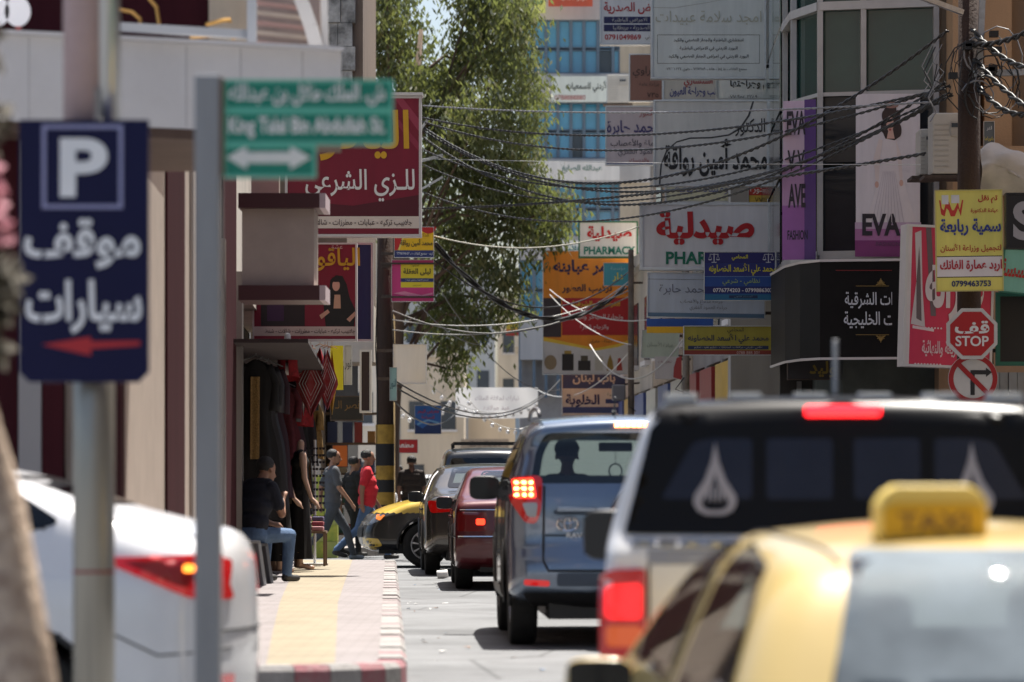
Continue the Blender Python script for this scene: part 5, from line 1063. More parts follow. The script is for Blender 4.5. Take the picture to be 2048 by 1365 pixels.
# stacked yellow and green cartons
k = 0
for r in range(5):
    for cix in range(2):
        p = at(640 + cix * 26, 1108, 60); w = .21; h = .27
        o = MB().box(p.x - .11, p.x - .11 + w, 59.4, 59.8, .002 + r * (h + .004), .002 + r * (h + .004) + h).build('carton', [mat('yellow_carton', (.55, .50, .08), .7, var=.4, vscale=5, tint=(.18, .32, .05)), mat('green_carton', (.28, .38, .10), .7, var=.4, vscale=5, tint=(.55, .5, .15))][(r + cix) % 2], bevel=.006); tag(o, 'yellow and green printed carton in the stack behind the walking men', 'carton', 'yellow and green cartons stacked outside the shop')
p = at(588, 1132, 43.9); tag(MB().lathe([(.035, 0), (.045, .02), (.045, .16), (.0, .165)], 12, Matrix.Translation((p.x - .05, 43.2, .152))).build('red_canister', mat('red_enamel', (.4, .01, .01), .4)), 'small red canister on the pavement by the mannequin', 'canister')

# more stock: coloured garments, folded cloths on a low table, hanging bags and belts
for i, (px, py, d, L, m, lb) in enumerate(((588, 704, 46.0, .95, MATS['red_velvet'], 'dark red embroidered dress hanging behind the mannequins'), (603, 760, 48.4, 1.15, MATS['black_satin'], 'black satin dress hanging beside the red bandanas'), (616, 800, 48.8, .8, mat('ochre_cloth', (.32, .2, .07), .85, var=.4, vscale=20), 'ochre patterned tunic hanging behind the sunglasses rack'), (566, 770, 44.2, 1.1, mat('wine_cloth', (.10, .012, .02), .85, var=.4, vscale=25), 'wine red tunic hanging between the black robes'))):
    p = at(px, py, d); t = thing('hanging_dress', lb, 'dress', (p.x, d, p.z), R(random.uniform(-40, 10))); garment(t, 0, -L, .15, .2, m, seed=i * 2.1, sleeve=.35, name='dress'); MB().tube([(-.15, 0, -.02), (0, 0, .05), (.15, 0, -.02)], .007, 5).tube([(0, 0, .05), (0, 0, .16)], .004, 4).build('hanger', STEEL, t)
p = at(622, 1096, 46.0); t = thing('display_table', 'low table with folded cloths beside the sunglasses rack', 'table', (p.x, 46.0, .15)); MB().box(-.16, .2, -.2, .25, .42, .45).build('table_top', mat('shelf_wood'), t)
for x in (-.14, .18):
    for y in (-.18, .22): MB().bar((x, y, 0), (x, y, .42), .03).build('leg', mat('shelf_wood'), t)
for k, c_ in enumerate(((.5, .25, .27), (.55, .52, .5), (.3, .06, .08), (.5, .4, .32), (.12, .1, .18), (.55, .3, .34))):
    x = p.x + (-.07 if k % 2 else .09); z = .602 + (k // 2) * .062; tag(MB().box(x - .075, x + .075, 45.84 + .02 * k, 46.1, z, z + .058).build('folded_cloth', mat('folded_cloth_%d' % k, c_, .85, var=.2), bevel=.015), ('dusty pink', 'off-white', 'dark red', 'beige', 'dark violet', 'rose')[k] + ' folded cloth in the stack on the low table', 'cloth', 'folded cloths on the low table')
for k in range(9):
    px, py, d = 545 + 13 * k, 690 + random.uniform(0, 30), 44 + .6 * k; p = at(px, py, d); L = random.uniform(.25, .6); tag(MB().tube([p, p + Vector((.01, 0, -L * .5)), p + Vector((-.01, 0, -L))], [.02, .028, .012], 6).build('hanging_tassel', random.choice((MATS['red_velvet'], GOLDE, MATS['mauve_scarf'], MATS['pale_embroidery']))), 'tassel or belt dangling from the shop awning', 'tassel', 'tassels and belts hanging from the awning')
# ============================================================ SIGNS ON THE LEFT
W_, K_, RD, NV, YL, GR = (235, 235, 235), (25, 25, 28), (190, 20, 30), (28, 32, 90), (240, 200, 50), (20, 120, 90)
MRN = (122, 16, 45)
t, w, h = sign('shop_sign', 'large maroon projecting sign with gold and white Arabic lettering', (570, 192, 843, 474), 42.0, MRN,
    [('الياقوت', .42, .72, .36, (222, 172, 40), .98, .02), ('للـزي الشرعي', .55, .365, .23, W_, .80, .012), ('جلابيب تركيه - عبايات - مطرزات - شالات', .56, .098, .052, (70, 50, 50), .74, .012)],
    thick=.22, frame=mat('white_sign_frame', (.62, .6, .6), .4), fw=.03, arm=XL(42),
    arts=[([(.75, .985), (.80, .985), (.985, .74), (.985, .83), (.86, .985)], (165, 60, 85)), ([(.60, .985), (.66, .985), (.985, .60), (.985, .66), (.70, .985)], (150, 45, 72)), ([(.0, .06), (1, .06), (1, .145), (0, .145)], (225, 215, 205)), ([(0, .145), (1, .145), (1, .30), (.5, .22), (0, .26)], (85, 12, 32))])
MB().box(-w / 2 - .01, w / 2 + .015, -.05, .3, h / 2 + .002, h / 2 + .035).build('cap_strip', mat('white_sign_cap', (.7, .7, .7), .5), t)  # plain white strip along the top of the sign
t, w, h = sign('shop_sign', 'lower maroon sign picturing a woman in a black robe', (505, 486, 714, 682), 43.6, MRN,
    [('الياقوت', .72, .83, .24, (205, 160, 40), .62, .018), ('عشق', .80, .95, .06, (220, 190, 190), .3), ('جلابيب تركيه - عبايات - مطرزات - شالات - شنط', .55, .095, .055, (70, 50, 50), .86, .012)],
    thick=.2, frame=mat('white_sign_frame'), fw=.02, arm=XL(43.6),
    arts=[([(.0, .05), (1, .05), (1, .145), (0, .145)], (205, 190, 185)), ([(.08, .15), (.50, .15), (.50, .50), (.36, .56), (.08, .48)], (35, 22, 28)), ([(.14, .2), (.30, .2), (.30, .42), (.14, .42)], (62, 28, 72)),
          ([(.70, .148), (.97, .148), (.99, .30), (.93, .44), (.90, .58), (.86, .66), (.80, .67), (.745, .62), (.73, .48), (.68, .36)], (14, 12, 14)), (ell(.80, .565, .036, .058), (214, 168, 150)), ([(.775, .33), (.845, .33), (.84, .47), (.785, .47)], (205, 165, 140)), ([(.64, .26), (.72, .32), (.74, .29), (.66, .22)], (205, 160, 140)), ([(.90, .22), (.98, .30), (.99, .26), (.93, .19)], (205, 160, 140)), ([(.775, .60), (.83, .60), (.845, .64), (.80, .665), (.76, .64)], (14, 12, 14))])
sign('panel_sign', 'narrow navy blue panel beside the lower maroon sign', (706, 486, 746, 683), 45, (22, 36, 82), [], thick=.15, arm=XL(45))
DP = 62.2; PX0 = sx(770, DP)
t, w, h = sign('pole_sign', 'yellow and red doctor sign with navy strip on the wooden pole', (788, 454, 868, 516), 61.7, (236, 184, 20), [('محمد أمين رواقة', .56, .48, .26, K_, .80, .02), ('الدكتور', .72, .72, .14, (120, 60, 10), .4), ('اربد - مجمع الفانك ت 07-7778190', .52, .12, .12, W_, .9)], thick=.05, fw=.008, arm=PX0,
    arts=[([(0, 0), (1, 0), (1, .24), (0, .24)], (40, 52, 110)), ([(0, .25), (.10, .25), (.30, .99), (0, .99)], (196, 30, 30)), (ell(.86, 1.0, .2, .22, 14, 180, 360), (200, 30, 30)), ([(.10, .25), (.14, .25), (.34, .99), (.30, .99)], (240, 220, 120))])
t, w, h = sign('pole_sign', 'magenta board carrying a yellow clinic sign on the wooden pole', (783, 520, 868, 604), 61.8, (196, 52, 116), [('الدكتورة', .55, .86, .06, K_, .4), ('ليلى العقلة', .60, .71, .17, K_, .64, .02), ('أخصائية الأطفال وحديثي الولادة', .60, .515, .06, W_, .62), ('المجمع الطبي', .6, .39, .04, K_, .5)], thick=.04, fw=.006, arm=PX0,
    arts=[([(.22, .34), (.99, .34), (.99, .93), (.22, .93)], (226, 200, 40)), ([(.22, .47), (.99, .47), (.99, .56), (.22, .56)], (35, 45, 100)), ([(.04, .2), (.3, .25), (.7, .16), (.97, .22), (.97, .17), (.6, .1)], (222, 130, 160))])
for z in (.43, -.41): MB().bar((-w * .75, -.03, z * h * .95), (w * .52, -.03, z * h * .95), .03).build('clamp_bar', RUST, t)
sign('blank_sign', 'blank white sign box behind the wooden pole', (786, 689, 853, 768), 55, (226, 222, 218), [], thick=.25, arm=sx(760, 55), fw=.01, frame=mat('white_sign_frame'))
sign('strip_sign', 'small teal strip sign fixed behind the painted pole', (779, 735, 794, 802), 52, (150, 190, 190), [('النور', .5, .5, .3, (20, 80, 90), .8)], thick=.03, fw=.005)
sign('hanging_sign', 'blue poster with a sea picture and red heading hanging in the street', (829, 811, 883, 869), 78, (38, 92, 160), [('معرض البحر', .5, .78, .16, (170, 50, 70), .8, .02), ('للسياحة', .5, .58, .14, (170, 60, 80), .7, .02)], thick=.03, fw=.01, arts=[([(0, 0), (1, 0), (1, .3), (.6, .42), (.3, .2), (0, .36)], (20, 48, 100)), ([(.1, .3), (.5, .46), (.9, .36), (.9, .42), (.5, .52), (.1, .38)], (110, 160, 200))])
sign('shop_sign', 'small red shop sign with white lettering far up the left pavement', (784, 879, 836, 907), 86, (170, 40, 45), [('مطعم', .5, .5, .6, W_, .8, .02)], thick=.1, fw=.01)
sign('strip_sign', 'tall yellow banner hanging at the shop beyond the scarves', (659, 690, 688, 782), 52, (222, 206, 30), [], thick=.03, frame=None)
sign('sign_box', 'grey box sign above the black robes', (584, 690, 614, 752), 47, (160, 158, 152), [], thick=.3, fw=.012)
sign('strip_sign', 'tall dark maroon sign with white edge before the wooden pole', (719, 700, 743, 826), 53, (44, 26, 28), [], thick=.2, fw=.03, frame=mat('white_sign_frame'))
sign('shop_sign', 'black shop sign with dull gold lettering in the shade', (660, 792, 726, 842), 55, (22, 20, 18), [('قصر الـ', .55, .6, .42, (120, 88, 40), .8)], thick=.2, fw=.02, frame=RUST)
sign('price_board', 'orange notice board inside the dim shop', (664, 890, 696, 935), 62, (200, 96, 20), [], thick=.03, fw=.012, frame=RUST)
sign('clinic_sign', 'pale grey sign plate with grey script among the goods', (688, 690, 704, 770), 54, (175, 172, 165), [('نور', .5, .5, .25, K_, .8)], thick=.05, fw=.01)

# wooden utility pole, left
def pole(name, label, px, d, w_, ztop, m, lean=0):
    t = thing(name, label, 'pole', (sx(px, d), d, 0)); MB().tube([(0, 0, -.1), (lean * .5, 0, ztop * .5), (lean, 0, ztop)], [w_ / 2 * 1.06, w_ / 2, w_ / 2 * .86], 12).build('shaft', m, t, smooth=True); return t
lp = pole('utility_pole', 'dark wooden utility pole with yellow and black painted bands', 770, 62.2, .30, 7.0, WOODP)
for k, (y0, y1, m) in enumerate(((850, 888, mat('faded_yellow_band', (.42, .25, .04), .8, var=.4, vscale=8)), (888, 932, mat('black_band', (.018, .017, .017), .8)), (932, 960, MATS['faded_yellow_band']), (960, 985, MATS['black_band']), (985, 1010, MATS['faded_yellow_band']), (1010, 1040, MATS['black_band']))):
    MB().lathe([(.162, sz(y1, 62.2)), (.162, sz(y0, 62.2))], 16, caps=False).build('painted_band', m, lp, smooth=True)
for a_, b_, w_ in (((-.2, 0, 6.6), (1.0, -.1, 6.9), .05), ((-.1, -.17, 6.3), (.75, -.3, 7.5), .04), ((.1, -.17, 6.0), (1.0, -.35, 6.5), .035)): MB().bar(a_, b_, w_).build('cable_bracket', STEEL, lp)
MB().tube([(-.13, -.05, 4.6), (-.16, -.08, 3.6), (-.12, -.1, 2.6), (-.15, -.05, 1.4)], .012, 5).tube([(.13, -.05, 4.2), (.17, -.08, 3.4), (.12, -.06, 2.9)], .01, 5).build('loose_wire', mat('black_cable', (.012, .012, .013), .45), lp)

# ============================================================ SIGNS ON THE RIGHT
SH1, SH2 = (214, 216, 216), (205, 205, 208)
sign('doctor_sign', 'white doctor sign with red line and navy strips, top of the row', (1200, -32, 1352, 90), 68, SH1, [('الهضمي', .36, .90, .17, NV, .7, .02), ('امراض الصدرية', .45, .60, .20, (176, 28, 36), .8, .02), ('MRCP  الامراض الباطنية', .5, .405, .085, (200, 200, 190), .8), ('RCP  الصدرية - بريطانيا', .5, .275, .085, (200, 200, 190), .8), ('0791049869', .30, .125, .09, (176, 28, 36), .5, .02), ('البورد الأردني', .75, .125, .1, K_, .35)], thick=.25, arm=XR(68), arts=[([(.05, .35), (.98, .35), (.98, .46), (.05, .46)], (34, 36, 84)), ([(.05, .22), (.98, .22), (.98, .33), (.05, .33)], (34, 36, 84))])
sign('doctor_sign', 'faded grey doctor sign with boxed black lines, largest at the top', (1302, -45, 1532, 158), 53.3, (206, 214, 214), [('الدكتور', .50, .92, .20, (140, 146, 150), .46), ('امجد سلامة عبيدات', .5, .60, .14, (184, 186, 172), .92), ('استشاري الباطنية والجهاز الهضمي والكبد', .5, .375, .05, K_, .80, .01), ('البورد الاردني في الامراض الباطنية', .5, .295, .05, K_, .68, .01), ('البورد الاردني في امراض الجهاز الهضمي والكبد', .5, .215, .05, K_, .84, .01), ('مجمع الفانك - ط (٥) - هاتف ٧٢٧١٩٥٩ - خلوي ٠٧٩٦٦١٠٢٣٤', .48, .09, .04, K_, .8)], thick=.2, arm=XR(53.3) + .3,
    arts=[(rect(.055, .945, .15, .154), K_), (rect(.055, .945, .43, .434), K_), (rect(.055, .058, .154, .43), K_), (rect(.942, .945, .154, .43), K_), ([(.02, .70), (.2, .695), (.5, .75), (.8, .82), (.98, .78), (.98, .785), (.8, .825), (.5, .755), (.2, .70), (.02, .705)], (176, 180, 176))])
sign('brown_sign', 'dull brown sign with dark script, high among the doctor signs', (1258, 108, 1326, 204), 73, (150, 112, 98), [('الراوي', .45, .62, .24, (50, 44, 46), .8), ('جراحة عامة', .6, .36, .1, (90, 76, 72), .6), ('٧٣٥', .7, .14, .1, K_, .5)], thick=.12, arm=XR(73))
sign('eye_clinic_sign', 'grey eye clinic sign with red and blue lines, half covered', (1325, 128, 1440, 202), 61, (176, 172, 162), [('استشاري', .62, .50, .28, (150, 36, 40), .5, .02), ('طب وجراحة العيون', .55, .24, .28, (54, 60, 120), .85, .02)], thick=.12, arm=XR(61))
sign('clinic_sign', 'white fertility clinic sign with black line beside the grey eye clinic sign', (1432, 128, 1560, 200), 55, SH1, [('العقم وجراحتها', .62, .42, .34, K_, .8, .02), ('٠٧٧ ٩٥٨ ٢٢٨٩', .42, .08, .1, K_, .6)], thick=.1, arm=XR(55) + .6)
sign('doctor_sign', 'light grey doctor sign with large black name and a sweeping curve', (1307, 200, 1537, 373), 53.0, (208, 210, 208), [('الدكتور', .84, .68, .21, K_, .26, .01), ('محمد أمين رواقة', .54, .33, .44, K_, .90, .03)], thick=.2, arm=XR(53) + .3,
    arts=[([(.045, .02), (.06, .25), (.11, .42), (.2, .52), (.32, .565), (.5, .57), (.65, .60), (.75, .68), (.82, .82), (.86, .98), (.875, .98), (.835, .81), (.76, .66), (.66, .585), (.5, .552), (.32, .548), (.2, .503), (.12, .40), (.073, .25), (.06, .02)], (60, 62, 66))])
sign('doctor_sign', 'mauve-grey neurology sign with blue name behind the cables', (1211, 212, 1345, 331), 70, (196, 188, 194), [('الدكتور', .66, .87, .13, (160, 50, 44), .4), ('محمد حابرة', .42, .62, .27, (62, 60, 120), .8, .02), ('الدماغ والأعصاب', .46, .36, .17, (52, 50, 70), .80, .01), ('العمود الفقري', .48, .21, .14, (60, 58, 80), .6), ('والديسك', .5, .08, .09, (160, 60, 60), .4)], thick=.15, arm=XR(70), arts=[(rect(0, 1, .01, .035), (90, 100, 160))])
sign('clinic_sign', 'dull olive urology sign just above the large pharmacy sign', (1330, 325, 1476, 406), 57, (182, 182, 160), [('ومسالك بولية', .5, .34, .28, (84, 88, 140), .72)], thick=.15, arm=XR(57))
sign('clinic_sign', 'small red and yellow clinic sign beside the olive urology sign', (1496, 368, 1552, 408), 56, (176, 60, 50), [('الدكتورة', .5, .7, .4, W_, .85), ('٧٧٤٥', .5, .2, .24, K_, .7)], thick=.05, fw=.01, arts=[(rect(0, 1, 0, .42), (200, 170, 70))])
t, w, h = sign('pharmacy_sign', 'large white pharmacy sign with heavy red script and green capitals', (1280, 405, 1541, 540), 52.6, (214, 216, 220), [('صيدلية', .5, .62, .50, (186, 22, 30), .84, .045), ('PHARMACY', .54, .175, .19, (14, 112, 88), .90, .03)], thick=.32, fw=.04, arm=XR(52.6) + .6)
sign('neurology_sign', 'bluish white neurology sign hanging below the large pharmacy sign', (1294, 546, 1531, 637), 53.4, (186, 200, 222), [('الدكتور محمد حابرة', .46, .62, .24, (104, 112, 140), .84), ('جراحة الدماغ والأعصاب', .46, .36, .13, (110, 118, 140), .7), ('جراحة العمود الفقري', .52, .22, .12, (110, 118, 140), .5)], thick=.08, arm=XR(53.4) + .4, fw=.015, tilt=R(.8), arts=[(rect(0, 1, .02, .11), (96, 128, 160)), (rect(.0, 1, .84, .85), (120, 130, 150))])
t, w, h = sign('lawyer_sign', 'blue lawyer sign with yellow lettering and two white scales', (1408, 504, 1551, 602), 50.4, (30, 74, 150), [('المحامي', .5, .88, .12, (226, 220, 50), .34, .02), ('محمد علي الأسعد الخصاونه', .54, .64, .25, (226, 220, 50), .94, .02), ('نظامي - شرعي', .52, .385, .15, (170, 200, 90), .6), ('0776774203 - 0799886303', .54, .215, .085, W_, .92, .02), ('المستشار القانوني', .55, .08, .06, (110, 150, 170), .4)], thick=.06, fw=.008, arm=4.3,
    arts=[(rect(0, 1, .76, 1), (34, 34, 110)), (rect(0, 1, .50, .755), (36, 44, 124)), (rect(0, 1, .49, .50), (120, 160, 200)), (rect(0, 1, .15, .29), (26, 40, 110)), (rect(0, 1, 0, .13), (34, 110, 150)), (rect(.35, .75, .05, .11), (24, 50, 90))])
for fx in (.14, .90):
    mb = MB(); x0 = (fx - .5) * w; z0 = .39 * h
    mb.box(x0 - .006, x0 + .006, -.012, -.009, z0 - .07, z0 + .05).box(x0 - .06, x0 + .06, -.012, -.009, z0 + .035, z0 + .043).box(x0 - .035, x0 + .035, -.012, -.009, z0 - .078, z0 - .068)
    for q in (-1, 1): mb.prism(ell(x0 + q * .055, z0 - .03, .026, .014, 10, 180, 360), -.012, -.009); mb.bar((x0 + q * .055, -.0105, z0 + .035), (x0 + q * .075, -.0105, z0 - .03), .004); mb.bar((x0 + q * .055, -.0105, z0 + .035), (x0 + q * .035, -.0105, z0 - .03), .004)
    mb.build('scales_print', cmat((215, 220, 230)), t)
t, w, h = sign('lawyer_sign', 'dull yellow lawyer sign with dark script over the shop fronts', (1367, 652, 1546, 711), 51.6, (170, 160, 60), [('المحامي', .58, .84, .2, (60, 60, 50), .3), ('محمد علي الأسعد الخصاونه', .5, .56, .34, (52, 60, 84), .9, .02), ('نظامي - شرعي - مرافعات - استشارات - تنظيم عقود - تحكيم', .5, .26, .11, (200, 200, 190), .84), ('0788 888 301', .72, .09, .1, (230, 200, 190), .4)], thick=.08, fw=.01, arm=4.2, arts=[(rect(.05, .95, .20, .32), (44, 56, 90)), (rect(0, 1, .0, .17), (150, 60, 44))])
sign('pale_sign', 'pale green weathered sign plate hanging over the pavement', (1283, 662, 1358, 718), 67, (186, 194, 172), [('عيادة الأسنان', .5, .5, .22, (140, 150, 130), .7)], thick=.05, fw=.01, tilt=R(3), arm=XR(67))
sign('banner', 'white cloth banner with a red stain tied below the pale green plate', (1308, 712, 1363, 760), 66.5, (206, 198, 190), [('تخفيضات', .4, .75, .14, (140, 80, 70), .5)], thick=.02, frame=None, arts=[([(.70, .1), (1, 0), (1, 1), (.82, .9), (.72, .5)], (180, 70, 66))], arm=XR(66.5))
sign('strip_sign', 'narrow white strip sign with red dots and navy blocks beside the pharmacy sign', (1535, 398, 1553, 508), 53.2, (205, 205, 214), [], thick=.05, fw=.006, arts=[(rect(0, 1, .82, .97), NV), (ell(.5, .66, .2, .035), RD), (ell(.3, .56, .2, .035), RD), ([(.0, .3), (1, .3), (1, .5), (.6, .42)], NV), (rect(0, 1, .0, .22), NV), (ell(.5, .11, .2, .04), W_)])
sign('pharmacy_sign', 'smaller pharmacy sign with green frame further up the street', (1157, 443, 1276, 516), 80, (224, 222, 216), [('صيدلية', .52, .66, .42, (196, 34, 34), .80, .04), ('PHARMACY', .52, .2, .22, (36, 130, 110), .86, .03)], thick=.25, fw=.03, frame=cmat((40, 110, 70)), arm=XR(80))
t, w, h = sign('perfume_sign', 'tall orange sign with red panel and perfume bottles pictured at its foot', (1085, 501, 1263, 749), 83, (224, 136, 30), [('عمر عبابنه', .48, .86, .13, (40, 24, 70), .94, .035), ('تركيب العطور', .50, .69, .075, (40, 24, 50), .8, .03), ('الفرنسية والشرقية', .60, .565, .055, (214, 190, 60), .72, .02), ('وتجارة المباخر والبخور', .60, .46, .05, (214, 200, 200), .72, .01), ('والزجاج الفارغ', .58, .375, .05, (214, 200, 200), .6, .01), ('جملة - مفرق', .66, .265, .035, (100, 50, 20), .4)], thick=.25, fw=.02, arm=XR(83),
    arts=[(rect(.22, .99, .315, .615), (178, 26, 34)), (rect(.01, .21, .30, .615), (60, 48, 52)), ([(0, 0), (1, 0), (1, .26), (.85, .22), (.6, .19), (.3, .23), (0, .27)], (210, 206, 204)), ([(0, .27), (.3, .23), (.6, .19), (.85, .22), (1, .26), (1, .285), (.85, .245), (.6, .21), (.3, .255), (0, .30)], (236, 196, 60)), (rect(.22, .35, .03, .165), (40, 32, 28)), (rect(.245, .325, .165, .19), (170, 140, 60)), (rect(.40, .54, .03, .11), (46, 38, 34)), (rect(.43, .51, .11, .15), (90, 80, 60)), (rect(.59, .68, .03, .145), (196, 190, 178)), ([(.72, .03), (.80, .03), (.79, .10), (.76, .16), (.73, .10)], (150, 120, 50)), ([(.83, .03), (.90, .03), (.88, .13), (.85, .13)], (170, 60, 50)), (ell(.09, .095, .07, .06), (150, 130, 100))])
sign('teal_sign', 'small teal sign overlapping the top of the orange sign', (1207, 526, 1264, 572), 79, (66, 150, 168), [('مؤسسة', .5, .75, .2, (160, 200, 210), .6), ('دار', .5, .38, .4, (220, 210, 70), .7, .02)], thick=.08, fw=.01, arm=XR(79))
sign('shop_sign', 'blue and white mobile phone shop sign under the orange sign', (1124, 744, 1252, 832), 85, (204, 204, 200), [('باب لبنان', .5, .84, .26, (200, 204, 206), .8, .03), ('الخلوية', .32, .34, .30, (36, 44, 100), .54, .035), ('اليومية', .8, .48, .1, (40, 110, 110), .3)], thick=.2, fw=.015, arm=XR(85), arts=[(rect(0, 1, .62, 1), (50, 70, 120)), (rect(0, 1, .06, .2), (56, 76, 130)), (rect(.68, .95, .28, .38), (40, 60, 120))])
sign('wall_panel', 'blue corrugated metal panel behind the neurology sign', (1292, 636, 1428, 656), 56.0, (44, 86, 168), [], thick=.05, frame=None, cat='panel')
sign('wall_panel', 'yellow metal panel strip under the blue corrugated panel', (1292, 652, 1396, 668), 55.9, (214, 170, 40), [], thick=.03, frame=None, cat='panel')
for (px, y0, y1, d, lb, c_, tx, tc) in (((1103, 1226), 152, 205, 111.2, 'white hearing clinic banner across the blue glass block', (212, 218, 208), 'الأردني للسمعيات', (34, 52, 52)), ((1058, 1240), 322, 362, 111.2, 'pale banner with green name between the blue glass bands', (214, 212, 208), 'عبدالله الصايغ', (60, 112, 100)), ((996, 1092), -14, 27, 111, 'lime yellow banner at the top of the blue glass block', (226, 226, 120), 'مركز الحمية', (60, 140, 120)), ((1096, 1186), -16, 14, 111.2, 'orange banner beside the lime yellow one', (190, 84, 56), 'مركز القلب', (236, 214, 190)), ((1120, 1162), 480, 516, 111.2, 'white banner with teal letters low on the blue glass block', (214, 214, 210), 'مفقت', (50, 120, 120))):
    sign('banner', lb, (px[0], y0, px[1], y1), d, c_, [(tx, .58, .58, .42, tc, .7, .02)] + ([('0788888880', .3, .18, .18, (170, 60, 60), .5)] if px[0] == 1103 else []), thick=.05, frame=None)
# glass building: black fascia sign, banners
def fac_sign(pts, z0, z1, m, name, label):
    t = thing(name, label, 'sign', (pts[0][0], pts[0][1], z0)); o = Vector((pts[0][0], pts[0][1], z0)); n = len(pts); mb = MB()
    fr = [(x, y, z0) for x, y in pts] + [(x, y, z1) for x, y in pts]; bk = [(x + .02, y + .22, z) for x, y, z in fr]
    mb.add([Vector(p) - o for p in fr + bk], [(i, i + 1, n + i + 1, n + i) for i in range(n - 1)] + [(2 * n + i, 3 * n + i, 3 * n + i + 1, 2 * n + i + 1) for i in range(n - 1)] + [(n + i, n + i + 1, 3 * n + i + 1, 3 * n + i) for i in range(n - 1)] + [(i, 2 * n + i, 2 * n + i + 1, i + 1) for i in range(n - 1)]); mb.build('panel', m, t)
    eg = MB(); 
    for z in (z0 - o.z, z1 - o.z): eg.tube([(x - o.x, y - o.y - .01, z) for x, y in pts], .022, 4)
    eg.build('edge_trim', mat('white_sign_frame'), t); return t, o
bs = [(sx(1880, 46.1), 46.1), (sx(1640, 46.4), 46.4), (sx(1600, 46.8), 46.8), (sx(1570, 47.6), 47.6), (sx(1542, 49.4), 49.4)]
t, o = fac_sign(bs, sz(718, 46.4), sz(522, 46.4), mat('black_sign_face', (.012, .011, .011), .5, var=.4, vscale=1.5, spec=.12), 'shop_fascia_sign', 'curved black shop sign with white lettering and gold ornaments')
cw = cmat((205, 210, 218)); cg = mat('gold_print', (.30, .2, .05), .5)
for tx, py, wpx, x0 in (('المطرزات الشرقية', 601, 150, 1690), ('العباءات الخليجية', 640, 152, 1688)):
    xx = sx(x0 + wpx / 2, 46.2) - o.x; text(tx, xx, sz(py, 46.2) - o.z, 34 * 46.2 / FPX, cw, t, wfit=wpx * 46.2 / FPX, bold=.012, y=46.2 - o.y + .02)
for py, s in ((566, 1), (676, -1)):
    mb = MB(); X, Z = sx(1762, 46.2) - o.x, sz(py, 46.2) - o.z; Y = 46.2 - o.y + .03
    mb.bar((X - .32, Y, Z - s * .04), (X + .3, Y, Z - s * .04), .006)
    for k in range(-3, 4):
        a = R(90 * s + k * 26 * s); mb.tube([(X + .02 * k, Y, Z - s * .03), (X + math.cos(a) * .05 + .02 * k, Y, Z + math.sin(a) * .06), (X + math.cos(a) * .06 + .035 * k, Y, Z + math.sin(a) * .035)], .006, 4)
    mb.build('gold_ornament', cg, t)
mb = MB(); mb.box(sx(1672, 46.2) - o.x, sx(1800, 46.2) - o.x, 46.2 - o.y + .02, 46.2 - o.y + .03, sz(541, 46.2) - o.z - .004, sz(541, 46.2) - o.z + .004); mb.build('red_line', cmat((130, 24, 24)), t)
t, w, h = sign('shop_sign', 'dim shop sign with faded yellow script under the black sign', (1575, 718, 1760, 760), 47.6, (26, 24, 30), [('وليد', .38, .5, .8, (120, 104, 24), .5, .03)], thick=.1, fw=.01, frame=RUST)
# tall purple banner and bridal poster on the glass
t, w, h = sign('window_banner', 'pale and purple vertical banner with dark capitals on the green glass', (1564, 200, 1632, 520), 46.9, (196, 178, 202), [('EVA', .42, .855, .15, (44, 38, 52), .56, .03), ('V V', .42, .62, .13, (44, 38, 52), .52, .03), ('AVE', .44, .40, .15, (44, 38, 52), .52, .03), ('FASHION', .46, .155, .06, (44, 36, 56), .60, .02)], thick=.02, frame=None, yaw=R(-14), arts=[(rect(.66, 1, 0, 1), (92, 62, 132)), (rect(0, .66, .0, .34), (150, 96, 168)), (rect(0, .66, .34, .60), (176, 142, 186))])
t, w, h = sign('bridal_poster', 'white and purple bridal fashion poster covering the glass bay', (1710, 186, 1842, 514), 46.35, (208, 206, 214), [('EVA', .40, .195, .135, (34, 28, 40), .58, .035), ('FASHION', .5, .078, .025, (90, 60, 90), .62)], thick=.02, frame=None,
    arts=[(rect(0, 1, 0, .10), (124, 50, 112)), (rect(0, 1, .10, .17), (166, 110, 160)), (rect(0, 1, .17, .21), (190, 168, 196)),
          ([(.16, .21), (.92, .21), (.76, .44), (.67, .60), (.64, .70), (.58, .73), (.48, .73), (.42, .70), (.39, .58), (.32, .42)], (218, 214, 220)), ([(.28, .60), (.36, .72), (.42, .71), (.38, .60), (.36, .46), (.31, .47)], (216, 206, 206)), ([(.62, .71), (.70, .62), (.72, .48), (.68, .47), (.64, .60)], (216, 206, 206)), ([(.42, .76), (.44, .90), (.52, .935), (.62, .915), (.66, .82), (.67, .73), (.60, .71), (.46, .72)], (52, 38, 38)), (ell(.53, .81, .055, .05), (206, 170, 158)), ([(.48, .72), (.60, .72), (.57, .78), (.51, .78)], (206, 170, 158)), (ell(.55, .925, .11, .02), (150, 116, 110)), (ell(.33, .44, .03, .02), (206, 170, 158)), (ell(.70, .45, .03, .02), (206, 170, 158)), (ell(.45, .86, .045, .035), (58, 42, 40)), (ell(.43, .79, .04, .035), (52, 38, 38)), (ell(.65, .86, .04, .035), (58, 42, 40)), (ell(.67, .77, .035, .04), (52, 38, 38)), (ell(.525, .80, .012, .006), (70, 40, 40)), (ell(.53, .775, .02, .007), (170, 80, 84))] + [([(.25 + .06 * k, .21), (.262 + .06 * k, .21), (.43 + .022 * k, .52), (.425 + .022 * k, .52)], (196, 190, 200)) for k in range(9)])
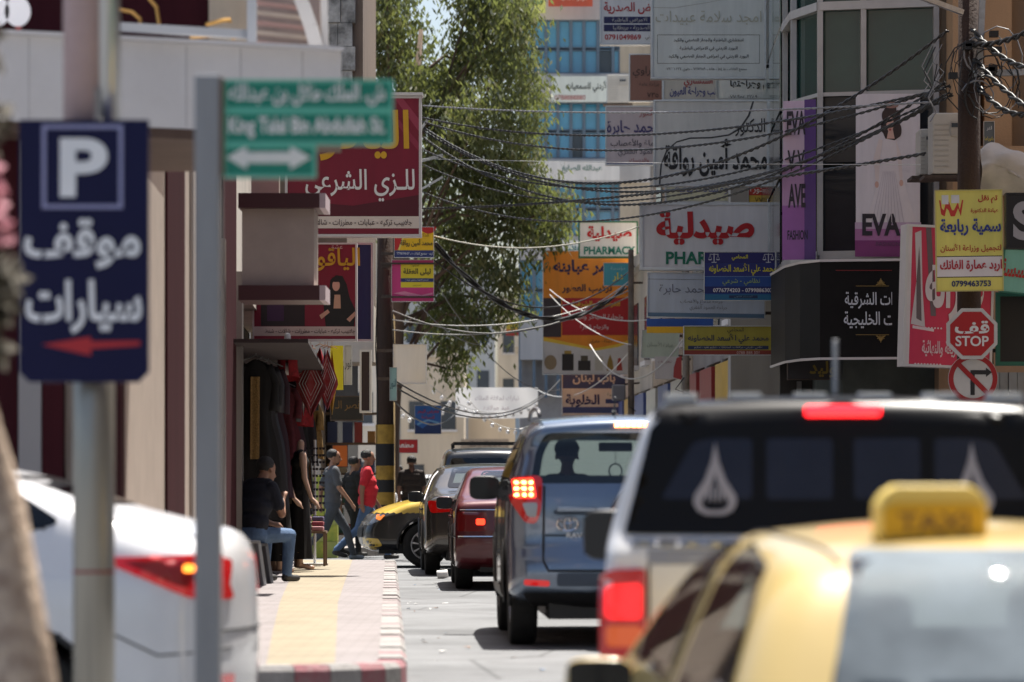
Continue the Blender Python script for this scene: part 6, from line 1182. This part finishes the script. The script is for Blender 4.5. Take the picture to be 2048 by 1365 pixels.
# slanted torn pink sign
t, w, h = sign('torn_sign', 'torn pink and red sign with ripped vinyl, slanting behind the yellow dental sign', (1806, 452, 1990, 736), 43.6, (196, 52, 84), [('فوزانه', .56, .56, .52, (214, 206, 210), .66, .04), ('للتصفية السريعة والنهائية', .58, .13, .12, (226, 200, 205), .74, .02)], thick=.25, yaw=R(9), arm=6.1, fw=.03, frame=mat('white_sign_frame'), tilt=R(1.6),
    arts=[(rect(.0, .07, 0, 1), (216, 206, 206)), ([(.08, .30), (.24, .28), (.20, .55), (.17, .96), (.10, .94), (.13, .6)], (200, 192, 194)), ([(.14, .34), (.20, .32), (.17, .7), (.15, .85), (.13, .6)], (104, 92, 96)), ([(.30, .36), (.36, .36), (.28, .98), (.22, .98)], (108, 92, 98)), ([(.10, .27), (.34, .25), (.34, .27), (.10, .29)], (230, 210, 214))])
for i in range(2):
    for k in range(9): art(t, ell((-.36 + k * .035) * w, (-.225 - .255 * i) * h, .012, .012, 8), (225, 205, 210), y=-.009)

# pole with the stop signs and yellow dental sign, right
DR = 42.0
rp = pole('utility_pole', 'dark utility pole with coils of cable, holding stop and dental signs', 1938, 42.6, .28, 8.2, WOODP)
t, w, h = sign('dental_sign', 'yellow dental clinic sign with tooth picture on the dark pole', (1871, 380, 2006, 583), DR, (222, 212, 110), [('تم نقل', .78, .905, .085, (180, 36, 40), .34, .03), ('عيادة الدكتورة', .73, .79, .05, (180, 36, 40), .46, .02), ('سمية ربابعة', .52, .63, .17, (44, 60, 140), .90, .03), ('لتجميل وزراعة الأسنان', .52, .425, .085, (176, 40, 40), .90, .02), ('اربد عمارة الفانك', .52, .25, .12, (176, 30, 44), .92, .03), ('0799463753', .52, .075, .062, (44, 52, 100), .86, .03)], thick=.03, fw=.012, frame=cmat((200, 190, 120)), tilt=R(-.8), arm=sx(1938, DR),
    arts=[(rect(0, 1, .145, .34), (226, 220, 220)), (rect(0, 1, .34, .348), K_), (rect(0, 1, .137, .145), K_), ([(.06, .90), (.09, .76), (.14, .74), (.17, .82), (.20, .80), (.23, .74), (.29, .74), (.34, .82), (.38, .74), (.42, .90), (.40, .90), (.365, .80), (.34, .88), (.28, .80), (.25, .80), (.21, .88), (.17, .90), (.13, .80), (.10, .82), (.08, .90)], (196, 56, 46)), (rect(.10, .20, .86, .95), (214, 214, 214)), (rect(.24, .36, .87, .95), (214, 214, 214))])
def octagon(r): return [(r * math.cos(R(22.5 + 45 * k)), r * math.sin(R(22.5 + 45 * k))) for k in range(8)]
p = at(1944, 668, DR - .2); t = thing('stop_sign', 'red octagonal stop sign with white border on the dark pole', 'sign', p); r = .32
MB().prism(octagon(r), 0, .02).build('plate', mat('dull_white_plate', (.55, .55, .54), .5, var=.15), t); art(t, octagon(r * .86), (170, 30, 34), y=-.004); text('STOP', 0, -.085, .12, cmat((220, 220, 220)), t, wfit=.385, bold=.02, y=-.009); text('قف', 0, .075, .15, cmat((220, 220, 220)), t, wfit=.40, bold=.03, y=-.009)
MB().box(-.03, .03, .02, .4, -.1, .1).build('clamp', STEEL, t)
p = at(1946, 758, DR - .1); t = thing('no_turn_sign', 'round no-turn sign with red ring below the stop sign', 'sign', p); MB().prism(ell(0, 0, .29, .29, 32), 0, .02).build('plate', MATS['dull_white_plate'], t)
rg = MB(); n = 40; rg.add([(rr * math.cos(2 * math.pi * k / n), -.004, rr * math.sin(2 * math.pi * k / n)) for rr in (.285, .228) for k in range(n)], [(k, (k + 1) % n, n + (k + 1) % n, n + k) for k in range(n)]); rg.build('red_ring', cmat((160, 28, 32)), t)
art(t, [(-.03, -.19), (.02, -.19), (.02, .05), (.15, .05), (.15, .02), (.22, .075), (.15, .13), (.15, .10), (-.03, .10)], (30, 30, 32), y=-.005); a = .18; art(t, [(-a - .02, a - .02), (-a + .02, a + .02), (a + .02, -a + .02), (a - .02, -a - .02)], (160, 28, 32), y=-.008); MB().box(-.03, .03, .02, .4, -.1, .1).build('clamp', STEEL, t)
sign('wall_plate', 'small grey wall plate with yellow and white lines on the tan building', (1967, 243, 1989, 322), 45.6, (92, 100, 104), [('لتر', .5, .82, .12, W_, .6), ('بانوراما', .5, .55, .12, (220, 200, 60), .8), ('٠٧٩', .5, .2, .08, K_, .7)], thick=.03, fw=.006, arts=[(rect(.05, .95, .2, .36), (190, 190, 190))])
sign('shop_sign', 'black sign with a pale curved letter at the right-hand pole', (2012, 386, 2110, 498), 41.5, (20, 20, 24), [('S', .38, .5, .7, (150, 150, 156), .5, .04)], thick=.15, fw=.02, frame=BLACKP, arm=8)
sign('shop_sign', 'pale teal sign with red script below the black sign', (2003, 500, 2130, 592), 43.5, (120, 182, 176), [('مؤسسة', .28, .5, .5, (180, 40, 44), .6, .03)], thick=.1, fw=.02, frame=cmat((40, 110, 100)), arm=8, tilt=R(6))
sign('shade_panel', 'black shade panel with green lower edge at the right', (1992, 585, 2130, 732), 43.9, (12, 12, 13), [], thick=.06, fw=.05, frame=cmat((30, 100, 84)), cat='panel', arm=8)
# bracing, insulators, coils on that pole
q = rp; bx = MB(); bx.bar((-.1, -.2, sz(30, 42.6)), (-1.25, -.6, sz(-30, 42.6)), .06); bx.bar((.02, -.17, sz(152, 42.6)), (.75, -.2, sz(148, 42.6)), .075); bx.bar((.1, -.17, sz(150, 42.6)), (.14, -.17, sz(-20, 42.6)), .07); bx.build('steel_bracket', STEEL, rp)
BLKC = mat('black_cable')
for i in range(16):
    a0 = random.uniform(0, 6.28); cx_, cz_ = .25 + random.uniform(-.1, .25), sz(150 + random.uniform(-40, 60), 42.6); rr = random.uniform(.14, .34); e = random.uniform(1.0, 1.6)
    pts = [(cx_ - .15 + rr * math.cos(a0 + k * .5), -.25 + random.uniform(-.03, .03), cz_ + e * rr * math.sin(a0 + k * .5)) for k in range(9)]
    MB().tube(pts, random.choice((.008, .011, .006)), 5).build('cable_coil', random.choice((BLKC, BLKC, mat('grey_cable', (.22, .22, .23), .35))), rp)
for i in range(10):
    a = Vector((-.2 + random.uniform(-.25, .1), -.2, sz(165 + random.uniform(-80, 10), 42.6))); b = a + Vector((random.uniform(-.2, .15), 0, -random.uniform(.3, .7))); MB().tube([a, a.lerp(b, .4) + Vector((-.09, 0, -.05)), a.lerp(b, .8) + Vector((.05, 0, 0)), b], random.choice((.006, .009)), 5).build('drop_wire', random.choice((BLKC, MATS['grey_cable'])), rp)
for i in range(7):
    z = sz(random.uniform(60, 175), 42.6); x = random.uniform(-.22, .3); MB().box(x - .05, x + .05, -.3, -.18, z - .035, z + .035).build('cable_clamp', BLACKP, rp)
# air conditioners
def aircon(x0, y0, x1, y1, d, label, group='air conditioner outdoor units'):
    a, b = at(x0, y1, d), at(x1, y0, d); t = thing('air_conditioner', label, 'air conditioner', (a.x, d, a.z), 0, group); w, h = b.x - a.x, b.z - a.z; m = mat('beige_metal', (.50, .48, .43), .5, var=.12)
    MB().box(0, w, 0, .5, 0, h).build('casing', m, t, bevel=.015); MB().box(w * .55, w * .92, -.02, -.001, h * .62, h * .86).build('terminal_cover', mat('dark_beige', (.40, .38, .34), .5), t); MB().box(w * .58, w * .85, -.026, -.0205, h * .76, h * .83).build('label_plate', GREYGL, t)
    for k in range(9): MB().box(w * .06, w * .5, -.006, -.001, h * (.12 + k * .085), h * (.12 + k * .085) + .012).build('louvre', MATS['dark_beige'], t)
    MB().box(-.1, w + .1, .0, .55, -.05, -.012).build('bracket', RUST, t); return t
aircon(1865, 226, 1930, 348, 44.2, 'beige air conditioner unit beside the dark pole'); aircon(1840, 258, 1861, 350, 44.8, 'narrow side of an air conditioner behind the beige one'); aircon(1214, 150, 1258, 206, 100, 'small air conditioner high beside the hearing clinic banner')
# rolled white tarpaulin on the right
tp = at(2000, 350, 43.2); mb = MB(); mb.sheet(lambda u, v: (tp.x - .25 + u * 1.2, tp.y - .25 * math.sin(v * math.pi) + .08 * noise.noise(Vector((u * 4, v * 3, 1))), tp.z + .38 - .62 * v - .5 * abs(u - .2) * (1 - v) + .14 * noise.noise(Vector((u * 5, v * 4, 3)))), 26, 16); tag(mb.build('tarpaulin', mat('grey_white_canvas', (.50, .48, .46), .8, var=.2), smooth=True), 'crumpled white tarpaulin bundled above the yellow dental sign', 'tarpaulin')
# far banners over the street
t, w, h = sign('cloth_banner', 'white cloth banner with faint writing strung across the street', (911, 775, 1076, 834), 95, (206, 204, 202), [('نبارك لجلالة الملك', .5, .62, .2, (190, 178, 182), .8), ('عيد ميلاده', .5, .3, .2, (196, 176, 180), .6)], thick=.02, frame=None)
old_ = [o_ for o_ in t.children if o_.name.startswith('panel')][0]; bpy.data.objects.remove(old_)
cl = mat('thin_white_cloth', (.75, .74, .72), .9); nt = cl.node_tree; b_ = nt.nodes['Principled BSDF']; tr_ = nt.nodes.new('ShaderNodeBsdfTranslucent'); tr_.inputs[0].default_value = (.8, .79, .77, 1); mx_ = nt.nodes.new('ShaderNodeMixShader'); mx_.inputs[0].default_value = .5
nt.links.new(b_.outputs[0], mx_.inputs[1]); nt.links.new(tr_.outputs[0], mx_.inputs[2]); nt.links.new(mx_.outputs[0], nt.nodes['Material Output'].inputs[0])
MB().sheet(lambda u, v: ((u - .5) * w, .03 + .02 * math.sin(u * 17 + 2 * v) + .12 * v, (v - .5) * h + .05 * math.sin(u * 3.1) * (v - 1)), 24, 8).build('cloth', cl, t, smooth=True)
sign('shop_sign', 'brown shop name board on the low stone house at the street end', (921, 878, 1018, 898), 149.5, (150, 132, 112), [('ZAHRAN', .5, .5, .55, (90, 76, 66), .8, .02)], thick=.1, frame=None)
sign('shop_sign', 'striped yellow and red canopy board beyond the tree', (1012, 640, 1090, 672), 118, (214, 184, 70), [], thick=.2, frame=None, arts=[(rect(0, 1, 0, .25), (186, 60, 50)), (rect(0, 1, .25, .4), (214, 120, 60))])
sign('poster', 'pale blue poster behind the SUV roof', (1030, 835, 1080, 900), 125, (190, 206, 216), [('كهف', .5, .6, .3, (70, 130, 180), .7, .03)], thick=.05, frame=None)
# slim metal poles and lamp on the right pavement
for px, d, y, lb in ((1262, 72, 560, 'rusty steel post standing before the orange sign'), (1372, 60, 700, 'thin steel post hung with cables under the lawyer sign')):
    t = pole('steel_post', lb, px, d, .13, sz(y - 60, d), mat('weathered_post', (.22, .18, .14), .8, var=.4, vscale=6)); 
    for k in range(5): MB().tube([(random.uniform(-.08, .08), -.08, 1 + k * .5), (random.uniform(-.2, .2), -.12, .8 + k * .5), (random.uniform(-.1, .1), -.08, .5 + k * .55)], .012, 5).build('loose_wire', BLKC, t)
p = at(1240, 770, 80); t = thing('flood_lamp', 'grey floodlight lamp clamped above the phone shop sign', 'lamp', p); MB().box(-.18, .12, -.1, .1, -.35, 0).build('lamp_head', mat('grey_lamp', (.2, .2, .22), .4, .5), t, bevel=.03); MB().bar((0, 0, 0), (.5, .1, .05), .04).build('bracket', RUST, t)
# ============================================================ TREES
LEAFM = mat('eucalyptus_leaf', (.080, .094, .038), .5, var=.5, vscale=.9, tint=(.04, .06, .024)); LEAFY = mat('eucalyptus_young_leaf', (.20, .185, .08), .45, var=.3, vscale=2)
for m_ in (LEAFM, LEAFY):
    nt = m_.node_tree; b = nt.nodes['Principled BSDF']; tr = nt.nodes.new('ShaderNodeBsdfTranslucent'); mx = nt.nodes.new('ShaderNodeMixShader'); mx.inputs[0].default_value = .4; tr.inputs[0].default_value = (.19, .22, .06, 1); o_ = nt.nodes['Material Output']; nt.links.new(b.outputs[0], mx.inputs[1]); nt.links.new(tr.outputs[0], mx.inputs[2]); nt.links.new(mx.outputs[0], o_.inputs[0])
BARK = mat('eucalyptus_bark', (.16, .11, .08), .9, var=.5, vscale=2, bump=.5, bscale=20, streak=True)
rnd = random.Random(3)
DT = 82.0
tree = thing('eucalyptus_tree', 'tall eucalyptus tree with drooping foliage leaning over the street', 'tree', (sx(772, DT), DT, 0))
base = Vector(tree.location)
# crown silhouette as blobs in the view: (px, py, radius px, depth offset)
blobs = [(775, 30, 75, 0), (760, 130, 62, 1), (820, 90, 60, 2), (815, 180, 60, 0), (960, 45, 70, 1), (1010, 100, 78, 0), (940, 130, 80, 2), (1045, 180, 62, 1), (1030, 245, 66, 0), (880, 210, 80, 1), (960, 240, 80, -1), (1040, 320, 55, 1), (900, 310, 70, 0), (970, 350, 75, 1), (1060, 390, 66, 0), (1095, 420, 45, 1), (1125, 405, 30, 0), (1120, 450, 28, 1), (745, 60, 40, 1), (1000, 440, 72, 0), (900, 420, 62, 2), (1070, 470, 50, 1), (930, 500, 60, 1), (995, 540, 62, 0), (880, 540, 55, 2), (1020, 605, 42, 1), (905, 620, 58, 1), (960, 640, 45, 0), (870, 640, 45, 2), (915, 700, 42, 1), (840, 480, 40, 3), (800, 400, 50, 3), (830, 320, 55, 2), (905, 740, 26, 1), (1000, 20, 55, 2), (765, -40, 70, 1), (950, -30, 70, 1), (1030, 40, 50, 0)]
leafs = {0: MB(), 1: MB()}
centers = []
for px, py, rp_, dz in blobs:
    d = DT + dz; c = at(px, py, d); r = rp_ / FPX * d; centers.append((c, r))
    nc = max(6, int(40 * (r / .75) ** 2))
    for k in range(nc):
        v = Vector((rnd.gauss(0, 1), rnd.gauss(0, 1), rnd.gauss(0, 1))).normalized() * r * rnd.uniform(.35, 1.02); q = c + Vector((v.x, v.y * 1.25, v.z)); cr = rnd.uniform(.12, .26)
        y_ = rnd.random() < .30
        for l in range(rnd.randint(26, 40)):
            o = q + Vector((rnd.gauss(0, cr), rnd.gauss(0, cr), rnd.gauss(0, cr * 1.3))); L = rnd.uniform(.11, .22); a = rnd.uniform(0, 6.28); dr = Vector((math.cos(a) * .55, math.sin(a) * .55, -rnd.uniform(.5, 1.1))).normalized(); s = dr.orthogonal().normalized(); s.rotate(Matrix.Rotation(rnd.uniform(0, 6.28), 3, dr)); s *= L * .17
            leafs[1 if (y_ and l % 3) else 0].add([o - base, o + dr * L * .45 + s - base, o + dr * L - base, o + dr * L * .45 - s - base], [(0, 1, 2, 3)])
for k, m_ in ((0, LEAFM), (1, LEAFY)):
    me = bpy.data.meshes.new('crown'); me.from_pydata([tuple(v) for v in leafs[k].v], [], leafs[k].f); o = link('crown', me, m_, tree)
    if k: o['label'] = 'younger yellowish leaves'
tk = MB(); top = at(842, 60, DT + 1) - base
trunk = [Vector((0, 0, -.2)), Vector((.05, 0, 2.5)), Vector((.2, .2, 5)), Vector((.5, .5, 8)), top]
tk.tube(trunk, [.30, .26, .22, .17, .05], 10); tk.build('trunk', BARK, tree, smooth=True)
for c, r in centers:
    i = rnd.choice((1, 2, 2, 3)); a = trunk[i].lerp(trunk[i + 1], rnd.random()); e = c - base; a.z = min(a.z, max(1.8, e.z - .4)); lb_ = MB(); lb_.tube([a, a.lerp(e, .5) + Vector((0, 0, .35)), e, e + (e - a) * .08], [.05, .035, .02, .01], 6); lb_.build('limb', BARK, tree, smooth=True)
# near tree at the left edge of the crossing
tr2 = thing('street_tree', 'rough tree trunk leaning at the left edge beside the white saloon', 'tree', (sx(40, 10.5), 10.5, -.35)); b2 = Vector(tr2.location)
pt = [at(70, 1500, 10.5), at(42, 1365, 10.5), at(18, 1180, 10.5), at(-8, 1010, 10.5), at(-40, 860, 10.5), at(-110, 560, 10.5), at(-150, 300, 10.6)]
pt[0].z = -.4
tb = MB(); tb.tube([p - b2 for p in pt], [.12, .11, .095, .08, .068, .055, .03], 12)
for v in tb.v: v += Vector((noise.noise(v * 9), noise.noise(v * 9 + Vector((5, 0, 0))), 0)) * .02
tb.build('trunk', mat('rough_tan_bark', (.52, .42, .33), .95, var=.6, vscale=14, bump=.8, bscale=30, tint=(.24, .16, .12)), tr2, smooth=True)
lf = {0: MB(), 1: MB()}
for (px, py, rr, w) in ((-30, 560, 70, 0), (-50, 690, 55, 0), (-40, 440, 70, 1), (-60, 360, 60, 1), (-25, 620, 40, 0), (-60, 250, 80, 0), (-80, 100, 80, 0)):
    c = at(px, py, 10.5); r = rr / FPX * 10.5
    for l in range(260):
        v = Vector((rnd.gauss(0, 1), rnd.gauss(0, 1), rnd.gauss(0, 1))).normalized() * r * rnd.random() ** .4; o = c + v; L = rnd.uniform(.03, .06); dr = Vector((rnd.gauss(0, 1), rnd.gauss(0, 1), rnd.gauss(-.3, 1))).normalized(); s = dr.orthogonal() * L * .3
        lf[w].add([o - b2, o + dr * L * .5 + s - b2, o + dr * L - b2, o + dr * L * .5 - s - b2], [(0, 1, 2, 3)])
for k, m_, nm in ((0, mat('dull_brown_leaf', (.10, .085, .06), .8, var=.4), 'crown'), (1, mat('pink_blossom', (.48, .17, .22), .7, var=.3), 'blossom')):
    me = bpy.data.meshes.new(nm); me.from_pydata([tuple(v) for v in lf[k].v], [], lf[k].f); link(nm, me, m_, tr2)
MB().tube([pt[4] - b2, at(-40, 560, 10.5) - b2, at(-45, 400, 10.5) - b2], [.03, .018, .006], 6).tube([pt[5] - b2, at(-80, 300, 10.5) - b2, at(-70, 120, 10.5) - b2], [.03, .018, .006], 6).build('limb', MATS['rough_tan_bark'], tr2)

# ============================================================ NEAR SIGN POSTS
DPK = 14.0
t = thing('parking_sign', 'navy parking sign with white P, Arabic lines and red arrow on a steel pole', 'sign', (sx(168, DPK), DPK, -.36))
a, b = at(38, 765, DPK), at(297, 240, DPK); o = Vector(t.location); w, h = b.x - a.x, b.z - a.z; cx_, cz_ = (a.x + b.x) / 2 - o.x, (a.z + b.z) / 2 - o.z
MB().tube([(.02, .16, 0), (.02, .16, 3.05)], .082, 20).build('pole', mat('brushed_pole', (.36, .34, .30), .38, .65, var=.25, vscale=5, streak=True), t, smooth=True)
MB().lathe([(.084, 1.155), (.084, 1.165)], 20, Matrix.Translation((.02, .16, 0)), caps=False).build('red_tape', cmat((150, 40, 44)), t)
MB().tube([(-.012, .155, 2.02), (-.012, .155, 6.2)], .088, 20).build('upper_sleeve', mat('pinkish_pole_paint', (.50, .36, .36), .55, var=.2), t, smooth=True)
MB().tube([(.072, .14, 2.02), (.072, .14, 6.2)], .055, 14).build('conduit', mat('bright_steel', (.48, .49, .5), .3, .8), t, smooth=True)
pn_ = MB(); pr = roundpoly(rect(cx_ - w / 2, cx_ + w / 2, cz_ - h / 2, cz_ + h / 2), 0); k = .04
pr = [(cx_ - w / 2 + k, cz_ - h / 2), (cx_ + w / 2 - k, cz_ - h / 2), (cx_ + w / 2, cz_ - h / 2 + k), (cx_ + w / 2, cz_ + h / 2), (cx_ - w / 2, cz_ + h / 2), (cx_ - w / 2, cz_ - h / 2 + k)]
pn_.prism(pr, 0, .03); pn_.build('panel', mat('navy_enamel', srgb(15, 15, 62), .45, spec=.25, var=.12), t)
def fr(x, y): return (sx(x, DPK) - o.x, sz(y, DPK) - o.z)
fx0, fz0 = fr(84, 418); fx1, fz1 = fr(246, 250); fm = MB(); e = .016
for q in (rect(fx0, fx1, fz1 - e, fz1), rect(fx0, fx1, fz0, fz0 + e), rect(fx0, fx0 + e, fz0 + e, fz1 - e), rect(fx1 - e, fx1, fz0 + e, fz1 - e)): fm.prism(q, -.006, -.001)
fm.build('border', mat('pale_blue_line', srgb(150, 150, 190), .5), t)
WS = cmat((246, 246, 250))
x, z = fr(168, 336); text('P', x, z, 118 * DPK / FPX, WS, t, wfit=96 * DPK / FPX, bold=.035, y=-.008)
x, z = fr(165, 488); text('موقف', x, z, 100 * DPK / FPX, WS, t, wfit=232 * DPK / FPX, bold=.03, y=-.008)
x, z = fr(168, 614); text('سيارات', x, z, 108 * DPK / FPX, WS, t, wfit=232 * DPK / FPX, bold=.03, y=-.008)
art(t, [fr(*p) for p in ((84, 690), (182, 674), (182, 684), (280, 682), (280, 692), (182, 698), (182, 712))], (190, 40, 48), y=-.006, name='arrow')
DG = 13.6
t = thing('street_name_sign', 'green street name sign with white lettering and double arrow on a square post', 'sign', (sx(415, DG), DG, -.36)); o = Vector(t.location)
def fg(x, y): return (sx(x, DG) - o.x, sz(y, DG) - o.z)
x0, z1 = fg(390, 150); x1, _ = fg(441, 150); MB().box(x0, x1, -.02, .08, 0, z1).build('post', mat('grey_square_post', (.30, .31, .33), .5, .4, var=.25, vscale=6, streak=True), t, bevel=.006)
MB().box(x1 + .001, x1 + .014, -.015, .05, fg(0, 352)[1], fg(0, 158)[1]).build('side_frame', mat('brown_frame', (.14, .08, .05), .7), t)
GRN = mat('green_enamel', srgb(0, 132, 112), .4, var=.1); PAL = mat('pale_green_line', srgb(96, 190, 170), .4)
gx0 = fg(447, 0)[0]
for (xa, ya, xb, yb) in ((447, 160, 786, 290), (447, 290.5, 632, 356)):
    (ax, az), (bx_, bz) = fg(xa, yb), fg(xb, ya); MB().box(ax, bx_, 0, .03, az, bz).build('panel', GRN, t)
    fm = MB(); e = .011
    for q in (rect(ax, bx_, bz - e, bz), rect(ax, bx_, az, az + e), rect(ax, ax + e, az + e, bz - e), rect(bx_ - e, bx_, az + e, bz - e)): fm.prism(q, -.006, -.001)
    fm.build('border', PAL, t)
(ax, az), (bx_, bz) = fg(450, 228), fg(783, 216); MB().box(ax, bx_, -.005, -.001, az, bz).build('border', PAL, t)
x, z = fg(614, 190); text('ش. الملك طلال بن عبدالله', x, z, 44 * DG / FPX, WS, t, wfit=312 * DG / FPX, bold=.02, y=-.008)
x, z = fg(614, 256); text('King Talal Bin Abdullah St.', x, z, 42 * DG / FPX, WS, t, wfit=312 * DG / FPX, bold=.02, y=-.008)
art(t, [fg(*p) for p in ((453, 316), (494, 292), (494, 305), (580, 305), (580, 292), (622, 316), (580, 340), (580, 327), (494, 327), (494, 340))], (226, 230, 230), y=-.006, name='arrow')

# ============================================================ OVERHEAD CABLES
def cable(a, b, sag, r, label, twist=2, pitch=.42, m=None, group='cables strung across the street', n=None):
    a, b = Vector(a), Vector(b); L = (b - a).length; n = n or max(24, int(L / pitch * 7)); ax = (b - a).normalized(); s1 = ax.cross(Vector((0, 0, 1))).normalized(); s2 = s1.cross(ax); mb = MB()
    for k in range(max(1, twist)):
        pts = []
        for i in range(n + 1):
            t_ = i / n; p = a.lerp(b, t_) - Vector((0, 0, sag * 4 * t_ * (1 - t_))); an = 2 * math.pi * (t_ * L / pitch + k / max(1, twist)); q = r * 1.05 if twist > 1 else 0
            pts.append(p + s1 * math.cos(an) * q + s2 * math.sin(an) * q - a)
        mb.tube(pts, r, 5)
    o = mb.build('overhead_cable', m or BLKC, None, smooth=True); o.location = a; tag(o, label, 'cable', group); return o
def cab(p0, d0, p1, d1, sag, r, label, **k): return cable(at(*p0, d0), at(*p1, d1), sag, r, label, **k)
G1 = 'twisted cables between the two utility poles'
LT = 'black twisted cable between the wooden pole and the cable-hung pole'
P1, P2 = 62.0, 42.3
for p0, p1, sag, r in (((845, 236), (1890, 178), .42, .016), ((846, 244), (1900, 172), .62, .016), ((846, 262), (1905, 190), 1.10, .018), ((846, 255), (1895, 62), 1.35, .020), ((846, 300), (1900, 186), .88, .014), ((846, 330), (1880, 200), .9, .012), ((846, 385), (1880, 196), .92, .014), ((846, 418), (1850, 308), .14, .020), ((846, 275), (1890, 165), 1.3, .017)):
    cab(p0, P1, p1, P2, sag, r * .62, LT, group=G1)
cab((846, 212), P1, (1860, 205), P2, .12, .008, 'thin grey cable strung above the twisted cables', twist=2, m=MATS['grey_cable'])
cab((845, 318), P1, (1842, 330), P2, .02, .004, 'fine straight white wire crossing before the bridal poster', twist=1, m=mat('white_wire', (.5, .5, .48), .5))
WH = mat('white_wire')
cab((868, 472), 62, (1280, 453), 60, .28, .012, 'cream cord sagging from the yellow pole sign to the pharmacy sign', twist=1, m=mat('cream_cord', (.55, .52, .42), .6))
LB = 'thin service wire crossing low over the far street'; G2 = 'thin wires over the far street'
for p0, d0, p1, d1, sag, r in (((868, 486), 62, (1250, 575), 74, .95, .028), ((868, 520), 62, (1262, 540), 74, .8, .014), ((786, 622), 62, (1262, 560), 74, .7, .012), ((786, 640), 62, (1262, 580), 74, .35, .012), ((786, 660), 62, (1262, 592), 74, .35, .012), ((868, 560), 62, (1120, 780), 88, .6, .010), ((786, 760), 53, (1085, 790), 92, .5, .014), ((786, 772), 53, (1120, 760), 92, .7, .014), ((786, 800), 53, (920, 815), 92, .4, .014), ((1075, 780), 94, (1262, 700), 74, .5, .012), ((1100, 590), 80, (1262, 690), 70, .2, .012), ((1100, 580), 80, (1372, 620), 60, .4, .012), ((786, 540), 62, (960, 690), 80, .3, .010), ((1180, 690), 76, (1375, 665), 60, .75, .016)):
    cab(p0, d0, p1, d1, sag, r, LB, twist=2 if r > .02 else 1, group=G2, n=26, m=WH if r in (.012, .016) else BLKC)
RG = mat('grey_cable')
for p0, p1, sag in (((1945, 60), (2120, 130), .2), ((1950, 165), (2120, 190), .3), ((1950, 120), (2120, 250), .1), ((1940, 90), (2110, 30), .1)): cab(p0, 42.4, p1, 40.5, sag, .02, 'thick cable running from the coils on the pole to the right', group='cables leaving the pole to the right')
# strings of festive bulbs
for p0, p1, n in (((786, 805), (905, 795), 9), ((860, 770), (1080, 800), 14), ((930, 790), (1085, 840), 10)):
    a, b = at(*p0, 90), at(*p1, 91); t = thing('light_string', 'string of small clear bulbs hung over the far street', 'light string', a, 0, 'strings of bulbs over the far street'); pts = [a.lerp(b, i / 20) - Vector((0, 0, .5 * 4 * (i / 20) * (1 - i / 20))) - a for i in range(21)]; MB().tube(pts, .012, 4).build('wire', WH, t)
    for i in range(n):
        q = (i + .5) / n; c = a.lerp(b, q) - Vector((0, 0, .5 * 4 * q * (1 - q))) - a; MB().ball(c - Vector((0, 0, .09)), .05, .05, .06, 8, 6).build('bulb', mat('frosted_bulb', (.75, .75, .72), .15, coat=1), t, smooth=True)

# ============================================================ LITTER
for i, (px, py, d, s) in enumerate(((885, 1153, 45.6, .06),)):
    p = at(px, py, d); mb = MB(); mb.lathe([(.05, -.07), (.06, -.06), (.05, .07), (.035, .07)], 10, Matrix.Translation((p.x, d, .055)) @ Matrix.Rotation(R(80), 4, 'Y')); tag(mb.build('paper_cup', mat('white_paper', (.7, .69, .66), .7), smooth=True), 'crumpled white paper cup on the road beside the kerb', 'cup')
for i in range(26):
    d = rnd.uniform(20.5, 46); x = XK(d) + rnd.uniform(.06, .5) if i < 20 else rnd.uniform(-.2, .4); s = rnd.uniform(.012, .04); mb = MB(); mb.add([(x + s * rnd.uniform(-1, 1), d + s * 2 * rnd.uniform(-1, 1), ground(d) + .006 + s * .3 * rnd.random()) for _ in range(5)] , [(0, 1, 2), (0, 2, 3), (1, 3, 4), (0, 3, 4)])
    o = mb.build('litter_scrap', rnd.choice((MATS['white_paper'], mat('brown_scrap', (.25, .13, .07), .8), mat('blue_scrap', (.2, .32, .5), .6), MATS['white_paper']))); tag(o, 'scrap of litter lying in the gutter by the kerb', 'litter', 'scraps of litter along the kerb')
